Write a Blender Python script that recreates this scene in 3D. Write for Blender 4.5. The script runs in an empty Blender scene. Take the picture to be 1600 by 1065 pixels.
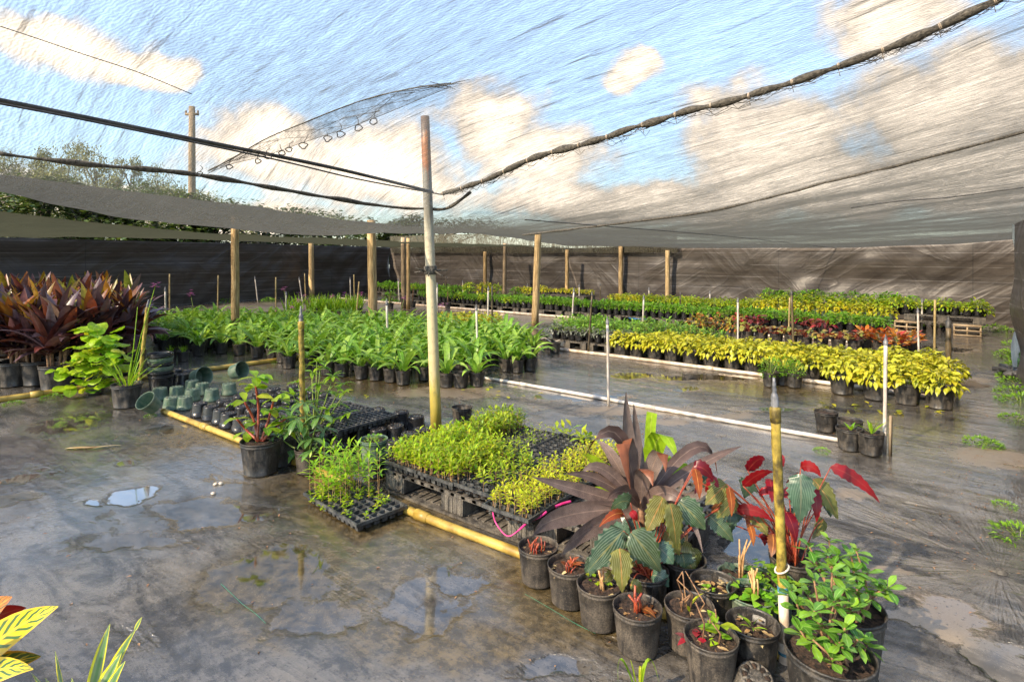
import bpy, math, random
import numpy as np
from mathutils import Vector, Matrix, noise as mnoise
R = random.Random(11)
sc = bpy.context.scene
COL = sc.collection

# ------------------------------------------------------------------ camera
FPX, HC, HOR = 900.0, 1.5, 395.0          # focal length (px of a 1600 px frame), eye height, horizon row
cam_d = bpy.data.cameras.new("camera")
cam = bpy.data.objects.new("camera", cam_d)
COL.objects.link(cam)
cam.location = (0, 0, HC)
cam.rotation_euler = (math.radians(90), 0, 0)
cam_d.sensor_width = 36
cam_d.sensor_fit = 'HORIZONTAL'
cam_d.lens = FPX / 1600 * 36
cam_d.shift_y = -(532.5 - HOR) / 1600
cam_d.clip_start = 0.05
cam_d.clip_end = 2000
sc.camera = cam

# ------------------------------------------------------------------ light
SUN_EL = math.radians(36)
SUN_AZ = math.atan2(-0.80, -0.60)         # direction towards the sun, seen from above
SUN_DIR = Vector((math.sin(SUN_AZ) * math.cos(SUN_EL), math.cos(SUN_AZ) * math.cos(SUN_EL), math.sin(SUN_EL)))
sd = bpy.data.lights.new("sun", 'SUN')
sd.energy = 2.4
sd.angle = math.radians(0.6)
sd.color = (1.0, 0.83, 0.60)
sun = bpy.data.objects.new("sun", sd)
COL.objects.link(sun)
sun.rotation_euler = SUN_DIR.to_track_quat('Z', 'Y').to_euler()
SKY_STRENGTH = 0.15
sc.view_settings.view_transform = 'Standard'
sc.view_settings.look = 'None'
sc.view_settings.exposure = 2.38
sc.view_settings.gamma = 1
sc.cycles.use_denoising = True
sc.cycles.denoiser = 'OPENIMAGEDENOISE'
sc.cycles.use_adaptive_sampling = True
sc.cycles.adaptive_threshold = 0.02
sc.cycles.max_bounces = 6
sc.cycles.diffuse_bounces = 3
sc.cycles.glossy_bounces = 3
sc.cycles.transparent_max_bounces = 12
sc.cycles.caustics_reflective = False
sc.cycles.caustics_refractive = False


class NT:
    """small helper round a node tree"""
    def __init__(s, nt):
        s.nt = nt
        nt.nodes.clear()

    def n(s, t, **kw):
        nd = s.nt.nodes.new(t)
        for k, v in kw.items():
            if k.startswith('i_'):
                key = k[2:]
                nd.inputs[int(key) if key.isdigit() else key].default_value = v
            else:
                setattr(nd, k, v)
        return nd

    def put(s, sock, val):
        if isinstance(val, bpy.types.NodeSocket):
            s.nt.links.new(val, sock)
        elif val is not None:
            sock.default_value = val

    def math(s, op, a, b=None, c=None, clamp=False):
        nd = s.nt.nodes.new('ShaderNodeMath')
        nd.operation = op
        nd.use_clamp = clamp
        s.put(nd.inputs[0], a)
        if b is not None:
            s.put(nd.inputs[1], b)
        if c is not None:
            s.put(nd.inputs[2], c)
        return nd.outputs[0]

    def smooth(s, x, a, b, lo=0.0, hi=1.0):
        nd = s.nt.nodes.new('ShaderNodeMapRange')
        nd.interpolation_type = 'SMOOTHSTEP'
        s.put(nd.inputs[0], x)
        nd.inputs[1].default_value = a
        nd.inputs[2].default_value = b
        nd.inputs[3].default_value = lo
        nd.inputs[4].default_value = hi
        return nd.outputs[0]

    def mix(s, f, a, b, mode='MIX'):
        nd = s.nt.nodes.new('ShaderNodeMix')
        nd.data_type = 'RGBA'
        nd.blend_type = mode
        def c(v):
            return (v[0], v[1], v[2], 1) if isinstance(v, (tuple, list)) else v
        s.put(nd.inputs[0], f)
        s.put(nd.inputs[6], c(a))
        s.put(nd.inputs[7], c(b))
        return nd.outputs[2]

    def noise(s, vec, scale, detail=4, rough=0.55, dist=0.0):
        nd = s.nt.nodes.new('ShaderNodeTexNoise')
        if vec is not None:
            s.put(nd.inputs['Vector'], vec)
        nd.inputs['Scale'].default_value = scale
        nd.inputs['Detail'].default_value = detail
        nd.inputs['Roughness'].default_value = rough
        nd.inputs['Distortion'].default_value = dist
        return nd.outputs[0]

    def mapping(s, vec, loc=(0, 0, 0), rot=(0, 0, 0), scale=(1, 1, 1), kind='POINT'):
        nd = s.nt.nodes.new('ShaderNodeMapping')
        nd.vector_type = kind
        s.put(nd.inputs[0], vec)
        nd.inputs[1].default_value = loc
        nd.inputs[2].default_value = rot
        nd.inputs[3].default_value = scale
        return nd.outputs[0]

    def ramp(s, f, stops):
        nd = s.nt.nodes.new('ShaderNodeValToRGB')
        el = nd.color_ramp.elements
        while len(el) < len(stops):
            el.new(0.5)
        for e, (p, c) in zip(el, stops):
            e.position = p
            e.color = (c[0], c[1], c[2], 1)
        s.put(nd.inputs[0], f)
        return nd.outputs[0]


# ------------------------------------------------------------------ sky with clouds
world = bpy.data.worlds.new("World")
sc.world = world
world.use_nodes = True
w = NT(world.node_tree)
sky = w.n('ShaderNodeTexSky', sky_type='NISHITA', sun_disc=False)
sky.sun_elevation = SUN_EL
sky.sun_rotation = SUN_AZ
sky.air_density = 1.1
sky.dust_density = 0.6
sky.ozone_density = 1.5
geo = w.n('ShaderNodeNewGeometry')
inc = w.n('ShaderNodeVectorMath', operation='SCALE')
w.put(inc.inputs[0], geo.outputs['Incoming'])
inc.inputs[3].default_value = -1.0
dvec = inc.outputs[0]
wn = w.n('ShaderNodeTexNoise')
w.put(wn.inputs['Vector'], dvec)
wn.inputs['Scale'].default_value = 5.0
wn.inputs['Detail'].default_value = 6
wofs = w.n('ShaderNodeVectorMath', operation='MULTIPLY_ADD')
w.put(wofs.inputs[0], wn.outputs['Color'])
wofs.inputs[1].default_value = (0.16, 0.16, 0.12)
w.put(wofs.inputs[2], dvec)
wofs2 = w.n('ShaderNodeVectorMath', operation='SUBTRACT')
w.put(wofs2.inputs[0], wofs.outputs[0])
wofs2.inputs[1].default_value = (0.08, 0.08, 0.06)
cl = None
# cloud heaps: (column, row, half width, half height) of each heap's direction
for (cx, cy, rx, ry) in [(95, 75, 80, 40), (205, 110, 60, 24), (410, 225, 130, 55), (600, 270, 170, 80),
                         (770, 190, 95, 75), (860, 250, 120, 60), (985, 122, 40, 26), (1190, 215, 135, 85),
                         (1280, 290, 260, 60), (1420, 165, 100, 85), (1560, 150, 130, 90), (1500, 265, 190, 70),
                         (1390, 15, 90, 50), (960, 310, 240, 40), (1800, 200, 200, 160), (250, 320, 340, 30),
                         (640, -600, 260, 160), (1500, -500, 300, 200)]:
    d = Vector(((cx - 800) / FPX, 1, (HOR - cy) / FPX)).normalized()
    sx, sz = rx / FPX, ry / FPX
    az = math.atan2(d.x, d.y)
    m = w.mapping(wofs2.outputs[0], loc=d, rot=(0, 0, -az), scale=(sx, (sx + sz) / 2, sz), kind='TEXTURE')
    ln = w.n('ShaderNodeVectorMath', operation='LENGTH')
    w.put(ln.inputs[0], m)
    v = w.math('SUBTRACT', 1.25, ln.outputs['Value'])
    cl = v if cl is None else w.math('MAXIMUM', cl, v)
fb = w.noise(dvec, 14.0, 8, 0.6)
fb2 = w.noise(dvec, 3.0, 5, 0.6)
generic = w.math('SUBTRACT', w.math('MULTIPLY', fb2, 2.4), 1.45)
# loose clouds all round, heaps ahead
sepd = w.n('ShaderNodeSeparateXYZ')
w.put(sepd.inputs[0], dvec)
behind = w.smooth(sepd.outputs['Y'], 0.35, -0.1)
generic = w.math('SUBTRACT', w.math('MULTIPLY', w.math('ADD', generic, 1.0), behind), 1.0)
cl = w.math('MAXIMUM', cl, generic)
cl = w.math('ADD', cl, w.math('MULTIPLY', w.math('SUBTRACT', fb, 0.5), 1.3))
clm = w.smooth(cl, 0.12, 0.62)
shade = w.smooth(cl, 0.2, 1.1)
shade = w.math('ADD', w.math('MULTIPLY', shade, 0.75), w.math('MULTIPLY', w.math('SUBTRACT', fb, 0.42), 1.6), clamp=True)
ccol = w.mix(shade, (1.75, 1.5, 1.24), (3.5, 2.95, 2.35))
el_ = w.smooth(sepd.outputs['Z'], -0.02, 0.5, 0.0, 1.0)
skyc = w.mix(1.0, sky.outputs[0], w.mix(el_, (0.33, 0.37, 0.42), (0.83, 0.75, 0.68)), 'MULTIPLY')
full = w.mix(clm, skyc, ccol)
bg = w.n('ShaderNodeBackground')
w.put(bg.inputs[0], full)
bg.inputs[1].default_value = SKY_STRENGTH
wo = w.n('ShaderNodeOutputWorld')
w.nt.links.new(bg.outputs[0], wo.inputs[0])

# ------------------------------------------------------------------ frames of reference
UX, UY = 0.7890, -0.6140                   # bed direction u (towards the right foreground)
VX, VY = 0.6140, 0.7890                    # across the beds v (away, to the right)
BED = math.atan2(UY, UX)


def W(u, v, z=0.0):
    return Vector((UX * u + VX * v, UY * u + VY * v, z))


def UV(p):
    return (UX * p[0] + UY * p[1], VX * p[0] + VY * p[1])


def G(px, py, z=0.0):
    """point at height z seen at this place of the photograph"""
    y = (HC - z) * FPX / (py - HOR)
    return Vector(((px - 800) / FPX * y, y, z))


def A(px, py, y):
    """point at distance y ahead seen at this place of the photograph"""
    return Vector(((px - 800) / FPX * y, y, HC - (py - HOR) / FPX * y))


def PX(p):
    return (800 + FPX * p[0] / p[1], HOR + FPX * (HC - p[2]) / p[1])


# ------------------------------------------------------------------ mesh builder
class MB:
    def __init__(s):
        s.v, s.f, s.uv, s.mi = [], [], [], []

    def vert(s, p, uv=(0, 0)):
        s.v.append((p[0], p[1], p[2]))
        s.uv.append(uv)
        return len(s.v) - 1

    def face(s, idx, mi=0):
        s.f.append(tuple(idx))
        s.mi.append(mi)

    def box(s, x0, y0, z0, x1, y1, z1, mi=0, M=None):
        c = [(x0, y0, z0), (x1, y0, z0), (x1, y1, z0), (x0, y1, z0), (x0, y0, z1), (x1, y0, z1), (x1, y1, z1), (x0, y1, z1)]
        b = len(s.v)
        for p in c:
            if M is not None:
                p = M @ Vector(p)
            s.vert(p, (p[0], p[2]))
        for q in ((0, 3, 2, 1), (4, 5, 6, 7), (0, 1, 5, 4), (1, 2, 6, 5), (2, 3, 7, 6), (3, 0, 4, 7)):
            s.face([b + k for k in q], mi)

    def tube(s, pts, rad, n=6, mi=0, caps=True, squash=None):
        pts = [Vector(p) for p in pts]
        if not isinstance(rad, (list, tuple)):
            rad = [rad] * len(pts)
        b = len(s.v)
        ref = None
        for i, p in enumerate(pts):
            t = (pts[min(i + 1, len(pts) - 1)] - pts[max(i - 1, 0)])
            if t.length < 1e-9:
                t = Vector((0, 0, 1))
            t.normalize()
            if ref is None:
                ref = Vector((1, 0, 0)) if abs(t.x) < 0.8 else Vector((0, 1, 0))
            a = (ref - t * ref.dot(t))
            if a.length < 1e-6:
                a = t.orthogonal()
            a.normalize()
            ref = a
            c = t.cross(a)
            for k in range(n):
                an = 2 * math.pi * k / n
                s.vert(p + (a * math.cos(an) + c * math.sin(an)) * rad[i], (k / n, i / max(1, len(pts) - 1)))
        for i in range(len(pts) - 1):
            for k in range(n):
                k2 = (k + 1) % n
                s.face((b + i * n + k, b + i * n + k2, b + (i + 1) * n + k2, b + (i + 1) * n + k), mi)
        if caps:
            s.face([b + k for k in range(n)][::-1], mi)
            s.face([b + (len(pts) - 1) * n + k for k in range(n)], mi)

    def lathe(s, prof, n=20, mi=0, c=(0, 0, 0), ribs=None):
        """prof: list of (r, z) ; ribs: (amplitude, count, first, last) on those rings"""
        b = len(s.v)
        for i, (r, z) in enumerate(prof):
            for k in range(n):
                an = 2 * math.pi * k / n
                rr = r
                if ribs and ribs[2] <= i <= ribs[3]:
                    rr = r - (ribs[0] if (k * ribs[1] // n) % 2 else 0)
                s.vert((c[0] + rr * math.cos(an), c[1] + rr * math.sin(an), c[2] + z), (k / n, i))
        for i in range(len(prof) - 1):
            for k in range(n):
                k2 = (k + 1) % n
                s.face((b + i * n + k, b + i * n + k2, b + (i + 1) * n + k2, b + (i + 1) * n + k), mi)
        return b

    def disc(s, r, z, n=20, mi=0, c=(0, 0), rough=0.0, rng=None):
        b = s.vert((c[0], c[1], z + rough * 0.5), (0.5, 0.5))
        rings = 4 if rough else 1
        for j in range(1, rings + 1):
            for k in range(n):
                an = 2 * math.pi * k / n
                rr = r * j / rings
                dz = (rng.uniform(-rough, rough) if rough and j < rings else 0)
                s.vert((c[0] + rr * math.cos(an), c[1] + rr * math.sin(an), z + dz), (0.5 + rr, 0.5))
        for k in range(n):
            s.face((b, b + 1 + k, b + 1 + (k + 1) % n), mi)
        for j in range(1, rings):
            o = b + 1 + (j - 1) * n
            for k in range(n):
                k2 = (k + 1) % n
                s.face((o + k, o + n + k, o + n + k2, o + k2), mi)

    # ---- leaves -------------------------------------------------------
    def blade(s, spine, side, Wd, prof, fold=0.18, mi=0, wav=0.0, rng=None, jag=0.0):
        """a leaf along a list of spine points; side(i, tangent) gives the sideways direction"""
        n = len(spine) - 1
        b = len(s.v)
        for i, p in enumerate(spine):
            t = (spine[min(i + 1, n)] - spine[max(i - 1, 0)]).normalized()
            sd_ = side - t * side.dot(t)
            if sd_.length < 1e-6:
                sd_ = t.orthogonal()
            sd_.normalize()
            nn = t.cross(sd_)
            u = i / n
            wd = 0.5 * Wd * prof(u)
            j1 = rng.uniform(-wav, wav) * wd if rng and wav else 0
            j2 = rng.uniform(-wav, wav) * wd if rng and wav else 0
            s.vert(p + sd_ * wd + nn * (fold * wd + j1), (0.0, u))
            s.vert(p, (0.5, u))
            s.vert(p - sd_ * wd + nn * (fold * wd + j2), (1.0, u))
            if jag:                       # toothed margin outside the smooth blade
                e = wd * (0.30 if i % 2 else 0.05) * min(1, jag)
                tt = t * (wd * .22)
                s.vert(p + sd_ * (wd + e) + nn * (fold * wd * .8 + j1) + tt, (0.0, u))
                s.vert(p - sd_ * (wd + e) + nn * (fold * wd * .8 + j2) + tt, (1.0, u))
        k = 5 if jag else 3
        for i in range(n):
            o = b + k * i
            s.face((o, o + 1, o + k + 1, o + k), mi)
            s.face((o + 1, o + 2, o + k + 2, o + k + 1), mi)
            if jag:
                s.face((o + 3, o, o + k, o + k + 3), mi)
                s.face((o + 2, o + 4, o + k + 4, o + k + 2), mi)

    def leaf(s, p, az, el, L, Wd, droop, prof, n=4, fold=0.18, mi=0, roll=0.0, wav=0.0, rng=None, power=1.0):
        p = Vector(p)
        spine = [p.copy()]
        for i in range(n):
            u = (i + 0.5) / n
            e = el - droop * (u ** power)
            d = Vector((math.cos(az) * math.cos(e), math.sin(az) * math.cos(e), math.sin(e)))
            p = p + d * (L / n)
            spine.append(p.copy())
        sdv = Vector((-math.sin(az), math.cos(az), 0))
        if roll:
            sdv = sdv * math.cos(roll) + Vector((0, 0, 1)) * math.sin(roll)
        s.blade(spine, sdv, Wd, prof, fold, mi, wav, rng)

    def bez(s, p0, p1, p2, Wd, prof, n=7, fold=0.15, mi=0, side=None, wav=0.0, rng=None, jag=0.0):
        p0, p1, p2 = Vector(p0), Vector(p1), Vector(p2)
        sp = []
        for i in range(n + 1):
            t = i / n
            sp.append(p0 * (1 - t) ** 2 + p1 * 2 * t * (1 - t) + p2 * t * t)
        if side is None:
            d = (p2 - p0)
            side = Vector((-d.y, d.x, 0))
            if side.length < 1e-5:
                side = Vector((1, 0, 0))
        s.blade(sp, Vector(side).normalized(), Wd, prof, fold, mi, wav, rng, jag)

    def mesh(s, name, mats, smooth=True):
        me = bpy.data.meshes.new(name)
        me.from_pydata(s.v, [], s.f)
        for m in (mats if isinstance(mats, (list, tuple)) else [mats]):
            me.materials.append(m)
        ul = me.uv_layers.new(name="UVMap")
        li = np.empty(len(me.loops), dtype=np.int32)
        me.loops.foreach_get("vertex_index", li)
        ul.data.foreach_set("uv", np.array(s.uv, dtype=np.float32)[li].ravel())
        me.polygons.foreach_set("material_index", np.array(s.mi, dtype=np.int32))
        me.polygons.foreach_set("use_smooth", np.full(len(s.f), smooth, dtype=bool))
        me.update()
        return me


def P_lance(u):
    return max(0.03, math.sin(math.pi * min(1, u ** 0.75)) ** 0.85)


def P_ovate(u):
    return max(0.05, math.sin(math.pi * u ** 0.62) ** 0.75)


def P_obov(u):
    return max(0.06, math.sin(math.pi * u ** 1.35) ** 0.8)


def P_strap(u):
    return max(0.04, min(1, 0.35 + 2.6 * u) * (1 - u ** 3.2))


def P_blunt(u):
    return min(1, 0.5 + 1.6 * u)


def P_beg(u):
    return max(0.03, (0.35 if u < 0.02 else 1) * math.sin(math.pi * (0.06 + .94 * u) ** 0.62) ** 0.85)


def P_round(u):
    return max(0.12, math.sqrt(max(0, 1 - (2 * u - 1) ** 2)))


def P_wide(u):
    return max(0.08, (math.sin(math.pi * u ** 0.5) ** 0.65) * (1 if u < .95 else .5))


# ------------------------------------------------------------------ scene graph helpers
def link(o, parent=None):
    COL.objects.link(o)
    if parent is not None:
        o.parent = parent
    return o


def tag(o, label, cat, group=None):
    o['label'] = label
    o['category'] = cat
    if group:
        o['group'] = group
    return o


def thing(name, label, cat, loc=(0, 0, 0), rz=0.0, group=None, scale=1.0, tilt=(0, 0)):
    o = bpy.data.objects.new(name, None)
    o.empty_display_size = 0.1
    link(o)
    o.location = loc
    o.rotation_euler = (tilt[0], tilt[1], rz)
    o.scale = (scale, scale, scale) if not isinstance(scale, tuple) else scale
    return tag(o, label, cat, group)


def part(name, me, parent, loc=(0, 0, 0), rot=(0, 0, 0), label=None, scale=1.0):
    o = bpy.data.objects.new(name, me)
    link(o, parent)
    o.location = loc
    o.rotation_euler = rot
    if scale != 1.0:
        o.scale = (scale, scale, scale)
    if label:
        o['label'] = label
    return o


def solo(name, me, label, cat, loc=(0, 0, 0), rot=(0, 0, 0), group=None, scale=1.0):
    o = bpy.data.objects.new(name, me)
    link(o)
    o.location = loc
    o.rotation_euler = rot
    o.scale = (scale, scale, scale)
    return tag(o, label, cat, group)


ORD = ("first second third fourth fifth sixth seventh eighth ninth tenth eleventh twelfth thirteenth fourteenth fifteenth "
       "sixteenth seventeenth eighteenth nineteenth twentieth twenty-first twenty-second twenty-third twenty-fourth "
       "twenty-fifth twenty-sixth twenty-seventh twenty-eighth twenty-ninth thirtieth thirty-first thirty-second "
       "thirty-third thirty-fourth thirty-fifth thirty-sixth thirty-seventh thirty-eighth thirty-ninth fortieth").split()
# ------------------------------------------------------------------ materials
def mat(name):
    m = bpy.data.materials.new(name)
    m.use_nodes = True
    t = NT(m.node_tree)
    out = t.n('ShaderNodeOutputMaterial')
    return m, t, out


def principled(t, **kw):
    b = t.n('ShaderNodeBsdfPrincipled')
    for k, v in kw.items():
        key = {'color': 'Base Color', 'rough': 'Roughness', 'metal': 'Metallic', 'spec': 'Specular IOR Level', 'normal': 'Normal',
               'coat': 'Coat Weight'}[k]
        if isinstance(v, tuple):
            v = (v[0], v[1], v[2], 1)
        t.put(b.inputs[key], v)
    return b


def bump(t, h, strength=0.3, dist=0.01, normal=None):
    b = t.n('ShaderNodeBump')
    b.inputs['Strength'].default_value = strength
    b.inputs['Distance'].default_value = dist
    t.put(b.inputs['Height'], h)
    if normal is not None:
        t.put(b.inputs['Normal'], normal)
    return b.outputs[0]


def simple(name, c1, c2, scale=8, rough=0.5, bmp=0.2, bscale=60, stretch=(1, 1, 1), spec=0.5, dist=0.003, rnd=0.0):
    m, t, out = mat(name)
    tc = t.n('ShaderNodeTexCoord')
    oi = t.n('ShaderNodeObjectInfo')
    sh = t.n('ShaderNodeVectorMath', operation='ADD')
    t.put(sh.inputs[0], tc.outputs['Object'])
    cmb = t.n('ShaderNodeCombineXYZ')
    for i in range(3):
        t.put(cmb.inputs[i], t.math('MULTIPLY', oi.outputs['Random'], 13.0 + i * 7))
    t.put(sh.inputs[1], cmb.outputs[0])
    v = t.mapping(sh.outputs[0], scale=stretch)
    f = t.noise(v, scale, 6, 0.65)
    f = t.smooth(f, 0.33, 0.67)
    if rnd:
        f = t.math('ADD', f, t.math('MULTIPLY', t.math('SUBTRACT', oi.outputs['Random'], 0.5), rnd), clamp=True)
    c = t.mix(f, c1, c2)
    b = principled(t, color=c, rough=rough, spec=spec)
    if bmp:
        t.put(b.inputs['Normal'], bump(t, t.noise(v, bscale, 4), bmp, dist))
    t.put(out.inputs[0], b.outputs[0])
    return m


def leaf_mat(name, cols, rib=None, ribw=0.10, edge=None, edgew=0.7, back=None, stripes=None, nstr=9, slope=0.9,
             trans=0.35, rough=0.38, spec=0.4, mottle=0.25, tip=None, swide=0.5):
    """cols: colours from which each leaf draws one; rib, edge, stripes: markings along the leaf; back: underside"""
    m, t, out = mat(name)
    g = t.n('ShaderNodeNewGeometry')
    oi = t.n('ShaderNodeObjectInfo')
    uvn = t.n('ShaderNodeUVMap')
    sep = t.n('ShaderNodeSeparateXYZ')
    t.put(sep.inputs[0], uvn.outputs[0])
    rnd = t.math('FRACT', t.math('ADD', g.outputs['Random Per Island'], oi.outputs['Random']))
    k = len(cols)
    c = t.ramp(rnd, [(i / max(1, k - 1), cc) for i, cc in enumerate(cols)])
    ax = t.math('MULTIPLY', t.math('ABSOLUTE', t.math('SUBTRACT', sep.outputs[0], 0.5)), 2.0)
    if stripes is not None:
        ph = t.math('SUBTRACT', sep.outputs[1], t.math('MULTIPLY', ax, slope / nstr * 2))
        wv = t.math('SINE', t.math('MULTIPLY', ph, nstr * 2 * math.pi))
        pos = t.n('ShaderNodeTexCoord')
        nz = t.noise(pos.outputs['Object'], 40, 3)
        wv = t.math('ADD', wv, t.math('MULTIPLY', t.math('SUBTRACT', nz, 0.5), 1.0))
        c = t.mix(t.smooth(wv, swide - 0.35, swide + 0.35), c, stripes)
    if tip is not None:
        c = t.mix(t.smooth(sep.outputs[1], 0.45, 1.0), c, tip)
    if rib is not None:
        c = t.mix(t.smooth(ax, ribw, ribw * 0.4), c, rib)
    if edge is not None:
        c = t.mix(t.smooth(ax, edgew - 0.06, edgew + 0.06), c, edge)
    if back is not None:
        c = t.mix(g.outputs['Backfacing'], c, back)
    if mottle:
        tc = t.n('ShaderNodeTexCoord')
        f = t.noise(tc.outputs['Object'], 22, 4, 0.6)
        v = t.smooth(f, 0.3, 0.7, 1 - mottle, 1 + mottle)
        v = t.math('MULTIPLY', v, t.math('ADD', 0.88, t.math('MULTIPLY', oi.outputs['Random'], 0.24)))
        cm = t.n('ShaderNodeCombineColor')
        for i in range(3):
            t.put(cm.inputs[i], v)
        c = t.mix(1.0, c, cm.outputs[0], 'MULTIPLY')
    b = principled(t, color=c, rough=rough, spec=spec)
    tr = t.n('ShaderNodeBsdfTranslucent')
    t.put(tr.inputs[0], t.mix(1.0, c, (1.25, 1.2, 0.8), 'MULTIPLY'))
    ms = t.n('ShaderNodeMixShader')
    ms.inputs[0].default_value = trans
    t.put(ms.inputs[1], b.outputs[0])
    t.put(ms.inputs[2], tr.outputs[0])
    t.put(out.inputs[0], ms.outputs[0])
    return m


def pot_mat(name, c, dust, amount=0.5, rough=0.42, scale=14):
    """moulded plastic with dried splash dust and drip streaks"""
    m, t, out = mat(name)
    tc = t.n('ShaderNodeTexCoord')
    oi = t.n('ShaderNodeObjectInfo')
    off = t.n('ShaderNodeVectorMath', operation='MULTIPLY_ADD')
    t.put(off.inputs[0], oi.outputs['Location'])
    off.inputs[1].default_value = (3.1, 2.7, 0)
    t.put(off.inputs[2], tc.outputs['Object'])
    v = off.outputs[0]
    speck = t.noise(v, 170, 2, 0.6)
    patch = t.noise(v, scale, 4, 0.6)
    drip = t.noise(t.mapping(v, scale=(1, 1, 0.12)), 36, 4, 0.6)
    k = t.math('ADD', t.math('MULTIPLY', patch, 0.5), t.math('MULTIPLY', drip, 0.5))
    k = t.smooth(k, 0.62 - 0.30 * amount, 0.82 - 0.30 * amount)
    k2 = t.math('MULTIPLY', k, t.smooth(speck, 0.30, 0.68, 0.25, 1.0))
    k2 = t.math('MAXIMUM', k2, t.math('MULTIPLY', t.smooth(speck, 0.56, 0.66), 0.7))
    c2 = t.mix(k2, c, dust)
    b = principled(t, color=c2, rough=t.smooth(k, 0, 1, rough, 0.75), spec=0.45, normal=bump(t, speck, 0.15, 0.002))
    t.put(out.inputs[0], b.outputs[0])
    return m


M = {}
M['pot'] = pot_mat('black_pot_plastic', (0.020, 0.019, 0.018), (0.125, 0.105, 0.082), 0.62)
M['pot_clean'] = pot_mat('dark_pot_plastic', (0.018, 0.018, 0.019), (0.10, 0.09, 0.08), 0.25, 0.25)
M['pot_dusty'] = pot_mat('dusty_pot_plastic', (0.020, 0.018, 0.017), (0.125, 0.100, 0.074), 0.8)
M['pot_green'] = pot_mat('green_pot_plastic', (0.055, 0.115, 0.075), (0.22, 0.25, 0.18), 0.75)
M['tray'] = pot_mat('tray_plastic', (0.024, 0.025, 0.028), (0.13, 0.13, 0.12), 0.7, 0.32)
M['pallet'] = pot_mat('pallet_plastic', (0.035, 0.033, 0.031), (0.21, 0.18, 0.14), 0.8, 0.5)
M['soil'] = simple('potting_soil', (0.007, 0.005, 0.004), (0.085, 0.050, 0.032), 70, 0.95, 0.9, 140, dist=0.01)
M['soil_red'] = simple('bark_mulch', (0.05, 0.02, 0.012), (0.19, 0.085, 0.05), 80, 0.95, 0.9, 140, dist=0.01)
M['wood'] = simple('weathered_post_wood', (0.24, 0.155, 0.07), (0.60, 0.43, 0.22), 11, 0.75, 0.5, 40, (4, 4, 0.35), 0.2, rnd=0.5)
M['wood_grey'] = simple('grey_post_wood', (0.12, 0.09, 0.06), (0.36, 0.27, 0.17), 11, 0.8, 0.5, 40, (4, 4, 0.35), 0.2)
M['crate'] = simple('pale_crate_wood', (0.30, 0.21, 0.12), (0.55, 0.42, 0.27), 9, 0.7, 0.3, 50, (1, 4, 4), 0.2)
M['bamboo'] = simple('bamboo_stake', (0.20, 0.14, 0.055), (0.48, 0.36, 0.16), 16, 0.55, 0.2, 60, (1, 1, 0.4), rnd=0.7)
M['stake_dark'] = simple('dark_wet_stake', (0.035, 0.028, 0.018), (0.14, 0.10, 0.05), 16, 0.5, 0.3, 60, (1, 1, 0.4), rnd=0.5)
M['pvc'] = simple('white_pvc', (0.48, 0.41, 0.34), (0.74, 0.68, 0.60), 12, 0.35, 0.1, 60, (1, 1, 0.5), rnd=0.3)
M['pvc_aged'] = simple('aged_cream_pvc', (0.42, 0.30, 0.20), (0.74, 0.64, 0.52), 5, 0.4, 0.2, 60, (2, 2, 2))
M['pvc_yellow'] = simple('yellowed_pvc', (0.26, 0.16, 0.025), (0.58, 0.40, 0.085), 7, 0.4, 0.25, 60, (1, 1, 1))
M['pvc_algae'] = simple('algae_stained_pvc', (0.05, 0.036, 0.008), (0.50, 0.36, 0.06), 19, 0.45, 0.35, 90, (1, 1, 0.8))
M['fitting'] = simple('grey_fitting', (0.06, 0.06, 0.065), (0.24, 0.24, 0.25), 30, 0.4, 0.2, 80)
M['rope'] = simple('dark_rope', (0.04, 0.037, 0.032), (0.15, 0.135, 0.11), 60, 0.9, 0.8, 120, dist=0.01)
M['twine'] = simple('pale_twine', (0.35, 0.28, 0.20), (0.6, 0.5, 0.4), 60, 0.8, 0.3)
M['cable'] = simple('black_cable', (0.035, 0.034, 0.032), (0.09, 0.085, 0.08), 20, 0.5, 0.2)
M['pink'] = simple('magenta_ribbon', (0.55, 0.02, 0.16), (0.80, 0.06, 0.28), 30, 0.45, 0.1)
M['blue'] = simple('blue_sheet', (0.02, 0.12, 0.36), (0.05, 0.25, 0.55), 10, 0.4, 0.4, 20)
M['stem_green'] = simple('green_stem', (0.12, 0.20, 0.03), (0.30, 0.36, 0.07), 30, 0.5, 0.0)
M['stem_brown'] = simple('woody_stem', (0.13, 0.06, 0.03), (0.34, 0.19, 0.09), 40, 0.7, 0.2)
M['stem_red'] = simple('red_stem', (0.20, 0.02, 0.014), (0.40, 0.09, 0.035), 40, 0.4, 0.0)
M['stem_straw'] = simple('dry_cut_stem', (0.35, 0.17, 0.06), (0.62, 0.40, 0.18), 40, 0.7, 0.1)
M['bark'] = simple('tree_bark', (0.06, 0.05, 0.035), (0.20, 0.17, 0.13), 6, 0.9, 0.5, 20, (2, 2, 0.4))
M['tin'] = simple('weathered_label_tape', (0.3, 0.33, 0.36), (0.75, 0.75, 0.7), 30, 0.5, 0.1)
M['blue_mark'] = simple('blue_paint_mark', (0.03, 0.12, 0.22), (0.10, 0.30, 0.40), 60, 0.5, 0)

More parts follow.
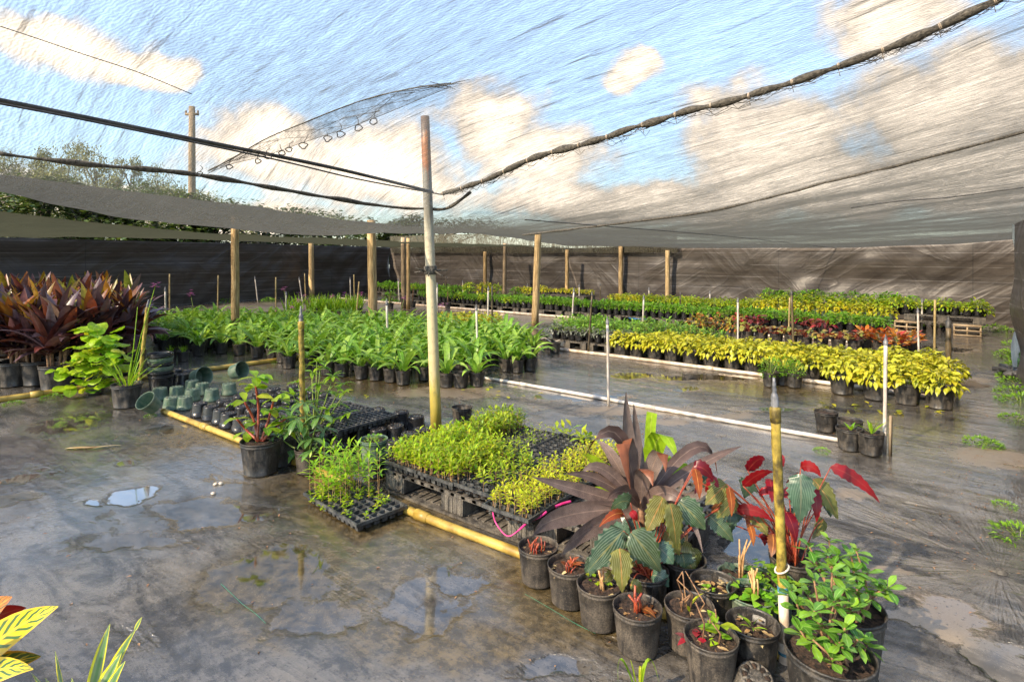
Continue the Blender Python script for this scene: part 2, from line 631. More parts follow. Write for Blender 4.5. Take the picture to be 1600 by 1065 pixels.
# the leaning steel post: grey above, darkened in the colour for the netting's veil, cream and yellow algae towards its foot
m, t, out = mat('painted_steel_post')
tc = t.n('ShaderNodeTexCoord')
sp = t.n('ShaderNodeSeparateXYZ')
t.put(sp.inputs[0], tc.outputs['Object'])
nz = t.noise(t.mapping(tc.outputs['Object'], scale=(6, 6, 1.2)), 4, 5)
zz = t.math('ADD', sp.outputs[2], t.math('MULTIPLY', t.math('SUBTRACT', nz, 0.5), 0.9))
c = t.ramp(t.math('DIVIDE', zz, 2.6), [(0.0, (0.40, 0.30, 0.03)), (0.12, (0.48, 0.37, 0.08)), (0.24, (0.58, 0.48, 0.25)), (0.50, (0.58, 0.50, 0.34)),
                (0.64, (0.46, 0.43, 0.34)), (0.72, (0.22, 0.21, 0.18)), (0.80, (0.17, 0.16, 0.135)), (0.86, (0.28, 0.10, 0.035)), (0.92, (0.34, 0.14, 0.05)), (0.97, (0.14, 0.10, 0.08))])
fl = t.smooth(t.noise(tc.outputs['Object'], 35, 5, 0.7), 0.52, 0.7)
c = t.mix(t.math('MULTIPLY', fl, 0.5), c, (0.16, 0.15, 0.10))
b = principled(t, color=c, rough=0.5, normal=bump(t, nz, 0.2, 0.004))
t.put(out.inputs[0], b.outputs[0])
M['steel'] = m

# foliage
M['l_orchid'] = leaf_mat('orchid_leaf', [(0.11, 0.26, 0.018), (0.20, 0.39, 0.035), (0.34, 0.50, 0.08), (0.15, 0.32, 0.022)], rib=(0.28, 0.44, 0.10), ribw=0.14, trans=0.35)
M['l_coleus'] = leaf_mat('yellow_leaf', [(0.48, 0.47, 0.025), (0.60, 0.57, 0.05), (0.42, 0.46, 0.03), (0.52, 0.43, 0.02), (0.32, 0.37, 0.025), (0.56, 0.54, 0.04)], rib=(0.48, 0.52, 0.08), ribw=0.12, trans=0.3)
M['l_lime'] = leaf_mat('lime_leaf', [(0.36, 0.46, 0.02), (0.20, 0.38, 0.02), (0.50, 0.48, 0.02), (0.28, 0.42, 0.02)], trans=0.35)
M['l_yellowgreen'] = leaf_mat('yellow_green_leaf', [(0.56, 0.54, 0.02), (0.58, 0.46, 0.02), (0.38, 0.48, 0.02), (0.60, 0.56, 0.03)], trans=0.3)
M['l_green'] = leaf_mat('green_leaf', [(0.10, 0.28, 0.012), (0.16, 0.38, 0.018), (0.26, 0.44, 0.025), (0.07, 0.21, 0.012)], trans=0.32)
M['l_mid'] = leaf_mat('mid_green_leaf', [(0.10, 0.26, 0.03), (0.20, 0.40, 0.04), (0.28, 0.44, 0.05), (0.14, 0.32, 0.05)], trans=0.25)
M['l_grey'] = leaf_mat('dusty_grey_leaf', [(0.14, 0.15, 0.12), (0.24, 0.25, 0.20), (0.10, 0.11, 0.08), (0.18, 0.22, 0.14)], trans=0.15)
M['l_glossy'] = leaf_mat('glossy_shrub_leaf', [(0.06, 0.18, 0.022), (0.13, 0.29, 0.03), (0.24, 0.42, 0.035), (0.08, 0.21, 0.035)], rib=(0.24, 0.40, 0.10), ribw=0.12, trans=0.22, rough=0.25, spec=0.6)
M['l_schef'] = leaf_mat('dark_hanging_leaf', [(0.05, 0.14, 0.035), (0.10, 0.22, 0.05), (0.15, 0.29, 0.05)], rib=(0.25, 0.36, 0.14), ribw=0.1, trans=0.22, rough=0.3)
M['l_bright'] = leaf_mat('bright_round_leaf', [(0.22, 0.42, 0.012), (0.36, 0.50, 0.015), (0.14, 0.36, 0.02), (0.50, 0.50, 0.02)], rib=(0.40, 0.52, 0.06), ribw=0.1, trans=0.35)
M['l_seed'] = leaf_mat('seedling_leaf', [(0.30, 0.46, 0.015), (0.42, 0.52, 0.02), (0.20, 0.40, 0.02), (0.52, 0.52, 0.02)], trans=0.4)
M['l_seedy'] = leaf_mat('yellow_seedling_leaf', [(0.50, 0.55, 0.015), (0.40, 0.50, 0.02), (0.58, 0.54, 0.02)], trans=0.4)
M['l_tall'] = leaf_mat('tall_seedling_leaf', [(0.20, 0.42, 0.015), (0.34, 0.50, 0.02), (0.13, 0.33, 0.02)], trans=0.38)
M['l_purple'] = leaf_mat('purple_leaf', [(0.045, 0.018, 0.022), (0.12, 0.030, 0.022), (0.17, 0.11, 0.125), (0.05, 0.018, 0.022), (0.16, 0.042, 0.02), (0.14, 0.085, 0.10), (0.035, 0.013, 0.017), (0.20, 0.14, 0.15)],
                          rib=(0.20, 0.09, 0.08), ribw=0.08, trans=0.12, rough=0.30, spec=0.6)
M['l_purpletip'] = leaf_mat('orange_young_leaf', [(0.30, 0.07, 0.02), (0.26, 0.22, 0.02), (0.34, 0.12, 0.02), (0.24, 0.06, 0.04), (0.22, 0.26, 0.03), (0.30, 0.16, 0.16)], trans=0.25, rough=0.32)
M['l_ti'] = leaf_mat('brown_purple_blade', [(0.145, 0.10, 0.084), (0.20, 0.15, 0.125), (0.10, 0.06, 0.05), (0.22, 0.17, 0.145)], rib=(0.23, 0.16, 0.125), ribw=0.07, back=(0.19, 0.062, 0.026), stripes=(0.075, 0.048, 0.040), nstr=2, slope=14.0, swide=0.55, trans=0.1, rough=0.42)
M['l_tilime'] = leaf_mat('lime_blade', [(0.26, 0.42, 0.015), (0.34, 0.48, 0.02), (0.20, 0.38, 0.02)], rib=(0.40, 0.50, 0.06), trans=0.35)
M['l_begsil'] = leaf_mat('silver_green_begonia_leaf', [(0.028, 0.072, 0.034), (0.050, 0.10, 0.032), (0.032, 0.072, 0.038), (0.09, 0.12, 0.028)], rib=(0.20, 0.20, 0.08), ribw=0.1, stripes=(0.15, 0.19, 0.125), nstr=5, slope=2.4, swide=0.45, back=(0.34, 0.02, 0.015), trans=0.12, rough=0.3)
M['l_beglime'] = leaf_mat('olive_begonia_leaf', [(0.11, 0.12, 0.015), (0.15, 0.135, 0.016), (0.09, 0.11, 0.02)], rib=(0.40, 0.22, 0.06), stripes=(0.26, 0.25, 0.10), nstr=5, slope=2.4, swide=0.55, back=(0.42, 0.07, 0.02), trans=0.2, rough=0.35)
M['l_begred'] = leaf_mat('red_begonia_leaf', [(0.20, 0.004, 0.010), (0.26, 0.007, 0.010), (0.13, 0.004, 0.012)], rib=(0.28, 0.04, 0.03), back=(0.23, 0.006, 0.010), trans=0.25, rough=0.35)
M['l_begorange'] = leaf_mat('orange_begonia_leaf', [(0.30, 0.05, 0.01), (0.26, 0.075, 0.015), (0.18, 0.065, 0.02)], rib=(0.6, 0.25, 0.06), trans=0.25, rough=0.4)
M['l_begdark'] = leaf_mat('dark_begonia_leaf', [(0.035, 0.075, 0.045), (0.05, 0.10, 0.06)], rib=(0.14, 0.16, 0.10), stripes=(0.10, 0.16, 0.11), nstr=6, slope=2.4, swide=0.6, back=(0.30, 0.012, 0.015), trans=0.1, rough=0.3)
M['l_begrow'] = leaf_mat('bronze_begonia_leaf', [(0.33, 0.30, 0.06), (0.36, 0.20, 0.05), (0.24, 0.31, 0.05), (0.38, 0.35, 0.08), (0.20, 0.28, 0.04), (0.32, 0.13, 0.05)], rib=(0.36, 0.28, 0.12), back=(0.36, 0.05, 0.04), trans=0.2)
M['l_rust'] = leaf_mat('rust_leaf', [(0.58, 0.15, 0.03), (0.42, 0.36, 0.06), (0.32, 0.38, 0.06), (0.28, 0.34, 0.05), (0.56, 0.13, 0.05), (0.30, 0.36, 0.05)], trans=0.25)
M['l_crimson'] = leaf_mat('crimson_leaf', [(0.42, 0.01, 0.03), (0.25, 0.02, 0.03), (0.16, 0.05, 0.05), (0.50, 0.03, 0.06)], trans=0.2)
M['l_fire'] = leaf_mat('orange_red_croton_leaf', [(0.66, 0.28, 0.02), (0.60, 0.10, 0.02), (0.45, 0.05, 0.05), (0.70, 0.36, 0.03), (0.40, 0.20, 0.14)], trans=0.22)
M['l_croton'] = leaf_mat('yellow_striped_croton_leaf', [(0.68, 0.50, 0.012), (0.74, 0.56, 0.015)], rib=(0.75, 0.58, 0.04), ribw=0.13, edge=(0.72, 0.48, 0.02), edgew=0.82, stripes=(0.04, 0.13, 0.03), nstr=9, slope=1.0, swide=0.25, trans=0.2, rough=0.25, mottle=0.1)
M['l_crotonor'] = leaf_mat('orange_striped_croton_leaf', [(0.62, 0.20, 0.02), (0.60, 0.15, 0.02)], rib=(0.7, 0.3, 0.04), ribw=0.13, stripes=(0.14, 0.12, 0.02), nstr=9, slope=1.0, swide=0.45, trans=0.2, rough=0.25, mottle=0.1)
M['l_crotondk'] = leaf_mat('dark_croton_leaf', [(0.03, 0.08, 0.03), (0.05, 0.10, 0.03)], rib=(0.55, 0.36, 0.02), edge=(0.5, 0.25, 0.02), edgew=0.8, stripes=(0.45, 0.36, 0.03), nstr=6, slope=1.0, swide=0.8, trans=0.15, rough=0.25)
M['l_drac'] = leaf_mat('variegated_strap_leaf', [(0.15, 0.24, 0.12), (0.20, 0.29, 0.15)], rib=(0.08, 0.20, 0.06), ribw=0.3, edge=(0.70, 0.66, 0.03), edgew=0.66, trans=0.22, rough=0.28, mottle=0.1)
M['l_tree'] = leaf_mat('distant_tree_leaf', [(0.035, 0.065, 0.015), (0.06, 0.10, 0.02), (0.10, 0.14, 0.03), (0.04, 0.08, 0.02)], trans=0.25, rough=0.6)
M['l_treefar'] = leaf_mat('haze_paled_tree_leaf', [(0.20, 0.22, 0.11), (0.26, 0.27, 0.14), (0.30, 0.31, 0.17)], trans=0.3, rough=0.6)  # paler copy of the tree leaf: sun and haze put into its colour
M['l_weed'] = leaf_mat('weed_leaf', [(0.16, 0.34, 0.02), (0.24, 0.42, 0.03), (0.10, 0.26, 0.02)], trans=0.3)
M['l_dry'] = leaf_mat('dry_leaf', [(0.45, 0.30, 0.10), (0.30, 0.16, 0.07), (0.60, 0.50, 0.25), (0.20, 0.10, 0.05)], trans=0.1, rough=0.7)
M['petal'] = leaf_mat('orchid_petal', [(0.50, 0.10, 0.42), (0.62, 0.22, 0.55), (0.45, 0.07, 0.36)], trans=0.4, mottle=0.1)


# ---------------------------------------------------------------- netting
def net_mat(name, cover, holes=0.0, col=(0.20, 0.19, 0.16)):
    """woven shade netting: threads cover COVER of it face on and more of it seen at a slant"""
    m, t, out = mat(name)
    g = t.n('ShaderNodeNewGeometry')
    dt = t.n('ShaderNodeVectorMath', operation='DOT_PRODUCT')
    t.put(dt.inputs[0], g.outputs['Normal'])
    t.put(dt.inputs[1], g.outputs['Incoming'])
    cs = t.math('MAXIMUM', t.math('ABSOLUTE', dt.outputs['Value']), 0.03)
    pos = g.outputs['Position']
    rot = t.mapping(pos, rot=(0, 0, -BED))
    # stretched weave: streaks run along the beds, with a wavering thread density
    s1 = t.noise(t.mapping(rot, scale=(1.6, 26, 1)), 1.0, 5, 0.65, 0.6)
    s2 = t.noise(t.mapping(rot, scale=(7, 60, 1)), 1.0, 3, 0.6, 1.2)
    s3 = t.noise(rot, 0.55, 4, 0.6)
    wv = t.n('ShaderNodeTexWave', wave_type='BANDS', bands_direction='Y', wave_profile='SIN')
    t.put(wv.inputs['Vector'], t.mapping(pos, rot=(0, 0, -BED - 0.28)))
    wv.inputs['Scale'].default_value = 19.0
    wv.inputs['Distortion'].default_value = 9.0
    wv.inputs['Detail'].default_value = 3
    wv.inputs['Detail Scale'].default_value = 1.1
    k = t.math('ADD', t.math('MULTIPLY', s1, 1.0), t.math('MULTIPLY', s2, 1.5))
    k = t.math('ADD', k, t.math('MULTIPLY', s3, 0.5))
    k = t.math('ADD', k, t.math('MULTIPLY', wv.outputs['Fac'], 0.45))
    sv = t.n('ShaderNodeSeparateXYZ')
    t.put(sv.inputs[0], rot)
    cover = t.math('MULTIPLY', t.math('MAXIMUM', t.smooth(sv.outputs[1], 4.5, 8.5, 1.0, 1.35), t.smooth(sv.outputs[0], -5.5, -7.5, 1.0, 1.35)), cover)
    k = t.math('MULTIPLY', t.math('MAXIMUM', t.math('SUBTRACT', k, 1.0), 0.10), t.math('MULTIPLY', cover, 1.35))
    # runs and snags: short dark creases
    cr = t.noise(t.mapping(rot, scale=(2.4, 34, 1)), 1.0, 2, 0.5, 0.3)
    cr = t.smooth(cr, 0.62, 0.74)
    k = t.math('ADD', k, t.math('MULTIPLY', cr, 0.24))
    k = t.math('MINIMUM', k, 0.95)
    tr = t.math('POWER', t.math('SUBTRACT', 1.0, k), t.math('DIVIDE', 1.0, cs))
    if holes:
        hz = t.noise(t.mapping(rot, scale=(0.9, 4.5, 1)), 1.0, 3, 0.5)
        tr = t.math('MAXIMUM', tr, t.smooth(hz, holes, holes + 0.015))
    d = t.n('ShaderNodeBsdfDiffuse')
    lit = t.mix(s1, tuple(x * 0.7 for x in col), tuple(x * 1.3 for x in col))
    t.put(d.inputs[0], lit)
    tl = t.n('ShaderNodeBsdfTranslucent')
    t.put(tl.inputs[0], lit)
    ms = t.n('ShaderNodeMixShader')
    ms.inputs[0].default_value = 0.5
    t.put(ms.inputs[1], d.outputs[0])
    t.put(ms.inputs[2], tl.outputs[0])
    tp = t.n('ShaderNodeBsdfTransparent')
    m2 = t.n('ShaderNodeMixShader')
    t.put(m2.inputs[0], tr)
    t.put(m2.inputs[1], ms.outputs[0])
    t.put(m2.inputs[2], tp.outputs[0])
    t.put(out.inputs[0], m2.outputs[0])
    return m


M['net'] = net_mat('shade_netting', 0.275, 0.76, (0.095, 0.095, 0.084))
M['net_far'] = net_mat('old_shade_netting', 0.36, 0.76, (0.056, 0.058, 0.038))
M['net_edge_far'] = net_mat('hanging_old_netting', 0.55, 0.0, (0.12, 0.11, 0.08))
M['net_edge'] = net_mat('bunched_netting', 0.24, 0.0, (0.05, 0.05, 0.045))

# ---------------------------------------------------------------- fence cloth
m, t, out = mat('black_woven_fence_cloth')
tc = t.n('ShaderNodeTexCoord')
uvn = t.n('ShaderNodeUVMap')
su = t.n('ShaderNodeSeparateXYZ')
t.put(su.inputs[0], uvn.outputs[0])
fine = t.noise(tc.outputs['Object'], 60, 3)
st = t.noise(t.mapping(uvn.outputs[0], scale=(0.6, 14, 1)), 1.0, 4)
c = t.mix(t.smooth(st, 0.35, 0.65), (0.052, 0.043, 0.037), (0.084, 0.070, 0.060))
ln = t.math('PINGPONG', su.outputs[1], 0.15)
lines = t.math('MULTIPLY', t.smooth(ln, 0.008, 0.003), t.smooth(t.noise(uvn.outputs[0], 2.0, 3), 0.35, 0.6))
c = t.mix(t.math('MULTIPLY', lines, 0.8), c, (0.24, 0.22, 0.21))
seam = t.smooth(t.math('PINGPONG', t.math('ADD', su.outputs[0], 0.4), 1.85), 0.012, 0.004)
c = t.mix(t.math('MULTIPLY', seam, 0.5), c, (0.02, 0.02, 0.02))
wr1 = t.noise(t.mapping(t.mapping(uvn.outputs[0], rot=(0, 0, 0.85)), scale=(0.35, 1.7, 1)), 1.2, 3, 0.5, 0.5)
wr2 = t.noise(t.mapping(t.mapping(uvn.outputs[0], rot=(0, 0, -0.6)), scale=(0.35, 1.7, 1)), 1.2, 3, 0.5, 0.5)
sel = t.smooth(t.noise(uvn.outputs[0], 0.45, 2), 0.42, 0.58)
hmx = t.n('ShaderNodeMix')
t.put(hmx.inputs[0], sel)
t.put(hmx.inputs[2], wr1)
t.put(hmx.inputs[3], wr2)
b = principled(t, color=c, rough=0.44, spec=0.4, normal=bump(t, t.math('POWER', t.math('PINGPONG', t.math('MULTIPLY', hmx.outputs[0], 3.0), 0.5), 1.6), 0.5, 0.075, bump(t, fine, 0.15, 0.004)))
t.put(out.inputs[0], b.outputs[0])
M['fence'] = m
# ------------------------------------------------------------------ ground
m, t, out = mat('wet_ground_cloth')
g_ = t.n('ShaderNodeNewGeometry')
pos = g_.outputs['Position']
rot = t.mapping(pos, rot=(0, 0, -BED))
warp = t.n('ShaderNodeTexNoise')
t.put(warp.inputs['Vector'], pos)
warp.inputs['Scale'].default_value = 3.2
warp.inputs['Detail'].default_value = 5
wv = t.n('ShaderNodeVectorMath', operation='MULTIPLY_ADD')
t.put(wv.inputs[0], warp.outputs['Color'])
wv.inputs[1].default_value = (0.5, 0.5, 0)
wv2 = t.n('ShaderNodeVectorMath', operation='SUBTRACT')
t.put(wv.inputs[2], pos)
t.put(wv2.inputs[0], wv.outputs[0])
wv2.inputs[1].default_value = (0.25, 0.25, 0)


def blobs(lst, vec):
    acc = None
    for (px, py, hx, hy, ro) in lst:
        c = G(px, py)
        sx = hx / FPX * c.y
        sy = max(0.02, c.y * c.y / (FPX * HC) * hy)
        mp = t.mapping(vec, loc=c, rot=(0, 0, ro), scale=(sx, sy, 1), kind='TEXTURE')
        gr = t.n('ShaderNodeTexGradient', gradient_type='SPHERICAL')
        t.put(gr.inputs[0], mp)
        acc = gr.outputs['Fac'] if acc is None else t.math('MAXIMUM', acc, gr.outputs['Fac'])
    return acc


PUD = [(440, 890, 150, 75, -.3), (500, 960, 130, 50, -.3), (655, 955, 80, 60, -.2), (700, 905, 60, 26, -.5), (870, 1055, 90, 26, 0), (205, 772, 46, 17, 0), (140, 790, 30, 9, 0),
       (120, 658, 80, 30, 0), (270, 668, 40, 14, 0), (32, 746, 34, 12, 0), (205, 721, 34, 9, 0), (30, 775, 60, 18, 0.2), (1490, 968, 75, 52, -.2), (990, 587, 50, 7, 0),
       (1075, 608, 26, 5, 0), (1470, 545, 60, 9, 0), (1510, 600, 60, 9, 0), (1175, 850, 90, 70, 0), (1575, 1040, 60, 60, 0), (1430, 960, 60, 16, 0),
       (560, 770, 60, 20, 0), (330, 800, 160, 26, -.1), (200, 850, 150, 22, .1), (1330, 640, 90, 8, 0), (1000, 1000, 60, 14, 0), (1100, 590, 150, 9, .1), (1200, 640, 80, 9, .1), (900, 620, 120, 8, .1)]
SAND = [(1565, 716, 120, 26, 0), (1490, 968, 80, 56, -.2), (1130, 650, 70, 9, 0), (1040, 655, 60, 7, 0), (700, 612, 120, 14, 0), (395, 480, 110, 13, 0), (800, 500, 110, 11, 0), (1500, 592, 60, 12, 0),
        (560, 478, 300, 9, 0), (660, 720, 40, 8, 0), (1340, 775, 60, 10, 0), (1000, 640, 130, 12, 0), (1390, 900, 50, 14, 0)]
ALG = [(600, 770, 260, 110, -.5), (480, 900, 240, 120, -.3), (900, 920, 200, 120, -.5), (1240, 600, 260, 30, .2), (300, 690, 160, 40, 0), (560, 600, 300, 26, 0), (700, 1000, 300, 60, 0)]
pb = blobs(PUD, wv2.outputs[0])
sb = blobs(SAND, wv2.outputs[0])
ab = blobs(ALG, wv2.outputs[0])
n1 = t.noise(rot, 1.1, 5, 0.6)
n2 = t.noise(t.mapping(rot, scale=(1.0, 3.6, 1)), 1.5, 6, 0.68, 1.0)
n3 = t.noise(pos, 16, 6, 0.7)
grain = t.noise(pos, 150, 3, 0.7)
fine2 = t.noise(pos, 48, 4, 0.7)
lump = t.noise(pos, 7, 5, 0.6)
dry = t.math('ADD', t.math('MULTIPLY', n2, 0.55), t.math('MULTIPLY', n3, 0.45))
dryf = t.smooth(dry, 0.40, 0.60)
c = t.mix(dryf, (0.038, 0.036, 0.034), (0.160, 0.145, 0.127))
c = t.mix(t.math('MULTIPLY', t.smooth(t.math('ADD', t.math('MULTIPLY', n1, 0.6), t.math('MULTIPLY', n2, 0.4)), 0.48, 0.62), 0.75), c, (0.225, 0.200, 0.165))
alg = t.math('MULTIPLY', t.smooth(t.math('ADD', ab, t.math('MULTIPLY', t.math('SUBTRACT', n2, 0.5), 1.1)), 0.10, 0.5), 0.9)
c = t.mix(alg, c, t.mix(t.smooth(n3, 0.35, 0.65), (0.040, 0.028, 0.008), (0.170, 0.122, 0.052)))
sand = t.smooth(t.math('ADD', sb, t.math('MULTIPLY', t.math('SUBTRACT', n3, 0.5), 0.8)), 0.10, 0.5)
c = t.mix(t.math('MULTIPLY', sand, 0.85), c, t.mix(grain, (0.20, 0.15, 0.10), (0.36, 0.29, 0.21)))
spk = t.smooth(grain, 0.58, 0.70)
c = t.mix(t.math('MULTIPLY', spk, t.math('ADD', 0.15, t.math('MULTIPLY', n2, 0.75))), c, (0.32, 0.28, 0.22))
drk = t.smooth(fine2, 0.56, 0.68)
c = t.mix(t.math('MULTIPLY', drk, 0.7), c, (0.018, 0.015, 0.012))
pnoise = t.math('ADD', t.math('MULTIPLY', t.math('SUBTRACT', n3, 0.5), 0.55), t.math('MULTIPLY', t.math('SUBTRACT', n2, 0.5), 0.9))
pv = t.math('ADD', pb, pnoise)
# scattered small pools of their own
sm = t.math('SUBTRACT', t.math('MULTIPLY', t.noise(t.mapping(rot, scale=(1.0, 2.2, 1)), 1.7, 5, 0.6), 2.6), 1.42)
pv = t.math('MAXIMUM', pv, t.math('ADD', sm, t.math('MULTIPLY', pnoise, 0.6)))
pv = t.math('ADD', pv, t.math('MULTIPLY', t.math('SUBTRACT', fine2, 0.5), 0.30))
pud = t.smooth(pv, 0.16, 0.42)
damp = t.smooth(pv, -0.25, 0.25)
c = t.mix(t.math('MULTIPLY', damp, 0.45), c, t.mix(1.0, c, (0.45, 0.42, 0.38), 'MULTIPLY'))
# soil films: glossy where damp, rougher where dried
wide = t.smooth(t.noise(t.mapping(rot, scale=(1, 1.6, 1), loc=(3, 1, 0)), 0.55, 4, 0.6), 0.40, 0.60)
rg = t.math('ADD', 0.15, t.math('MULTIPLY', t.math('ADD', t.math('MULTIPLY', dryf, 0.5), t.math('MULTIPLY', wide, 0.5)), 0.27))
rg = t.math('ADD', rg, t.math('MULTIPLY', sand, 0.25))
rg = t.math('MULTIPLY', rg, t.smooth(damp, 0, 1, 1.0, 0.62))
mr = t.n('ShaderNodeMix')
t.put(mr.inputs[0], pud)
t.put(mr.inputs[2], rg)
t.put(mr.inputs[3], t.smooth(n3, 0.4, 0.7, 0.03, 0.11))
# folds of the cloth: streaks along the beds, and a gather round a peg near the right edge
peg = G(1562, 893)
pl = t.mapping(pos, loc=peg, kind='TEXTURE')
ps = t.n('ShaderNodeSeparateXYZ')
t.put(ps.inputs[0], pl)
ang = t.math('ARCTAN2', ps.outputs[1], ps.outputs[0])
rad = t.n('ShaderNodeVectorMath', operation='LENGTH')
t.put(rad.inputs[0], pl)
cx_ = t.n('ShaderNodeCombineXYZ')
t.put(cx_.inputs[0], t.math('MULTIPLY', ang, 4.2))
t.put(cx_.inputs[1], t.math('MULTIPLY', rad.outputs['Value'], 1.0))
fan = t.noise(cx_.outputs[0], 2.4, 4, 0.6)
fanm = t.smooth(rad.outputs['Value'], 2.0, 0.15)
folds = t.noise(t.mapping(rot, scale=(0.5, 5.5, 1)), 2.0, 5, 0.6, 0.5)
hgt = t.math('ADD', t.math('MULTIPLY', folds, 0.55), t.math('MULTIPLY', t.math('MULTIPLY', fan, fanm), 3.2))
hgt = t.math('ADD', hgt, t.math('MULTIPLY', lump, 0.5))
inv = t.math('SUBTRACT', 1.0, pud)
h1 = t.math('MULTIPLY', hgt, inv)
h2 = t.math('MULTIPLY', t.math('ADD', t.math('MULTIPLY', grain, 0.5), fine2), t.math('MULTIPLY', inv, t.smooth(damp, 0, 1, 1.0, 0.5)))
nb = bump(t, h1, 0.40, 0.035)
nb = bump(t, h2, 0.75, 0.008, nb)
b = principled(t, color=c, rough=mr.outputs[0], spec=0.9, normal=nb)
# a film of water over the damp parts
film = t.math('MULTIPLY', t.smooth(t.math('ADD', t.math('SUBTRACT', 1.0, wide), t.math('MULTIPLY', t.math('SUBTRACT', n2, 0.5), 1.6)), -0.05, 0.55), t.math('SUBTRACT', 1.0, t.math('MULTIPLY', sand, 0.6)))
t.put(b.inputs['Coat Weight'], t.math('MAXIMUM', film, pud))
b.inputs['Coat Roughness'].default_value = 0.06
t.put(b.inputs['Coat Normal'], bump(t, t.math('MULTIPLY', t.math('ADD', hgt, t.math('MULTIPLY', fine2, 0.12)), inv), 0.22, 0.03))
t.put(out.inputs[0], b.outputs[0])
M['ground'] = m

mb = MB()
N = 40
for i in range(N + 1):
    for j in range(N + 1):
        x = -300 + 600 * (i / N)
        y = -300 + 600 * (j / N)
        mb.vert((x, y, 0), (x, y))
for i in range(N):
    for j in range(N):
        a = i * (N + 1) + j
        mb.face((a, a + N + 1, a + N + 2, a + 1))
gr = bpy.data.objects.new("ground", mb.mesh("ground", M['ground']))
link(gr)
gr['kind'] = 'structure'

# ------------------------------------------------------------------ netting roof


class TPS:
    def __init__(s, pts):
        s.p = np.array([(p[0], p[1]) for p in pts], float)
        z = np.array([p[2] for p in pts], float)
        n = len(pts)
        K = s.k(s.p[:, None, :] - s.p[None, :, :]) + np.eye(n) * 0.02
        P = np.hstack([np.ones((n, 1)), s.p])
        Lm = np.zeros((n + 3, n + 3))
        Lm[:n, :n] = K
        Lm[:n, n:] = P
        Lm[n:, :n] = P.T
        s.w = np.linalg.solve(Lm, np.concatenate([z, np.zeros(3)]))

    @staticmethod
    def k(d):
        r2 = (d ** 2).sum(-1)
        return 0.5 * r2 * np.log(r2 + 1e-9)

    def __call__(s, x, y):
        q = np.array([x, y])
        kk = s.k(q[None, :] - s.p)
        return float(kk @ s.w[:-3] + s.w[-3] + s.w[-2] * x + s.w[-1] * y)


def ctrl_px(lst):
    return [A(px, py, y) for (px, py, y) in lst]


rope_px = [(690, 303), (754, 283), (837, 246), (933, 219), (1046, 182), (1180, 147), (1343, 92), (1457, 47), (1640, -40), (1900, -160)]
Pole = G(682, 680)
rope_pts = []
for (px, py) in rope_px:
    # on the vertical plane through the pole along the beds
    k = (px - 800) / FPX
    # (Pole.x + UX s) = k (Pole.y + UY s)
    s_ = (k * Pole.y - Pole.x) / (UX - k * UY)
    y = Pole.y + UY * s_
    rope_pts.append(A(px, py, y))
seam_px = [(816, 366), (900, 356), (981, 346), (1100, 330), (1198, 308), (1300, 281), (1400, 257), (1500, 231), (1629, 196)]
seam_pts = []
SEAMV = 6.0
for (px, py) in seam_px:
    k = (px - 800) / FPX
    s0 = W(0, SEAMV)
    s_ = (k * s0.y - s0.x) / (UX - k * UY)
    seam_pts.append(A(px, py, s0.y + UY * s_))
cab_px = [(676, 300), (519, 262), (273, 212), (130, 183), (0, 157)]
cab_pts = []
for (px, py) in cab_px:
    k = (px - 800) / FPX
    s_ = (k * Pole.y - Pole.x) / (-VX + k * VY)
    cab_pts.append(A(px, py, Pole.y - VY * s_))
gath_px = [(0, 240), (130, 256), (300, 272), (480, 303), (600, 322), (660, 326)]
gath_y = [2.95, 3.15, 3.5, 4.05, 4.55, 4.72]
gath_pts = [A(px, py, y) for (px, py), y in zip(gath_px, gath_y)]

ctl = [(Pole.x, Pole.y, 1.87)]
ctl += [(p.x, p.y, p.z + 0.03) for p in rope_pts[1:-1]]
ctl += [(p.x, p.y, p.z + 0.02) for p in seam_pts]
ctl += [(p.x, p.y, p.z + 0.05) for p in cab_pts[1:]]
ctl += [(p.x, p.y, p.z + 0.01) for p in gath_pts[:-1]]
# far edge of the first sheet (row of posts) and the fence
for (px, py, u) in [(-60, 282, -9.7), (0, 287, -9.7), (150, 306, -9.7), (370, 337, -9.7), (480, 346, -9.7), (580, 352, -9.7)]:
    k = (px - 800) / FPX
    y = u / (UX * k + UY)
    p = A(px, py, y)
    ctl.append((p.x, p.y, p.z))
for (px, py) in [(640, 368), (758, 378), (860, 382), (1043, 387), (1250, 387), (1450, 383), (1545, 378)]:
    k = (px - 800) / FPX
    y = 15.0 / (VX * k + VY)
    p = A(px, py, y)
    ctl.append((p.x, p.y, p.z))
for u, v, z in [(0.5, 10.5, 2.05), (-5, 10.5, 1.93), (-7, 7, 1.92), (-6.5, 3.5, 2.02), (-6.5, .5, 2.25), (-3.5, 9, 1.80), (2.5, 9, 2.4), (2, 4.5, 2.75), (1.5, 2, 2.95), (-1, 0, 2.85), (-3, -2, 2.6), (3, -2, 3.1), (-8, -2, 2.5),
                (-2.4, 1.6, 2.42), (-1.4, 2.2, 2.55), (4, 15, 2.3), (-1.5, 13, 1.80)]:
    p = W(u, v)
    ctl.append((p.x, p.y, z))
roofA = TPS(ctl)
ctlB = []
for (px, py, u) in [(-80, 324, -9.7), (0, 331, -9.7), (130, 345, -9.7), (240, 357, -9.7), (370, 366, -9.7), (480, 371, -9.7), (580, 375, -9.7), (645, 378, -9.7)]:
    k = (px - 800) / FPX
    y = u / (UX * k + UY)
    ctlB.append(tuple(A(px, py, y)))
for (px, py) in [(-50, 368), (0, 370), (150, 371), (300, 374), (420, 378), (540, 383)]:
    k = (px - 800) / FPX
    y = -17.8 / (UX * k + UY)
    ctlB.append(tuple(A(px, py, y)))
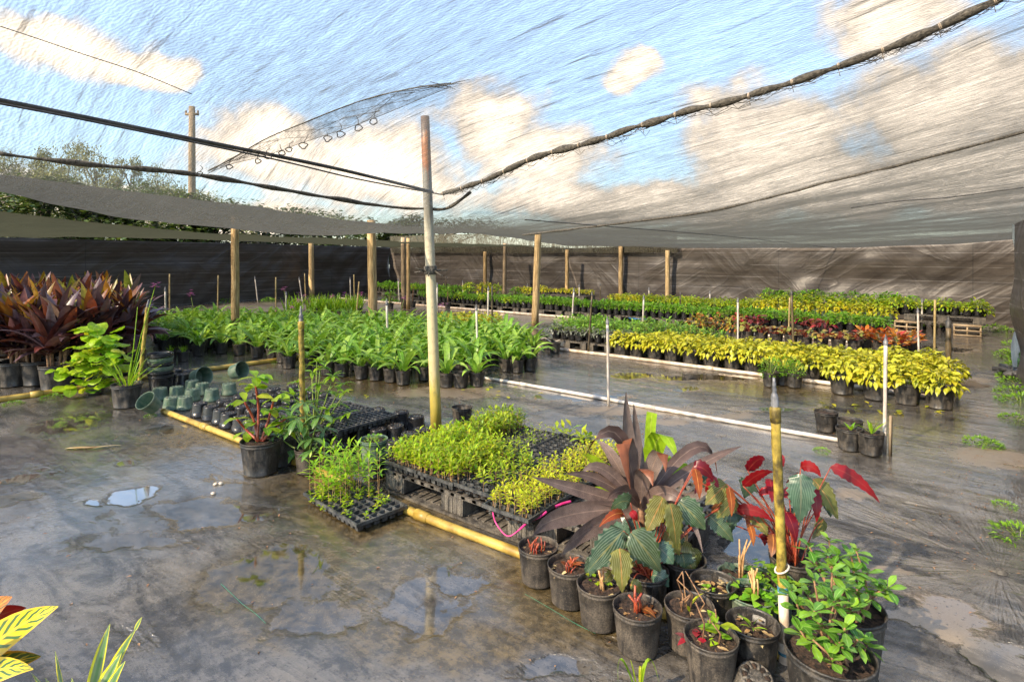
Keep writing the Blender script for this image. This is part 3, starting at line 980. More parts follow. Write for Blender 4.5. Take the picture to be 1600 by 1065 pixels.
ctlB += [(*W(-13.5, 3)[:2], 1.98), (*W(-13.5, 8)[:2], 1.82), (*W(-13.5, 13)[:2], 1.75), (*W(-17.8, 15)[:2], 1.72), (*W(-10, 15)[:2], 1.70), (*W(-18, -3)[:2], 2.1), (*W(-10, -3)[:2], 2.2)]
roofB = TPS(ctlB)


def sag(u, v):
    return 0.030 * mnoise.noise(Vector((u * 0.8, v * 1.6, 3.1))) + 0.012 * mnoise.noise(Vector((u * 1.1, v * 6.0, 9.1)))


def sheet(name, fn, u0, u1, v0, v1, step, m, edge_drop=None):
    mb = MB()
    nu, nv = int((u1 - u0) / step), int((v1 - v0) / step)
    for i in range(nu + 1):
        for j in range(nv + 1):
            u = u0 + (u1 - u0) * i / nu
            v = v0 + (v1 - v0) * j / nv
            p = W(u, v)
            z = fn(p.x, p.y) + sag(u, v)
            mb.vert((p.x, p.y, z), (u, v))
    for i in range(nu):
        for j in range(nv):
            a = i * (nv + 1) + j
            mb.face((a, a + nv + 1, a + nv + 2, a + 1))
    return mb.mesh(name, m)


roof = solo("shade_roof", sheet("roof_netting", roofA, -9.7, 4.5, -4.0, 15.05, 0.12, M['net']), "large see-through shade netting roof sheet stretched over the nursery floor", "shade netting")
roof2 = solo("shade_roof", sheet("roof_netting_left", roofB, -17.8, -9.7, -3.0, 15.05, 0.16, M['net_far']), "olive grey shade netting sheet hanging lower over the far left bay", "shade netting")


# strip of old netting hung between the roof and the far fence
mb = MB()
for i in range(91):
    u = -17.7 + i * .13
    for j in range(7):
        z = 1.50 + .11 * j
        p = W(u, 14.95 + .05 * mnoise.noise(Vector((u * 1.3, z, 2))))
        mb.vert((p.x, p.y, z + .05 * mnoise.noise(Vector((u * .5, 0, 7)))), (u, z))
for i in range(90):
    for j in range(6):
        a = i * 7 + j
        mb.face((a, a + 7, a + 8, a + 1))
solo("netting_skirt", mb.mesh("netting_skirt", M['net_edge_far']), "olive strip of old netting hanging above the far corner of the fence", "shade netting")


def onroof(px, py, fn=roofA, lo=1.8, hi=14):
    prev = None
    y = lo
    while y < hi:
        p = A(px, py, y)
        d = p.z - fn(p.x, p.y)
        if prev is not None and prev < 0 <= d or (prev is not None and prev > 0 >= d):
            return p
        prev = d
        y += 0.02
    return A(px, py, 3.3)


def smoothpath(pts, sub=6):
    pts = [Vector(p) for p in pts]
    outp = []
    n = len(pts)
    for i in range(n - 1):
        p0, p1, p2, p3 = pts[max(0, i - 1)], pts[i], pts[i + 1], pts[min(n - 1, i + 2)]
        for k in range(sub):
            x = k / sub
            outp.append(0.5 * ((2 * p1) + (p2 - p0) * x + (2 * p0 - 5 * p1 + 4 * p2 - p3) * x * x + (3 * p1 - p0 - 3 * p2 + p3) * x ** 3))
    outp.append(pts[-1])
    return outp


def lumpy_rope(pts, r, m, name, lump=0.35, seed=1, n=8, sub=8, period=None):
    mb = MB()
    sp = smoothpath(pts, sub)
    rs, q = [], []
    d = 0
    for i, p in enumerate(sp):
        if i:
            d += (p - sp[i - 1]).length
        x = mnoise.noise(Vector((d * 7, seed * 3.3, 0)))
        rr = r * (1 + lump * x)
        if period:
            rr *= 0.62 + 0.55 * abs(math.sin(math.pi * d / period))
        rs.append(max(r * 0.35, rr))
        q.append(p + Vector((0.25 * r * mnoise.noise(Vector((d * 5, 1, seed))), 0, 0.4 * r * mnoise.noise(Vector((d * 5, 5, seed))))))
    mb.tube(q, rs, n)
    return mb.mesh(name, m), sp


# the roof line wrapped in bunched netting, tied with twine
me, sp = lumpy_rope(rope_pts, 0.0205, M['rope'], "bunched_rope", 0.35, 2, 9, 14, 0.22)
rope = thing("roof_rope", "thick dark roof rope wrapped in bunched netting, tied with pale twine", "rope")
part("rope_core", me, rope)
mb = MB()
d = 0
last = -1
for i in range(1, len(sp) - 1):
    d += (sp[i] - sp[i - 1]).length
    if int(d / 0.22 + 0.0) != last:
        last = int(d / 0.22)
        tan = (sp[i + 1] - sp[i - 1]).normalized()
        a = tan.orthogonal().normalized()
        b_ = tan.cross(a)
        for q in range(2):
            ring = [sp[i] + tan * (0.006 * q) + (a * math.cos(x) + b_ * math.sin(x)) * 0.0165 for x in [2 * math.pi * k / 10 for k in range(11)]]
            mt = MB()
            mt.tube(ring, 0.0026, 5)
            if q == 0:
                tail = [sp[i] - Vector((0, 0, 0.015)), sp[i] + Vector((0.012, 0.004, -0.05))]
                mt.tube(tail, 0.0018, 4)
            part("tie", mt.mesh("twine_tie", M['twine']), rope)
# frayed netting strands along the rope
mb = MB()
for i in range(2, len(sp) - 2, 2):
    p = sp[i]
    for q in range(3):
        a = R.uniform(0, 6.3)
        p2 = sp[min(len(sp) - 1, i + R.randint(2, 7))] + Vector((R.uniform(-.02, .02), R.uniform(-.02, .02), R.uniform(-.045, .012)))
        mid = (p + p2) / 2 + Vector((R.uniform(-.02, .02), R.uniform(-.02, .02), R.uniform(-.05, 0.0)))
        mb.tube([p, mid, p2], 0.0018, 3, caps=False)
part("loose_strands", mb.mesh("loose_strands", M['rope']), rope)

me, _ = lumpy_rope([p - Vector((0, 0, 0.01)) for p in seam_pts], 0.013, M['rope'], "seam", 0.5, 5)
solo("roof_seam", me, "dark rolled netting seam curving from the middle up to the right edge", "netting seam")
me, _ = lumpy_rope(gath_pts + [A(700, 325, 4.74), A(735, 300, 4.6)], 0.013, M['rope'], "gather", 0.8, 9, 8, 12)
solo("roof_seam", me, "ragged gathered netting edge running from the left side to the leaning steel post", "netting seam")
mb = MB()
mb.tube(smoothpath(cab_pts + [A(-200, 118, 2.2)], 6), 0.0125, 8)
solo("support_cable", mb.mesh("support_cable", M['cable']), "thick straight black support cable under the netting at upper left", "cable")
mb = MB()
mb.tube(smoothpath([A(690, 304, 4.70), A(560, 280, 4.05), A(420, 247, 3.5), A(150, 191, 2.75), A(0, 162, 2.5), A(-200, 125, 2.2)], 6), 0.0055, 6)
solo("support_cable", mb.mesh("thin_cable", M['cable']), "thin dark line running just below the thick support cable at upper left", "cable")
mb = MB()
mb.tube(smoothpath([onroof(x, y) - Vector((0, 0, .008)) for x, y in [(0, 38), (60, 58), (130, 82), (220, 112), (300, 145)]], 5), 0.0022, 5)
solo("support_cable", mb.mesh("roof_wire", M['cable']), "hair-thin wire across the blue netting at the top left corner", "wire")
# lines above the far right bay
for pts, lab in [([(820, 340), (960, 352), (1080, 362), (1180, 372), (1320, 388)], "thin sagging line under the netting in front of the far brown fence"),
                 ([(1330, 322), (1400, 312), (1480, 306), (1600, 290)], "thin dark line below the rolled seam at the right side")]:
    mb = MB()
    mb.tube(smoothpath([onroof(x, y) - Vector((0, 0, .02)) for x, y in pts], 5), 0.006, 5)
    solo("support_cable", mb.mesh("roof_line", M['cable']), lab, "cable")

# edge seam with wire hooks where two widths of netting meet
edge_up = [(325, 268), (360, 250), (415, 218), (470, 195), (560, 160), (640, 140), (705, 131)]
edge_dn = [(325, 271), (360, 257), (415, 243), (470, 224), (560, 194), (640, 162), (705, 135)]
mb = MB()
ups = [onroof(x, y) for x, y in edge_up]
dns = [A(x, y, u.y - 0.02) for (x, y), u in zip(edge_dn, ups)]
ups, dns = smoothpath(ups, 5), smoothpath(dns, 5)
for i, (a, b_) in enumerate(zip(ups, dns)):
    mb.vert(a, (i, 0))
    mb.vert((a + b_) / 2 + Vector((0.012 * math.sin(i), 0.012 * math.cos(i * 1.3), 0)), (i, .5))
    mb.vert(b_, (i, 1))
for i in range(len(ups) - 1):
    o = 3 * i
    mb.face((o, o + 1, o + 4, o + 3))
    mb.face((o + 1, o + 2, o + 5, o + 4))
flap = thing("netting_flap", "loose hanging strip of dark netting with bunched hem at upper left centre", "netting flap")
part("flap_cloth", mb.mesh("flap_cloth", M['net_edge']), flap)
mb = MB()
mb.tube([p + Vector((0, 0, .004)) for p in ups], [0.0035 + 0.004 * abs(mnoise.noise(Vector((i * .7, 0, 0)))) for i in range(len(ups))], 5)
mb.tube(dns, 0.0018, 5)
for q in range(16):
    i0 = R.randint(0, len(ups) - 8)
    a_, b_ = ups[i0], ups[i0 + 6].lerp(dns[i0 + 6], R.random())
    mb.tube([a_.lerp(dns[i0], R.random()), (a_ + b_) / 2 + Vector((0, 0, R.uniform(-.02, .02))), b_], 0.0014, 3, caps=False)
for (x0, y0, x1, y1) in [(690, 136, 735, 124), (672, 128, 712, 140), (640, 142, 722, 130), (655, 134, 700, 139)]:
    mb.tube([onroof(x0, y0), onroof((x0 + x1) / 2, (y0 + y1) / 2 - 1), onroof(x1, y1)], [.0015, .003, .001], 4, caps=False)
part("hem", mb.mesh("hem", M['rope']), flap)
hk = [(312, 272), (358, 261), (403, 252), (419, 245), (441, 239), (452, 234), (474, 228), (512, 217), (532, 210), (560, 200), (584, 190)]
for i, (x, y) in enumerate(hk):
    p = A(x, y, onroof(x, y - 18).y - 0.03)
    mb = MB()
    r = 0.025 if i > 5 else 0.018
    ring = [Vector((r * math.cos(a) * (1 + .25 * math.sin(3 * a + i)), 0.006 * math.sin(2 * a), r * .75 * math.sin(a))) for a in [2 * math.pi * k / 12 for k in range(13)]]
    mb.tube(ring, 0.0036, 5)
    mb.tube([Vector((0, 0, r * .7)), Vector((R.uniform(-.02, .02), 0.01, r * 2.0)), Vector((R.uniform(-.03, .03), 0.02, r * 3.0))], 0.0022, 4)
    solo("wire_hook", mb.mesh("wire_hook", M['cable']), f"small bent wire hook on the netting edge, {ORD[i]} from the left", "hook", p, (0, 0, R.uniform(-.5, .5)), "wire hooks along the netting edge")

# ------------------------------------------------------------------ fences


def fence(name, p0, p1, top, label, bulge=0.05, seed=1, step=0.10, gather=None):
    mb = MB()
    p0, p1 = Vector(p0), Vector(p1)
    L = (p1 - p0).length
    dr = (p1 - p0).normalized()
    nr = Vector((-dr.y, dr.x, 0))
    nx, nz = int(L / step), 22
    for i in range(nx + 1):
        x = L * i / nx
        zt = top(x)
        for j in range(nz + 1):
            v = j / nz
            z = 0.0 + zt * v
            # diagonal folds fanning from the fixings
            a = mnoise.noise(Vector((x * 1.4 + z * 1.1, z * 0.55, seed)))
            b_ = mnoise.noise(Vector((x * 2.2 - z * 2.0, z * 0.8, seed + 7)))
            c_ = mnoise.noise(Vector((x * 0.35, z * 1.8, seed + 3)))
            o = bulge * (0.55 * a + 0.45 * b_ + 0.9 * c_) * (0.35 + 0.65 * math.sin(math.pi * min(1, v * 1.05)) ** 0.6)
            if gather:
                o += gather(x, z)
            q = p0 + dr * x + nr * o
            mb.vert((q.x, q.y, z), (x, z))
    for i in range(nx):
        for j in range(nz):
            a = i * (nz + 1) + j
            mb.face((a, a + nz + 1, a + nz + 2, a + 1))
    return solo(name, mb.mesh(name, M['fence']), label, "cloth fence")


FV = 15.1
fence("cloth_fence", W(-17.9, FV), W(1.05, FV), lambda x: 1.70 - 0.05 * math.sin(x * .9) + 0.14 * max(0, (x - 13) / 5), "long wrinkled brown sunlit cloth fence closing the back of the nursery", 0.10, 1)
fence("cloth_fence", W(-17.9, -2.0), W(-17.9, FV), lambda x: 1.93 - 0.012 * x, "wrinkled charcoal cloth fence in shade along the left side", 0.13, 4)
fence("cloth_fence", W(1.0, 15.0), W(0.50, 9.0), lambda x: 1.72 + 0.02 * x, "dark cloth wall closing the far right corner", 0.09, 9, gather=lambda x, z: 0.10 * math.sin(x * 9) * max(0, 1 - x / 1.6) * (0.3 + z / 2))
fence("cloth_fence", W(.50, 9.0), W(1.2, 3.0), lambda x: 1.84 + 0.05 * x, "nearer dark cloth wall panel at the extreme right edge", 0.08, 13)
mb = MB()
c0 = W(.50, 9.3)
for k in range(14):
    a = k * 0.7
    p = Vector((c0.x + R.uniform(-.1, .05), c0.y + R.uniform(-.15, .15), 0.03))
    mb.tube([p, p + Vector((R.uniform(-.12, .12), R.uniform(-.2, .2), 0.06)), p + Vector((R.uniform(-.2, .1), R.uniform(-.3, .3), 0.02))], 0.03, 6)
solo("cloth_bundle", mb.mesh("cloth_bundle", M['cable']), "rolled black cloth bundle on the ground under the right wall", "cloth bundle")

# ------------------------------------------------------------------ posts


def post(pxb, pyb, pxt, pyt, wpx, m, label, kind=0, name="wooden_post"):
    p = G(pxb, pyb)
    q = A(pxt, pyt, p.y)
    r = wpx / FPX * p.y / 2
    L = (q - p).length
    mb = MB()
    n = 10 if kind else 8
    pts = [Vector((0, 0, L * k / 8)) + Vector((0.01 * mnoise.noise(Vector((k * .6, pxb, 0))), 0.01 * mnoise.noise(Vector((k * .6, pxb, 4))), 0)) for k in range(9)]
    mb.tube(pts, [r * (1.05 - 0.10 * k / 8 + 0.03 * mnoise.noise(Vector((k, pxb, 2)))) for k in range(9)], n)
    o = solo(name, mb.mesh(name, M[m]), label, "post", p)
    o.rotation_euler = (q - p).to_track_quat('Z', 'Y').to_euler()
    return o


post(368, 533, 367, 338, 12.5, 'wood', "thick wooden roof post standing among orchids nearest the charcoal left fence")
post(487, 464, 486, 378, 8.5, 'wood', "wooden post in front of the charcoal fence beside the spiky green bed")
post(583, 507, 580, 344, 14, 'wood', "thick orange-brown wooden post with a split foot rising behind the orchids")
post(631, 482, 630, 371, 8, 'wood_grey', "left half of a weathered double post behind the steel post", name="wooden_post")
post(638, 483, 638, 372, 6, 'wood', "right half of a weathered double post behind the steel post", name="wooden_post")
post(758, 464, 758, 393, 6, 'wood', "pale slender post against the brown fence above yellow bushes")
post(788, 470, 789, 380, 6, 'wood_grey', "dark slender post in the middle in front of the brown fence")
post(836, 508, 841, 360, 11, 'wood', "tall sunlit wooden post at the end of the green pot rows in the middle")
post(886, 474, 886, 390, 6, 'wood', "sunlit slender post against the brown fence behind the small yellow tray plants")
post(970, 477, 970, 384, 7, 'wood', "wooden post between two far pallets of green and yellow plants")
post(1043, 482, 1043, 391, 7, 'wood', "wooden post standing against the brown fence behind yellow-green pots")

# leaning steel post with a brace and bolts, standing among trays
p = Pole
top = A(664, 182, p.y)
L = (top - p).length
mb = MB()
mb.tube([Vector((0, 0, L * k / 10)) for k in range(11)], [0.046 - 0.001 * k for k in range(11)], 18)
sp_ = thing("steel_post", "leaning round steel post with veil-darkened grey upper part, yellow algae foot and rusty top", "post", p)
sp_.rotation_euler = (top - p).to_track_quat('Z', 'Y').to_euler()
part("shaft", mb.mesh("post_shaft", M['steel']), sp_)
mb = MB()
mb.lathe([(0.046, L * .505), (0.052, L * .507), (0.052, L * .53), (0.046, L * .532)], 18)
part("clamp_collar", mb.mesh("clamp_collar", M['rope']), sp_)
mb = MB()
for k in range(7):
    a = k * .9
    mb.tube([Vector((0.05 * math.cos(a), 0.05 * math.sin(a), L * .515)), Vector((0.14 * math.cos(a), 0.14 * math.sin(a), L * .515 + R.uniform(-.05, .04)))], 0.006, 5)
part("guy_wires", mb.mesh("guy_wires", M['rope']), sp_)

# utility pole outside
p = A(300, 520, 26)
mb = MB()
up = thing("utility_pole", "weathered utility pole beyond the left fence seen through the netting", "utility pole", (p.x, p.y, 0))
mb.tube([Vector((0, 0, z)) for z in (0, 3, 6, 8.1)], [0.17, 0.16, 0.145, 0.13], 10)
part("shaft", mb.mesh("pole_shaft", M['wood_grey']), up)
mb = MB()
mb.box(-0.30, -.05, 7.7, 0.30, .05, 7.8)
for x in (-.27, .27):
    mb.lathe([(0.035, 7.8), (0.05, 7.86), (0.03, 7.92), (0.0, 7.95)], 8, c=(x, 0, 0))
part("crossarm", mb.mesh("crossarm", M['wood_grey']), up)

# ------------------------------------------------------------------ pipes lying on the ground


def pipe(pts, r, m, label, seed=0):
    mb = MB()
    q = smoothpath(pts, 10)
    q = [p + Vector((0, 0, r * .9)) for p in q]
    mb.tube(q, r, 12)
    L = 0
    o = thing("ground_pipe", label, "pipe", (0, 0, 0))
    part("pipe_run", mb.mesh("pipe_run", M[m]), o)
    for i in range(6, len(q) - 6, 12):
        t_ = (q[i + 1] - q[i - 1]).normalized() * 0.05
        mc = MB()
        mc.tube([q[i] - t_, q[i] + t_], r * 1.22, 12)
        part("coupling", mc.mesh("pipe_coupling", M[m]), o)
    return o


pipe([G(255, 645), G(380, 694), G(520, 750), G(660, 812), G(815, 872), G(1000, 950), G(1225, 1030)], 0.024, 'pvc_yellow', "yellow stained pipe lying along the wet aisle past the pallet to the front pots")
pipe([W(-4.65, 5.2), W(-3.3, 5.22), W(-2.1, 5.19), W(-0.72, 5.2)], 0.018, 'pvc', "clean off-white pipe crossing the floor from the orchids to the white riser")
pipe([W(-5.6, 7.42), W(-4.0, 7.44), W(-2.2, 7.38), W(-0.9, 7.36), W(-.2, 7.3)], 0.024, 'pvc_aged', "cream pipe along the front of the yellow leaf row")
pipe([W(-7.75, 2.3), W(-7.5, 3.6), W(-7.3, 5.6)], 0.030, 'pvc_yellow', "mossy yellow pipe running back from the purple plants to the orchids")
pipe([G(-60, 637), G(0, 628), G(70, 618), G(130, 609)], 0.030, 'pvc_yellow', "mossy yellow pipe in front of the purple plants at left edge")
pipe([W(-16, 11.35), W(-12.5, 11.25), W(-9, 11.2), W(-6.9, 11.2)], 0.03, 'pvc_aged', "pale pipe on bare sand in front of the far green pots")
pipe([W(-3.4, 11.0), W(-2, 11.0), W(-0.9, 11.0)], 0.02, 'pvc_aged', "short pale pipe on wet floor near the wooden crates")

# ------------------------------------------------------------------ risers and stakes


def riser_parts(kind, h, r):
    """a sprinkler riser or stake of height h: shaft and head"""
    mb = MB()
    pts = [Vector((0, 0, h * k / 6)) for k in range(7)]
    head = None
    if kind in ('w', 'W'):
        mb.tube(pts, r, 8)
        head = MB()
        head.lathe([(r * 1.25, h), (r * 1.3, h + r * 2.4), (r * .8, h + r * 2.6), (r * .8, h + r * 4.4), (r * .35, h + r * 4.6), (r * .3, h + r * 6)], 8)
        return mb.mesh("riser_pipe", M['pvc']), head.mesh("sprinkler_head", M['fitting'])
    if kind == 'b':
        mb.tube(pts, [r * (1 + .1 * math.sin(k * 2)) for k in range(7)], 7)
        return mb.mesh("stake_shaft", M['bamboo']), None
    mb.tube(pts, [r * (1 + .1 * math.sin(k * 2)) for k in range(7)], 7)
    head = MB()
    head.lathe([(r * 1.0, h), (r * 1.0, h + r * 3), (r * .5, h + r * 3.2), (r * .4, h + r * 4.6)], 8)
    return mb.mesh("stake_shaft", M['stake_dark'] if kind == 'd' else M['bamboo']), head.mesh("stake_nozzle", M['cable'])


ST = [  # top column, top row, foot column, foot row, kind, where it stands
    (258, 447, 259, 512, 'w', "beside the purple plants"), (265, 428, 265, 500, 'b', "behind the purple plants"), (341, 430, 340, 487, 'b', "before the charcoal fence"),
    (367, 453, 366, 520, 'w', "in front of the thick orchid post"), (398, 431, 403, 474, 'w', "leaning on the sand by the charcoal fence"), (431, 433, 431, 505, 'b', "behind the orchid bed"),
    (447, 454, 447, 510, 'w', "beside pink orchid flowers"), (467, 432, 474, 480, 'w', "leaning before the charcoal fence"), (476, 427, 478, 476, 'b', "left of the charcoal fence post"),
    (547, 432, 548, 470, 'w', "behind the spiky bed at right"), (553, 429, 554, 480, 'b', "behind the spiky bed"), (561, 440, 556, 505, 'b', "in front of the thick split post"),
    (604, 466, 606, 545, 'W', "among orchids beside the split post"), (622, 434, 624, 472, 'w', "left of the double post"), (676, 434, 681, 470, 'w', "leaning right behind the steel post"), (683, 441, 683, 510, 'w', "right behind the steel post"),
    (697, 434, 697, 470, 'd', "against the brown fence near the steel post"), (723, 437, 723, 470, 'w', "left of the far yellow bushes"), (744, 475, 747, 575, 'W', "in the right part of the orchid bed"),
    (763, 446, 762, 520, 'w', "beyond the pale yellow shrubs"), (769, 452, 769, 530, 'd', "at the right end of the pale yellow shrubs"), (824, 442, 825, 470, 'w', "beside the flowering far bush"),
    (855, 436, 856, 464, 'w', "against the brown fence near the middle post"), (897, 449, 893, 512, 'w', "among the green pots right of the middle post"), (905, 443, 905, 480, 'w', "near the far small tray plants"),
    (925, 462, 919, 553, 'd', "standing in front of the green pots on pallet"), (938, 447, 938, 490, 'd', "rising from the second green row"), (949, 494, 951, 634, 'W', "standing on the clean white pipe"),
    (1006, 460, 1004, 520, 'w', "behind the left end of the yellow row"), (1014, 448, 1014, 480, 'w', "left of the far brown fence post"), (1022, 441, 1022, 470, 'd', "against the fence above yellow-green pots"), (1063, 460, 1063, 506, 'd', "at the blue sheet"),
    (1100, 447, 1100, 474, 'w', "against the fence behind the green pallets"), (1109, 453, 1110, 488, 'w', "in front of the far green pallets"), (1142, 450, 1142, 478, 'd', "before the brown fence at right of centre"), (1153, 463, 1153, 540, 'w', "left of the bronze begonias"),
    (1206, 451, 1206, 476, 'w', "against the fence behind the far yellow pots"), (1224, 463, 1223, 494, 'w', "in front of the far yellow pots"), (1234, 465, 1232, 530, 'b', "leaning among the crimson plants"),
    (1237, 461, 1241, 575, 'd', "above the green bushes in the yellow row"), (1336, 459, 1336, 480, 'w', "behind the far green row near the fence"), (1384, 522, 1382, 706, 'W', "beside the three soil pots"),
    (1434, 480, 1436, 575, 'w', "right of the orange crotons"), (1441, 465, 1440, 518, 'w', "at the left crate"), (1461, 468, 1460, 553, 'b', "on the wet floor near the crates"), (1482, 512, 1482, 600, 'D', "in the right end of the yellow row"),
    (1511, 462, 1511, 500, 'w', "behind the last far green pots")]
KW = {'w': "thin white riser", 'W': "tall white pipe riser with grey head", 'b': "thin bamboo stake", 'd': "dark wet stake with nozzle", 'D': "thick dark brown split stake"}
for (xt, yt, xb, yb, k, where) in ST:
    p = G(xb, yb)
    q = A(xt, yt, p.y)
    h = (q - p).length
    r = {'w': 0.016, 'W': 0.018, 'b': 0.016, 'd': 0.015, 'D': 0.028}[k]
    if k in 'Ww':
        r = max(0.009, r * (0.75 if p.y < 8.6 else 1.0))
        h -= r * 6
    o = thing("sprinkler_riser" if k in 'wW' else "wooden_stake", f"{KW[k]} {where}", "riser" if k in 'wW' else "stake", p, group="risers and stakes among the beds")
    o.rotation_euler = (q - p).to_track_quat('Z', 'Y').to_euler()
    s1, s2 = riser_parts('d' if k == 'D' else k, h, r)
    part("shaft", s1, o)
    if s2:
        part("head", s2, o)
# a weathered lath leaning on the white riser
mb = MB()
p = G(1391, 712)
mb.box(-.012, -.006, 0, .012, .006, .30)
solo("wooden_stake", mb.mesh("broken_lath", M['wood_grey']), "short broken lath beside the white riser near three soil pots", "stake", p, (0.03, -0.02, .4))

# hero risers in the foreground


def hero_riser(xt, yt, xb, yb, r, m, label, neck=0.12, band=False):
    p = G(xb, yb)
    q = A(xt, yt, p.y)
    L = (q - p).length
    o = thing("sprinkler_riser", label, "riser", p)
    o.rotation_euler = (q - p).to_track_quat('Z', 'Y').to_euler()
    mb = MB()
    hb = L - neck
    pts = [Vector((0.004 * mnoise.noise(Vector((k * .7, xb, 0))), 0.004 * mnoise.noise(Vector((k * .7, xb, 3))), hb * k / 14)) for k in range(15)]
    mb.tube(pts, [r * (1 + 0.03 * mnoise.noise(Vector((k * 1.1, 2, xb)))) for k in range(15)], 14)
    part("shaft", mb.mesh("riser_shaft", M[m]), o)
    mb = MB()
    mb.lathe([(r, hb - .055), (r * 1.14, hb - .05), (r * 1.18, hb - .004), (r * 1.1, hb), (r * .8, hb + .002), (r * .78, hb + .005)], 14)
    part("coupling", mb.mesh("riser_coupling", M[m]), o)
    mb = MB()
    mb.lathe([(r * .78, hb), (r * .80, hb + neck * .36), (r * .62, hb + neck * .46), (r * .44, hb + neck * .5), (r * .48, hb + neck * .66), (r * .36, hb + neck * .7), (r * .42, hb + neck * .8), (r * .3, hb + neck * .86), (r * .3, hb + neck), (0.001, hb + neck)], 12)
    part("sprinkler_head", mb.mesh("sprinkler_head", M['fitting']), o)
    return o, L


hr, L = hero_riser(1209, 590, 1228, 1032, 0.017, 'pvc_algae', "yellow-brown algae-stained riser with grey sprinkler head among the front pots", 0.11)
mb = MB()
mb.tube([Vector((0, 0, 0.0)), Vector((0, 0, .27))], 0.0178, 14)
part("clean_lower_pipe", mb.mesh("clean_lower_pipe", M['pvc_aged']), hr)
mb = MB()
mb.lathe([(0.0182, .255), (0.0188, .257), (0.0188, .275), (0.0182, .277)], 14)
part("tape_band", mb.mesh("tape_band", M['blue_mark']), hr)
mb = MB()
mb.tube([Vector((0.024 * math.cos(a), 0.024 * math.sin(a), .34 + 0.012 * math.sin(a))) for a in [2 * math.pi * k / 12 for k in range(13)]], 0.0035, 6)
part("wire_ring", mb.mesh("wire_ring", M['pvc']), hr)
mb = MB()
mb.tube([Vector((0, 0, 0.03)), Vector((-.05, 0.035, 0.025)), Vector((-.10, 0.075, 0.024))], 0.027, 14)
mb.lathe([(0.027, -.005), (0.028, 0.07), (0.025, 0.075)], 14)
part("elbow", mb.mesh("pipe_elbow", M['pvc_aged']), hr)
mb = MB()
mb.lathe([(0.0284, 0.030), (0.0284, 0.042)], 14)
part("blue_ring", mb.mesh("blue_ring", M['blue_mark']), hr)
hero_riser(470, 478, 474, 700, 0.021, 'pvc_algae', "brown ringed riser rising out of the yellow-green bush in the centre left", 0.12)
hero_riser(232, 468, 215, 622, 0.019, 'pvc_algae', "slanting mossy riser beside the bright round-leaf plant", 0.08)

# ------------------------------------------------------------------ trees beyond the fence


def tree_meshes(seed, n=2400, tall=False):
    rr = random.Random(seed)
    tr = MB()
    tr.tube([Vector((0, 0, 0)), Vector((.02, 0, .25)), Vector((-.02, .02, .5)), Vector((0, 0, .8))], [0.035, 0.028, 0.02, 0.008], 8)
    cl_ = []
    for k in range(16):
        a = rr.uniform(0, 6.28)
        z = rr.uniform(.28, .92)
        rad_ = (0.36 if not tall else .24) * math.sin(math.pi * min(1, (z - .12) / .95)) ** .6
        c_ = Vector((rad_ * rr.uniform(.4, 1) * math.cos(a), rad_ * rr.uniform(.4, 1) * math.sin(a), z))
        cl_.append((c_, rr.uniform(.08, .17)))
        b0 = Vector((0, 0, z * rr.uniform(.45, .8)))
        tr.tube([b0, (b0 + c_) / 2 + Vector((0, 0, .02)), c_], [0.012, .008, .003], 5)
    cr = MB()
    for k in range(n):
        c_, s_ = rr.choice(cl_)
        d_ = Vector((rr.gauss(0, 1), rr.gauss(0, 1), rr.gauss(0, .8)))
        d_ = d_.normalized() * s_ * rr.uniform(.25, 1.05) ** .6
        cr.leaf(c_ + d_, rr.uniform(0, 6.28), rr.uniform(-.6, 1.0), rr.uniform(.022, .045), rr.uniform(.014, .024), rr.uniform(0, 1), P_ovate, 2, .1)
    return tr.mesh("tree_trunk", M['bark']), cr.mesh("tree_crown", M['l_tree'])


TM = [tree_meshes(3, 5200), tree_meshes(8, 5200), tree_meshes(21, 2200, True)]
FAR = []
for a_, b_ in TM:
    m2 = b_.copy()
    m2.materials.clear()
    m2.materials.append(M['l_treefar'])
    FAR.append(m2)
TR = [(-30, 40, 236, 8, 0), (45, 41, 230, 7, 1), (100, 39, 222, 6, 2), (150, 42, 230, 7, 0), (205, 40, 240, 6, 1), (255, 43, 254, 6, 2), (20, 26, 262, 6, 1), (120, 27, 270, 6, 0), (330, 34, 300, 6, 0),
      (400, 33, 322, 6, 1), (470, 35, 335, 6, 2), (540, 34, 340, 6, 0), (600, 36, 348, 6, 1), (660, 38, 352, 5, 2), (200, 26, 282, 5, 2), (-120, 38, 236, 8, 2), (290, 29, 290, 5, 1)]
TRL = ["leftmost tall tree of the hazy grove beyond the left fence", "leafy tree behind the netting just right of the left edge", "slender tree beyond the fence above the purple plants", "round tree in the middle of the hazy grove at left",
       "lower tree left of the utility pole beyond the fence", "small slim tree touching the utility pole beyond the netting", "nearer bushy tree at left edge filling the gap between netting sheets", "nearer round tree showing in the left netting gap",
       "low tree just right of the utility pole", "low tree above the thick orchid post in the netting gap", "slim low tree above the charcoal fence post", "low round tree left of the orange-brown split post", "low tree behind the orange-brown split post",
       "small slim tree beyond the steel post", "short slim tree showing in the netting gap below the utility pole", "tall slim tree at the very left edge", "short bushy tree under the utility pole"]
TR += [(-40, 22, 276, 11, 0), (60, 22, 282, 11, 1), (150, 23, 290, 11, 0), (240, 23, 299, 11, 1), (330, 24, 310, 11, 0), (420, 25, 320, 11, 1), (510, 26, 328, 11, 0), (600, 27, 336, 11, 1), (690, 28, 342, 11, 0)]
TRL += [f"dark dense bush of the hedge line close behind the left fence, {ORD[i]} from the left" for i in range(9)]
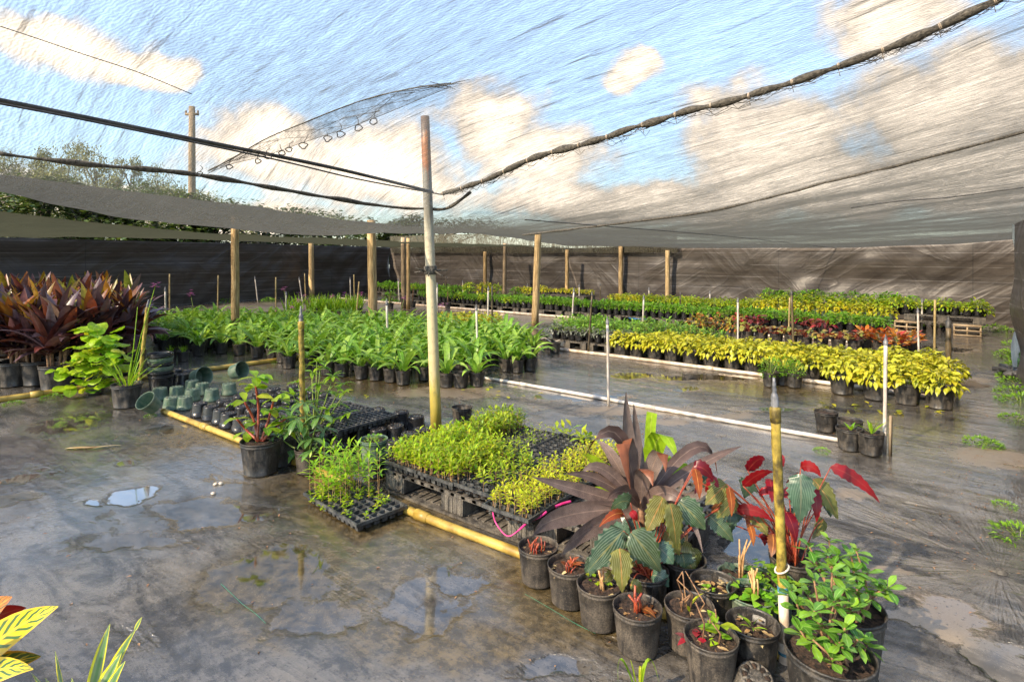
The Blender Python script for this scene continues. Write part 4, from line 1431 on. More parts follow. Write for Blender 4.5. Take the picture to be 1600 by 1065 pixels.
for (px, y, py, wd, k), lab in zip(TR, TRL):
    p = A(px, 395, y)
    h = A(px, py, y).z / 0.97
    o = thing("broadleaf_tree", lab, "tree", (p.x, p.y, 0), R.uniform(0, 6), "trees beyond the left fence", (wd * .8, wd * .8, h))
    part("trunk", TM[k][0], o)
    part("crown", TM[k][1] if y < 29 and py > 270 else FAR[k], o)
# ------------------------------------------------------------------ pots, trays, pallets


def pot_mesh(rt, h, m, ribs=True, rb=None, n=28):
    rb = rb or rt * 0.80
    mb = MB()
    prof = [(0.001, 0.004), (rb * .92, 0.003), (rb, 0.008)]
    k0 = len(prof)
    for k in range(4):
        f = k / 3
        prof.append((rb + (rt * .955 - rb) * f, 0.012 + (h * .86 - 0.012) * f))
    prof += [(rt * .985, h * .875), (rt * .985, h * .90), (rt * .965, h * .915), (rt * .975, h * .955), (rt, h * .962), (rt * 1.01, h * .985), (rt, h), (rt * .965, h * .998),
             (rt * .945, h * .95), (rt * .92, h * .80), (rt * .88, h * .5)]
    mb.lathe(prof, n, ribs=(0.016 * rt / .09 * .45, 14, k0, k0 + 3) if ribs else None)
    return mb.mesh("pot_shell", m)


def soil_mesh(rt, h, fill, m, seed=0):
    mb = MB()
    rr = random.Random(seed)
    mb.disc(rt * .93 * (0.86 + .14 * fill), h * fill, 18, 0, rough=0.012, rng=rr)
    return mb.mesh("soil", m)


def upturned_pot(rt, h, m, hole=.11):
    """a pot standing on its rim: the closed base with its drain holes is on top"""
    mb = MB()
    rb = rt * .82
    prof = [(rt * .97, 0.0), (rt * 1.01, 0.004), (rt * 1.01, .016), (rt * .97, .02), (rt * .97, .032)]
    for k in range(4):
        f = k / 3
        prof.append((rt * .955 + (rb - rt * .955) * f, .034 + (h - .046) * f))
    prof += [(rb * .97, h - .003), (rb * .86, h), (rb * .80, h - .004), (rb * .50, h - .005), (rb * .44, h - .001), (rb * .2, h - .001), (0.001, h - .004)]
    mb.lathe(prof, 24, ribs=(0.003, 12, 5, 8))
    # ribs and drain holes of the base
    hb = MB()
    for k in range(8):
        a = 2 * math.pi * (k + .5) / 8
        hb.lathe([(0.001, h + .0005), (rb * hole, h + .0005), (rb * hole * 1.05, h - .006)], 8, c=(rb * .64 * math.cos(a), rb * .64 * math.sin(a), 0))
    for k in range(8):
        a = 2 * math.pi * k / 8
        c_, s_ = math.cos(a), math.sin(a)
        hb_ = 0.0035
        p = [(rb * .46, -.004), (rb * .84, -.004), (rb * .84, .004), (rb * .46, .004)]
        b0 = len(mb.v)
        for z in (h - .006, h + .002):
            for x, y in p:
                mb.vert((x * c_ - y * s_, x * s_ + y * c_, z))
        for q in ((4, 5, 6, 7), (0, 1, 5, 4), (1, 2, 6, 5), (2, 3, 7, 6), (3, 0, 4, 7)):
            mb.face([b0 + i for i in q])
    return mb.mesh("pot_shell", m), hb.mesh("drain_holes", M['soil'])


def tray_mesh(L, Wd, H, nx, ny, round_=False):
    """plug tray: L along x, Wd along y, open cells hanging from a flat top"""
    mb = MB()
    dx, dy = (L - .02) / nx, (Wd - .02) / ny
    for i in range(nx):
        for j in range(ny):
            cx, cy = -L / 2 + .01 + dx * (i + .5), -Wd / 2 + .01 + dy * (j + .5)
            n = 8 if round_ else 4
            b0 = len(mb.v)
            for rr, z in ((1.0, H), (.84, H), (.82, H - .004), (.58, .006), (.0, .004)):
                for k in range(n):
                    a = 2 * math.pi * (k + .5) / n
                    if round_ and rr < 1:
                        x, y = math.cos(a) * rr * .56, math.sin(a) * rr * .56
                    else:
                        m_ = max(abs(math.cos(a)), abs(math.sin(a)))
                        x, y = math.cos(a) / m_ * rr * .5, math.sin(a) / m_ * rr * .5
                    mb.vert((cx + x * dx, cy + y * dy, z))
            for r_ in range(4):
                for k in range(n):
                    k2 = (k + 1) % n
                    mb.face((b0 + r_ * n + k, b0 + r_ * n + k2, b0 + (r_ + 1) * n + k2, b0 + (r_ + 1) * n + k))
    # rolled lip round the tray
    x, y = L / 2, Wd / 2
    for (x0, y0, x1, y1) in ((-x, -y, x, -y + .010), (-x, y - .010, x, y), (-x, -y + .010, -x + .010, y - .010), (x - .010, -y + .010, x, y - .010)):
        mb.box(x0, y0, H - .014, x1, y1, H + .004)
    return mb.mesh("tray_shell", M['tray'], False)


def tray_soil(L, Wd, H, nx, ny, fill=0.8, skip=0.0, seed=1):
    mb = MB()
    rr = random.Random(seed)
    dx, dy = (L - .02) / nx, (Wd - .02) / ny
    for i in range(nx):
        for j in range(ny):
            if rr.random() < skip:
                continue
            cx, cy = -L / 2 + .01 + dx * (i + .5), -Wd / 2 + .01 + dy * (j + .5)
            z = H * rr.uniform(fill - .12, fill + .06)
            a, b_ = dx * .42, dy * .42
            k = [mb.vert((cx + sx * a, cy + sy * b_, z)) for sx, sy in ((-1, -1), (1, -1), (1, 1), (-1, 1))]
            c_ = mb.vert((cx, cy, z + .004))
            for q in range(4):
                mb.face((k[q], k[(q + 1) % 4], c_))
    return mb.mesh("tray_soil", M['soil'])


def seedlings(L, Wd, H, nx, ny, hmin, hmax, leafL, leafW, nleaf, lm, sm, keep=None, seed=1, per=1, spread=.012, droop=.6):
    mb = MB()
    rr = random.Random(seed)
    dx, dy = (L - .02) / nx, (Wd - .02) / ny
    for i in range(nx):
        for j in range(ny):
            for q in range(per):
                fx, fy = (i + .5) / nx, (j + .5) / ny
                k_ = keep(fx, fy) if keep else 1
                if rr.random() > k_:
                    continue
                x, y = -L / 2 + .01 + dx * (i + .5) + rr.gauss(0, spread), -Wd / 2 + .01 + dy * (j + .5) + rr.gauss(0, spread)
                h = rr.uniform(hmin, hmax)
                lx, ly = rr.gauss(0, .010), rr.gauss(0, .010)
                mb.tube([(x, y, H * .7), (x + lx * .5, y + ly * .5, H * .7 + h * .5), (x + lx, y + ly, H * .7 + h)], [.0017, .0014, .0009], 4, 1, caps=False)
                n = rr.randint(nleaf - 2, nleaf + 2)
                a0 = rr.uniform(0, 6.28)
                for l_ in range(n):
                    f = .42 + .58 * (l_ + 1) / n
                    mb.leaf((x + lx * f, y + ly * f, H * .7 + h * f), a0 + l_ * 2.4, rr.uniform(.1, .8) + .5 * (f > .9), leafL * rr.uniform(.6, 1.15), leafW * rr.uniform(.8, 1.2), droop, P_lance, 2, .2)
    return mb.mesh("seedlings", [lm, sm])


def pallet_parts(L=1.12, Wd=1.02, H=.135):
    deck = MB()
    z0, z1 = H - .022, H
    for k in range(13):
        y = Wd * k / 12
        deck.box(0, max(0, y - .018), z0, L, min(Wd, y + .018), z1 - .002)
    for k in range(15):
        x = L * k / 14
        deck.box(max(0, x - .014), 0, z0 + .003, min(L, x + .014), Wd, z1)
    blocks = []
    for bx in (0, L / 2 - .085, L - .17):
        for by in (0, Wd / 2 - .075, Wd - .15):
            b_ = MB()
            b_.box(bx + .004, by - .004, .022, bx + .166, by + .15, z0 - .001)
            for k in range(5):
                b_.box(bx + .015 + k * .032, by - .007, .024, bx + .028 + k * .032, by - .004, z0 - .003)
            blocks.append(b_)
    runners = []
    for by in (0, Wd / 2 - .075, Wd - .15):
        r_ = MB()
        r_.box(0, by - .012, 0.0, L, by + .16, .014)
        for k in range(20):
            x = L * (k + .5) / 20
            r_.box(x - .012, by + .03, .014, x + .012, by + .12, .021)
        runners.append(r_)
    return deck.mesh("pallet_deck", M['pallet'], False), [b_.mesh("pallet_block", M['pallet'], False) for b_ in blocks], [r_.mesh("pallet_runner", M['pallet'], False) for r_ in runners]


PAL = pallet_parts()


def put_pallet(p, rz, label, z=0.0, sx=1.0, sy=1.0, group="black plastic pallets under the pot rows"):
    o = thing("plastic_pallet", label, "pallet", (p[0], p[1], z + .002), rz, group, (sx, sy, 1))
    part("deck", PAL[0], o)
    for b_ in PAL[1]:
        part("block", b_, o)
    for r_ in PAL[2]:
        part("runner", r_, o)
    return o


# ------------------------------------------------------------------ foliage of the repeated plants


def dome(n, rx, rz, L, Wd, lm, prof, seed, elev=(-.5, .6), droop=.9, low=0.0, stems=8, sm=None, nseg=3, base=0.0, wav=0.0, fold=.2):
    """a leafy mound on a few stems"""
    rr = random.Random(seed)
    mb = MB()
    for k in range(stems):
        a = rr.uniform(0, 6.28)
        q = rr.uniform(.2, .8)
        mb.tube([(0.02 * math.cos(a), .02 * math.sin(a), base - .03), (rx * q * .6 * math.cos(a), rx * q * .6 * math.sin(a), base + rz * .4), (rx * q * math.cos(a), rx * q * math.sin(a), base + rz * .8)], [.004, .003, .002], 4, 1, caps=False)
    for k in range(n):
        a = rr.uniform(0, 6.28)
        ph = math.asin(rr.uniform(low, 1))
        s_ = rr.uniform(.55, 1.0) ** .5
        p = Vector((rx * s_ * math.cos(ph) * math.cos(a), rx * s_ * math.cos(ph) * math.sin(a), base + rz * s_ * math.sin(ph)))
        aa = a + rr.gauss(0, .7)
        el = rr.uniform(*elev) + .5 * (ph - .6)
        mb.leaf(p, aa, el, L * rr.uniform(.65, 1.2), Wd * rr.uniform(.75, 1.2), droop * rr.uniform(.5, 1.4), prof, nseg, fold, 0, rr.gauss(0, .35), wav, rr)
    return mb.mesh("foliage", [lm, sm or M['stem_green']])


def orchid_foliage(seed, spike=False):
    rr = random.Random(seed)
    mb = MB()
    n = rr.randint(9, 12)
    for k in range(n):
        a = k * 2.4 + rr.gauss(0, .3)
        f = k / n
        mb.leaf((.025 * math.cos(a), .025 * math.sin(a), 0.0), a, 1.5 - .65 * (1 - f) - rr.uniform(0, .15), rr.uniform(.36, .56) * (.75 + .3 * f), rr.uniform(.055, .082), rr.uniform(.9, 2.1), P_lance, 6, .28, 0, rr.gauss(0, .2), .03, rr, 1.5)
    fol = mb.mesh("foliage", [M['l_orchid'], M['stem_green']])
    fl = None
    if spike:
        mb = MB()
        a = rr.uniform(0, 6.28)
        tp = Vector((.12 * math.cos(a), .12 * math.sin(a), .62))
        mb.tube([(0, 0, 0), (.02 * math.cos(a), .02 * math.sin(a), .4), tp], [.004, .003, .002], 5, 1)
        for k in range(12):
            c_ = tp + Vector((rr.gauss(0, .022), rr.gauss(0, .022), rr.uniform(-.05, .03)))
            for q in range(5):
                b_ = q * 1.2566 + k
                mb.leaf(c_, b_, .4, .026, .017, .5, P_ovate, 2, .1)
        fl = mb.mesh("flower_spike", [M['petal'], M['stem_green']])
    return fol, fl


def purple_foliage(seed):
    rr = random.Random(seed)
    mb = MB()
    tip = MB()
    for c_ in range(rr.randint(5, 6)):
        a0 = rr.uniform(0, 6.28)
        bx, by = .07 * math.cos(c_ * 1.25 + a0) * rr.uniform(.3, 1.1), .07 * math.sin(c_ * 1.25 + a0) * rr.uniform(.3, 1.1)
        hs = rr.uniform(.22, .46)
        mb.tube([(bx, by, -.02), (bx * 1.2, by * 1.2, hs * .5), (bx * 1.4, by * 1.4, hs)], [.016, .014, .011], 6, 1, caps=False)
        n = rr.randint(11, 14)
        for k in range(n):
            f = k / n
            a = a0 + k * 2.4 + rr.gauss(0, .2)
            el = .45 + 1.0 * f + rr.gauss(0, .10)
            Lf = rr.uniform(.30, .46) * (1.1 - .15 * abs(f - .5))
            wd = rr.uniform(.072, .115)
            tgt = tip if (f > .68 and rr.random() < .45) else mb
            tgt.leaf((bx * 1.35, by * 1.35, hs * (.45 + .58 * f)), a, el, Lf, wd, rr.uniform(.25, 1.5) * (1.1 - .7 * f), P_lance, 6, .30, 0, rr.gauss(0, .3), .05, rr, 1.6)
    return mb.mesh("foliage", [M['l_purple'], M['stem_brown']]), tip.mesh("young_leaves", [M['l_purpletip']])


def begonia_foliage(seed, lm, n=26, rx=.17, rz=.17, L=.10, Wd=.085, accent=None):
    rr = random.Random(seed)
    mb = MB()
    for k in range(n):
        a = rr.uniform(0, 6.28)
        s_ = rr.uniform(.25, 1)
        z = rz * (1 - .65 * s_ * s_) * rr.uniform(.75, 1.1)
        p = Vector((rx * s_ * math.cos(a), rx * s_ * math.sin(a), z))
        mb.tube([(.01 * math.cos(a), .01 * math.sin(a), -.02), (p.x * .5, p.y * .5, z * .8), p], [.003, .0025, .002], 4, 1, caps=False)
        mb.leaf(p, a + rr.gauss(0, .6), rr.uniform(-.5, .5), L * rr.uniform(.7, 1.2), Wd * rr.uniform(.7, 1.15), rr.uniform(.2, 1.0), P_wide, 4, .14, 0, rr.gauss(0, .3), .12, rr)
    return mb.mesh("foliage", [lm, M['stem_red']])


def spiky_foliage(seed, n=26, L=.34):
    rr = random.Random(seed)
    mb = MB()
    for k in range(n):
        a = rr.uniform(0, 6.28)
        mb.leaf((rr.gauss(0, .04), rr.gauss(0, .04), 0), a, rr.uniform(.9, 1.5), L * rr.uniform(.6, 1.1), .022, rr.uniform(.1, .7), P_strap, 4, .3)
    return mb.mesh("foliage", [M['l_tall'], M['stem_green']])


GP_R, GP_H = .0925, .165           # one gallon pot
BP_R, BP_H = .135, .225            # three gallon pot
MESH = {}
MESH['gal'] = pot_mesh(GP_R, GP_H, M['pot'])
MESH['gal_dusty'] = pot_mesh(GP_R, GP_H, M['pot_dusty'], False)
MESH['gal_soil'] = soil_mesh(GP_R, GP_H, .86, M['soil'])
MESH['big'] = pot_mesh(BP_R, BP_H, M['pot'], True, n=28)
MESH['big_soil'] = soil_mesh(BP_R, BP_H, .88, M['soil'])
MESH['small'] = pot_mesh(.075, .14, M['pot_clean'], False, n=16)
MESH['small_soil'] = soil_mesh(.075, .14, .88, M['soil'])
MESH['smalld'] = pot_mesh(.075, .14, M['pot'], False, n=16)
MESH['green'] = pot_mesh(.085, .13, M['pot_green'], False)
MESH['green_soil'] = soil_mesh(.085, .13, .86, M['soil'])
F_ORCH = [orchid_foliage(s, s in (4, 5)) for s in range(6)]
F_PUR = [purple_foliage(s + 40) for s in range(4)]
F_COL = [dome(190, .165, .165, .088, .040, M['l_coleus'], P_ovate, 60 + s, (-.8, .7), 1.0, -.12, base=.03, wav=.14, nseg=3) for s in range(4)]
F_GRN = [dome(95, .085, .125, .055, .026, M['l_green'], P_ovate, 70 + s, (-.2, .9), .7, 0.0, nseg=2) for s in range(4)]
F_MID = [dome(130, .12, .18, .06, .028, M['l_mid'], P_ovate, 80 + s, (-.3, .9), .7, -.05, nseg=2) for s in range(3)]
F_GREY = [dome(100, .11, .10, .06, .026, M['l_grey'], P_ovate, 86 + s, (-.6, .7), .9, -.15, nseg=2) for s in range(2)]
F_LIME = [dome(100, .10, .13, .06, .030, M['l_lime'], P_ovate, 90 + s, (-.4, .8), .9, -.1, nseg=2) for s in range(3)]
F_YG = [dome(100, .11, .13, .065, .034, M['l_yellowgreen'], P_ovate, 95 + s, (-.6, .7), 1.0, -.15, nseg=2) for s in range(3)]
F_BUSH = [dome(260, .15, .22, .045, .016, M['l_green'], P_lance, 100 + s, (-.2, 1.0), .5, -.1, stems=14, nseg=2) for s in range(2)]
F_BEG = [begonia_foliage(110 + s, M['l_begrow']) for s in range(3)]
F_RUST = [dome(150, .19, .30, .09, .045, M['l_rust'], P_ovate, 116 + s, (-.5, .8), .8, -.1) for s in range(2)]
F_CRIM = [begonia_foliage(120 + s, M['l_crimson'], 24, .2, .2, .13, .06) for s in range(2)]
F_FIRE = [dome(60, .15, .22, .13, .06, M['l_fire'], P_ovate, 124 + s, (0, 1.0), .5, 0) for s in range(2)]
F_SPK = [spiky_foliage(130 + s) for s in range(3)]


def potted(name, label, cat, p, group, pot, soil, fol, rz=None, scale=1.0, zf=None, extra=None, z=0.0, folscale=1.0, tilt=(0, 0)):
    o = thing(name, label, cat, (p[0], p[1], z + .003), R.uniform(0, 6.28) if rz is None else rz, group, scale, tilt)
    part("pot", MESH[pot], o)
    if soil:
        part("soil", MESH[soil], o)
    hz = {'gal': GP_H, 'gal_dusty': GP_H, 'big': BP_H, 'small': .14, 'smalld': .14, 'green': .13}[pot] * .86
    if fol is not None:
        part("foliage", fol, o, (0, 0, hz if zf is None else zf), scale=folscale)
    if extra is not None:
        for en, em in extra:
            part(en, em, o, (0, 0, hz if zf is None else zf), scale=folscale)
    return o


def inside(pt, poly):
    x, y = pt
    c = False
    n = len(poly)
    for i in range(n):
        x1, y1 = poly[i]
        x2, y2 = poly[(i + 1) % n]
        if (y1 > y) != (y2 > y) and x < (x2 - x1) * (y - y1) / (y2 - y1) + x1:
            c = not c
    return c


# ---- green orchid bed -----------------------------------------------------------
front = [(310, 557), (346, 553), (374, 556), (402, 560), (452, 577), (478, 580), (512, 588), (535, 590), (565, 594), (588, 596), (611, 599), (630, 603), (664, 596), (698, 607), (720, 608), (745, 606), (790, 582), (808, 584), (828, 581)]
FPOS = []
for i, (x, y) in enumerate(front):
    p = G(x, y)
    p = p * (1 + .085 / p.length)
    FPOS.append(p)
    bald = i in (14,)
    f, s_ = F_ORCH[i % 4]
    potted("potted_orchid", f"green strap-leaf orchid, {ORD[i]} from the left along the orchid bed's front" if not bald else "nearly bare black pot between two orchids at the right front of the orchid bed",
           "potted plant", p, "strap-leaf orchids in black pots", 'gal', 'gal_soil', None if bald else f, folscale=R.uniform(.85, 1.05))
poly = [(238, 548), (300, 553), (380, 551), (440, 566), (520, 578), (600, 588), (645, 592), (690, 597), (745, 596), (800, 572), (828, 570), (836, 548), (800, 534), (700, 524), (600, 516), (470, 511), (300, 508), (245, 511)]
n = 0
u = -14.5
cnt = 0
while u < -2:
    v = 2.5
    while v < 8.5:
        p = W(u + R.uniform(-.05, .05), v + R.uniform(-.05, .05))
        if p.y > 1 and inside(PX(p)[:2], poly) and all((p - q).length > .22 for q in FPOS):
            far = p.y > 9.3
            mid = p.x > -2.0
            spike = R.random() < (.05 if far else .03)
            f, s_ = F_ORCH[4 + cnt % 2] if spike else F_ORCH[cnt % 4]
            lab = ("pink-flowering orchid with a tall spike standing inside the orchid bed" if spike else
                   "leafy green orchid in the far rows of the orchid bed" if far else
                   "leafy green orchid packed in the right part of the orchid bed behind its front row" if mid else "leafy green orchid packed in the left part of the orchid bed behind its front row")
            potted("potted_orchid", lab, "potted plant", p, ("flowering orchids" if spike else "orchids in the far rows" if far else "orchids inside the right of the bed" if mid else "orchids inside the left of the bed"), 'gal', 'gal_soil', f, extra=[("flower_spike", s_)] if spike else None, folscale=R.uniform(.85, 1.1))
            FPOS.append(p)
            cnt += 1
        v += .30
    u += .30
# taller flowering spikes in view
for (x, y, b_, lab) in [(298, 460, 545, "orchid with a purple flower spike arching above the left of the bed"), (455, 480, 535, "orchid with a magenta flower head in front of the spiky bed"), (443, 452, 520, "orchid with pale pink blossoms beside a white riser"),
                        (690, 478, 540, "orchid with lilac flower just right of the steel post"), (632, 466, 522, "orchid with bright pink flower at the double post")]:
    p = G(x, b_)
    top = A(x, y, p.y)
    mb = MB()
    mb.tube([(0.03, 0, .1), (.05, 0, top.z * .7 - .1), (0, 0, top.z - .14)], [.005, .004, .003], 5, 1)
    for k in range(12):
        c_ = Vector((R.gauss(0, .025), R.gauss(0, .025), top.z - .14 + R.gauss(0, .022)))
        for q in range(5):
            mb.leaf(c_, q * 1.2566 + k, .4, .03, .02, .5, P_ovate, 2, .1)
    potted("potted_orchid", lab, "potted plant", p, None, 'gal', 'gal_soil', F_ORCH[0][0], extra=[("flower_spike", mb.mesh("flower_spike", [M['petal'], M['stem_green']]))])

# ---- purple plants at the left ----------------------------------------------------
pf = [(-40, 610, "big purple-leaved plant at the very left edge, front row"), (22, 606, "big purple-leaved plant in wide black pot near the left edge, front row"), (88, 612, "big purple-leaved plant in the widest front pot left of the bright round-leaf plant"), (58, 604, "purple-leaved plant squeezed between two front pots near the left edge"),
      (150, 598, "big purple-leaved plant right behind the bright round-leaf plant"), (205, 586, "purple plant at the right end beside the slanting mossy riser")]
PPOS = []
for i, (x, y, lab) in enumerate(pf):
    p = G(x, y)
    p = p * (1 + .15 / p.length)
    PPOS.append(p)
    f, tp = F_PUR[i % 4]
    potted("potted_purple_plant", lab, "potted plant", p, "purple-leaved plants at left", 'big', 'big_soil', f, extra=[("young_leaves", tp)], scale=1.22, folscale=.95)
poly = [(-140, 598), (150, 588), (190, 578), (232, 566), (222, 536), (100, 534), (-140, 534)]
u = -14
k = 0
while u < -4:
    v = -2
    while v < 7:
        p = W(u + R.uniform(-.06, .06), v + R.uniform(-.06, .06))
        if p.y > 1 and inside(PX(p)[:2], poly) and all((p - q).length > .3 for q in PPOS):
            f, tp = F_PUR[k % 4]
            potted("potted_purple_plant", "purple-leaved plant with upright blades inside the dense purple block, behind its front row", "potted plant", p, "purple plants behind the front row", 'big', 'big_soil', f, extra=[("young_leaves", tp)], scale=1.15, folscale=R.uniform(.92, 1.06))
            PPOS.append(p)
            k += 1
        v += .42
    u += .42

# ---- yellow row -------------------------------------------------------------------
yf = [(971, 559), (995, 560), (1024, 565), (1051, 568), (1080, 574), (1112, 578), (1145, 581), (1176, 584), (1217, 592), (1268, 598), (1316, 618), (1368, 627), (1417, 634), (1468, 641)]
for i, (x, y) in enumerate(yf):
    p = G(x, y)
    p = p * (1 + .11 / p.length)
    potted("potted_yellow_plant", f"bushy yellow-leaved plant in ribbed pot, {ORD[i]} from the left in the front yellow row", "potted plant", p, "yellow-leaved plants in the front row", 'big', 'big_soil', F_COL[i % 4], scale=.88 if i < 10 else .95, zf=BP_H * .86, folscale=1.06)
k = 0
for row in (1, 2):
    for j in range(13):
        u = -3.62 + j * .285 + row * .1
        if u > -.15:
            continue
        p = W(u, 7.62 + row * .29 + R.uniform(-.03, .03))
        potted("potted_yellow_plant", f"bushy yellow-leaved plant, {ORD[j]} from the left in the {'second' if row == 1 else 'third'} yellow row", "potted plant", p, "yellow plants behind the front row", 'big', 'big_soil', F_COL[(j + row) % 4], scale=.88, zf=BP_H * .86, folscale=1.0)
for (x, y, lab) in [(1350, 606, "yellow-leaved plant tucked behind the gap in the right front row"), (1440, 614, "yellow-leaved plant behind the dark split stake at the right end"), (1395, 610, "yellow-leaved plant behind the white riser at the right"), (1300, 596, "yellow-leaved plant right of the green bushes, second row"), (1480, 618, "outermost yellow-leaved plant at the right end, second row"), (1395, 590, "yellow-leaved plant in third row behind the white riser"), (1450, 596, "yellow-leaved plant in third row behind the dark split stake")]:
    p = G(x, y)
    potted("potted_yellow_plant", lab, "potted plant", p * (1 + .11 / p.length), "yellow plants behind the front row", 'big', 'big_soil', F_COL[int(x) % 4], scale=.92, zf=BP_H * .86, folscale=1.05)
for i, (x, y, lab) in enumerate([(1204, 606, "fine-leaved green bush in dark pot, left one before the yellow row"), (1241, 607, "fine-leaved green bush in dark pot, right one before the yellow row"), (1222, 603, "fine-leaved green bush wedged between two others before the yellow row")]):
    p = G(x, y)
    potted("potted_green_bush", lab, "potted plant", p * (1 + .08 / p.length), "green bushes before the yellow row", 'gal', 'gal_soil', F_BUSH[i % 2], scale=1.0, folscale=.85 if i != 1 else .75)

# ---- begonias, crimson and orange plants behind the yellow row ---------------------
bl = [(1100, 526, 'rust'), (1126, 524, 'rust'), (1150, 529, 'rust'), (1087, 527, 'rust'), (1168, 535, 'beg'), (1190, 537, 'beg'), (1213, 539, 'beg'), (1236, 541, 'beg'), (1258, 545, 'beg'), (1283, 548, 'beg'), (1310, 549, 'beg'), (1336, 551, 'beg'), (1352, 548, 'fire'), (1372, 550, 'fire'),
      (1405, 558, 'fire'), (1425, 555, 'fire'), (1395, 552, 'fire'), (1160, 520, 'crim'), (1182, 522, 'crim'), (1250, 525, 'crim'), (1272, 529, 'crim'), (1290, 532, 'crim')]
KB = {'rust': (F_RUST, "rust and olive bushy plant"), 'beg': (F_BEG, "bronze-leaved begonia"), 'fire': (F_FIRE, "orange-red croton-like plant"), 'crim': (F_CRIM, "crimson-leaved plant")}
kc = {}
for (x, y, k) in sorted(bl):
    kc[k] = kc.get(k, -1) + 1
    p = G(x, y)
    fo, lb = KB[k]
    potted("potted_" + {'rust': 'bush', 'beg': 'begonia', 'fire': 'croton', 'crim': 'red_plant'}[k], f"{lb} behind the yellow row, {ORD[kc[k]]} of its kind from the left", "potted plant", p * (1 + .11 / p.length), lb + "s behind the yellow row", 'big', 'big_soil', fo[kc[k] % len(fo)], scale=.80 if k != 'crim' else .85, folscale=1.05, z=0.0)

# ---- grey-green and green pots on pallets ------------------------------------------


def row(u0, u1, du, v, z, kind, pot, soil, name, lab, group, scale=1.0, fs=1.0, jit=.02, ordinal=False):
    u = u0
    i = 0
    while u < u1:
        p = W(u + R.uniform(-jit, jit), v + R.uniform(-jit, jit))
        l_ = lab if not ordinal or i >= len(ORD) else f"{lab}, {ORD[i]} from the left"
        potted(name, l_, "potted plant", p, group, pot, soil, kind[i % len(kind)], z=z, scale=scale * R.uniform(.95, 1.05), folscale=fs * R.uniform(.78, 1.18), tilt=(R.gauss(0, .03), R.gauss(0, .03)))
        u += du
        i += 1


PT = .137
for k in range(2):
    put_pallet(W(-5.15 + k * .70, 7.58), BED, ["black pallet behind the cream pipe under grey-green pots, left one", "black pallet behind the cream pipe under grey-green pots, right one"][k], 0, .60, 1.0)
row(-5.10, -3.85, .152, 7.70, PT, F_GREY, 'small', 'small_soil', "potted_grey_plant", "dusty grey-leaved plant on the pallet behind the cream pipe", "grey-leaved plants on the pallet", 1.0, 1.0, ordinal=True)
row(-5.12, -3.95, .16, 7.88, PT, F_MID, 'small', 'small_soil', "potted_mid_green_plant", "mid-green plant right behind the grey-leaved row", "green plants behind the grey ones", 1.05, 1.0, ordinal=True)
row(-5.12, -3.6, .17, 8.06, PT, F_MID, 'small', 'small_soil', "potted_mid_green_plant", "mid-green plant two ranks behind the grey-leaved row", "green plants behind the grey ones, third row", 1.05, 1.0, ordinal=True)
row(-5.2, -3.2, .18, 8.5, PT, F_MID, 'small', 'small_soil', "potted_mid_green_plant", "mid-green plant in the back row behind the grey-leaved pallet", "green plants behind the grey ones, back row", 1.05, 1.0)
row(-5.2, -2.7, .18, 8.85, .02, F_MID, 'small', 'small_soil', "potted_mid_green_plant", "mid-green plant just before the second long green row", "green plants in the rearmost row of the grey pallet", 1.05, 1.0)
for (x, y, lab) in [(856, 545, "small black pot with a pale wire at the end of the cream pipe"), (867, 551, "black pot with wire standing lowest at the end of the cream pipe"), (848, 540, "dark pot behind the wired pots at the end of the cream pipe")]:
    p = G(x, y)
    o = potted("plant_pot", lab, "pot", p, "pots at the end of the cream pipe", 'gal', 'gal_soil', F_GREY[0] if y == 540 else None, scale=.95)
mb = MB()
mb.tube(smoothpath([A(842, 531, 9.1), A(852, 528, 8.9), A(862, 534, 8.8), A(875, 531, 8.75)], 5), .006, 5)
solo("wire", mb.mesh("pale_wire", M['pvc']), "curled pale wire on the small pots at the end of the cream pipe", "wire")

# long second row
for k in range(9):
    u = -12.4 + k * 1.28
    put_pallet(W(u, 11.35), BED, f"black pallet under the long green pot row, {ORD[k]} from the left", 0, 1.08, .85)
row(-12.3, -7.8, .172, 11.45, PT, F_GRN + F_LIME[:1], 'small', 'small_soil', "potted_green_plant", "small green plant, front of long row left of middle post", "long green row, left front", 1.08, 1.0, ordinal=True)
row(-7.7, -.95, .172, 11.45, PT, F_GRN, 'small', 'small_soil', "potted_green_plant", "small green plant, front of long row right of middle post", "long green row, right front", 1.08, 1.12, ordinal=True)
row(-12.3, -.95, .19, 11.68, PT, F_GRN, 'small', None, "potted_green_plant", "small green plant top in the second rank of the long green row", "long green row, second rank", 1.08, 1.1)
row(-12.3, -1.0, .26, 11.95, PT, F_GRN, 'small', None, "potted_green_plant", "small green plant top in the third rank of the long green row", "long green row, third rank", 1.08, 1.1)

# far row by the fence
for k in range(6):
    u = -7.2 + k * 1.27
    put_pallet(W(u, 13.25), BED, f"black pallet by the brown fence, {ORD[k]} from the left", .0 if k < 5 else .20, 1.08, 1.1)
row(-7.1, -6.4, .17, 13.4, PT, F_YG, 'small', 'small_soil', "potted_yellow_shrub", "yellow plant at the left end of the far fence row", "far row, yellow left end", 1.1, 1.15, ordinal=True)
row(-6.35, -3.5, .17, 13.4, PT, F_LIME, 'small', 'small_soil', "potted_lime_shrub", "lime-green plant in the front of the far fence row", "far row, lime part", 1.1, 1.15, ordinal=True)
row(-3.45, -1.05, .18, 13.3, PT + .05, F_YG, 'green', None, "potted_yellow_shrub", "yellow-leaved plant in green pot, front of far fence row", "far row, yellow part", 1.1, 1.25, ordinal=True)
row(-1.0, .35, .18, 13.5, PT + .20, F_LIME, 'small', 'small_soil', "potted_lime_shrub", "lime-green plant above the wooden crates", "far row, right end", 1.1, 1.1, ordinal=True)
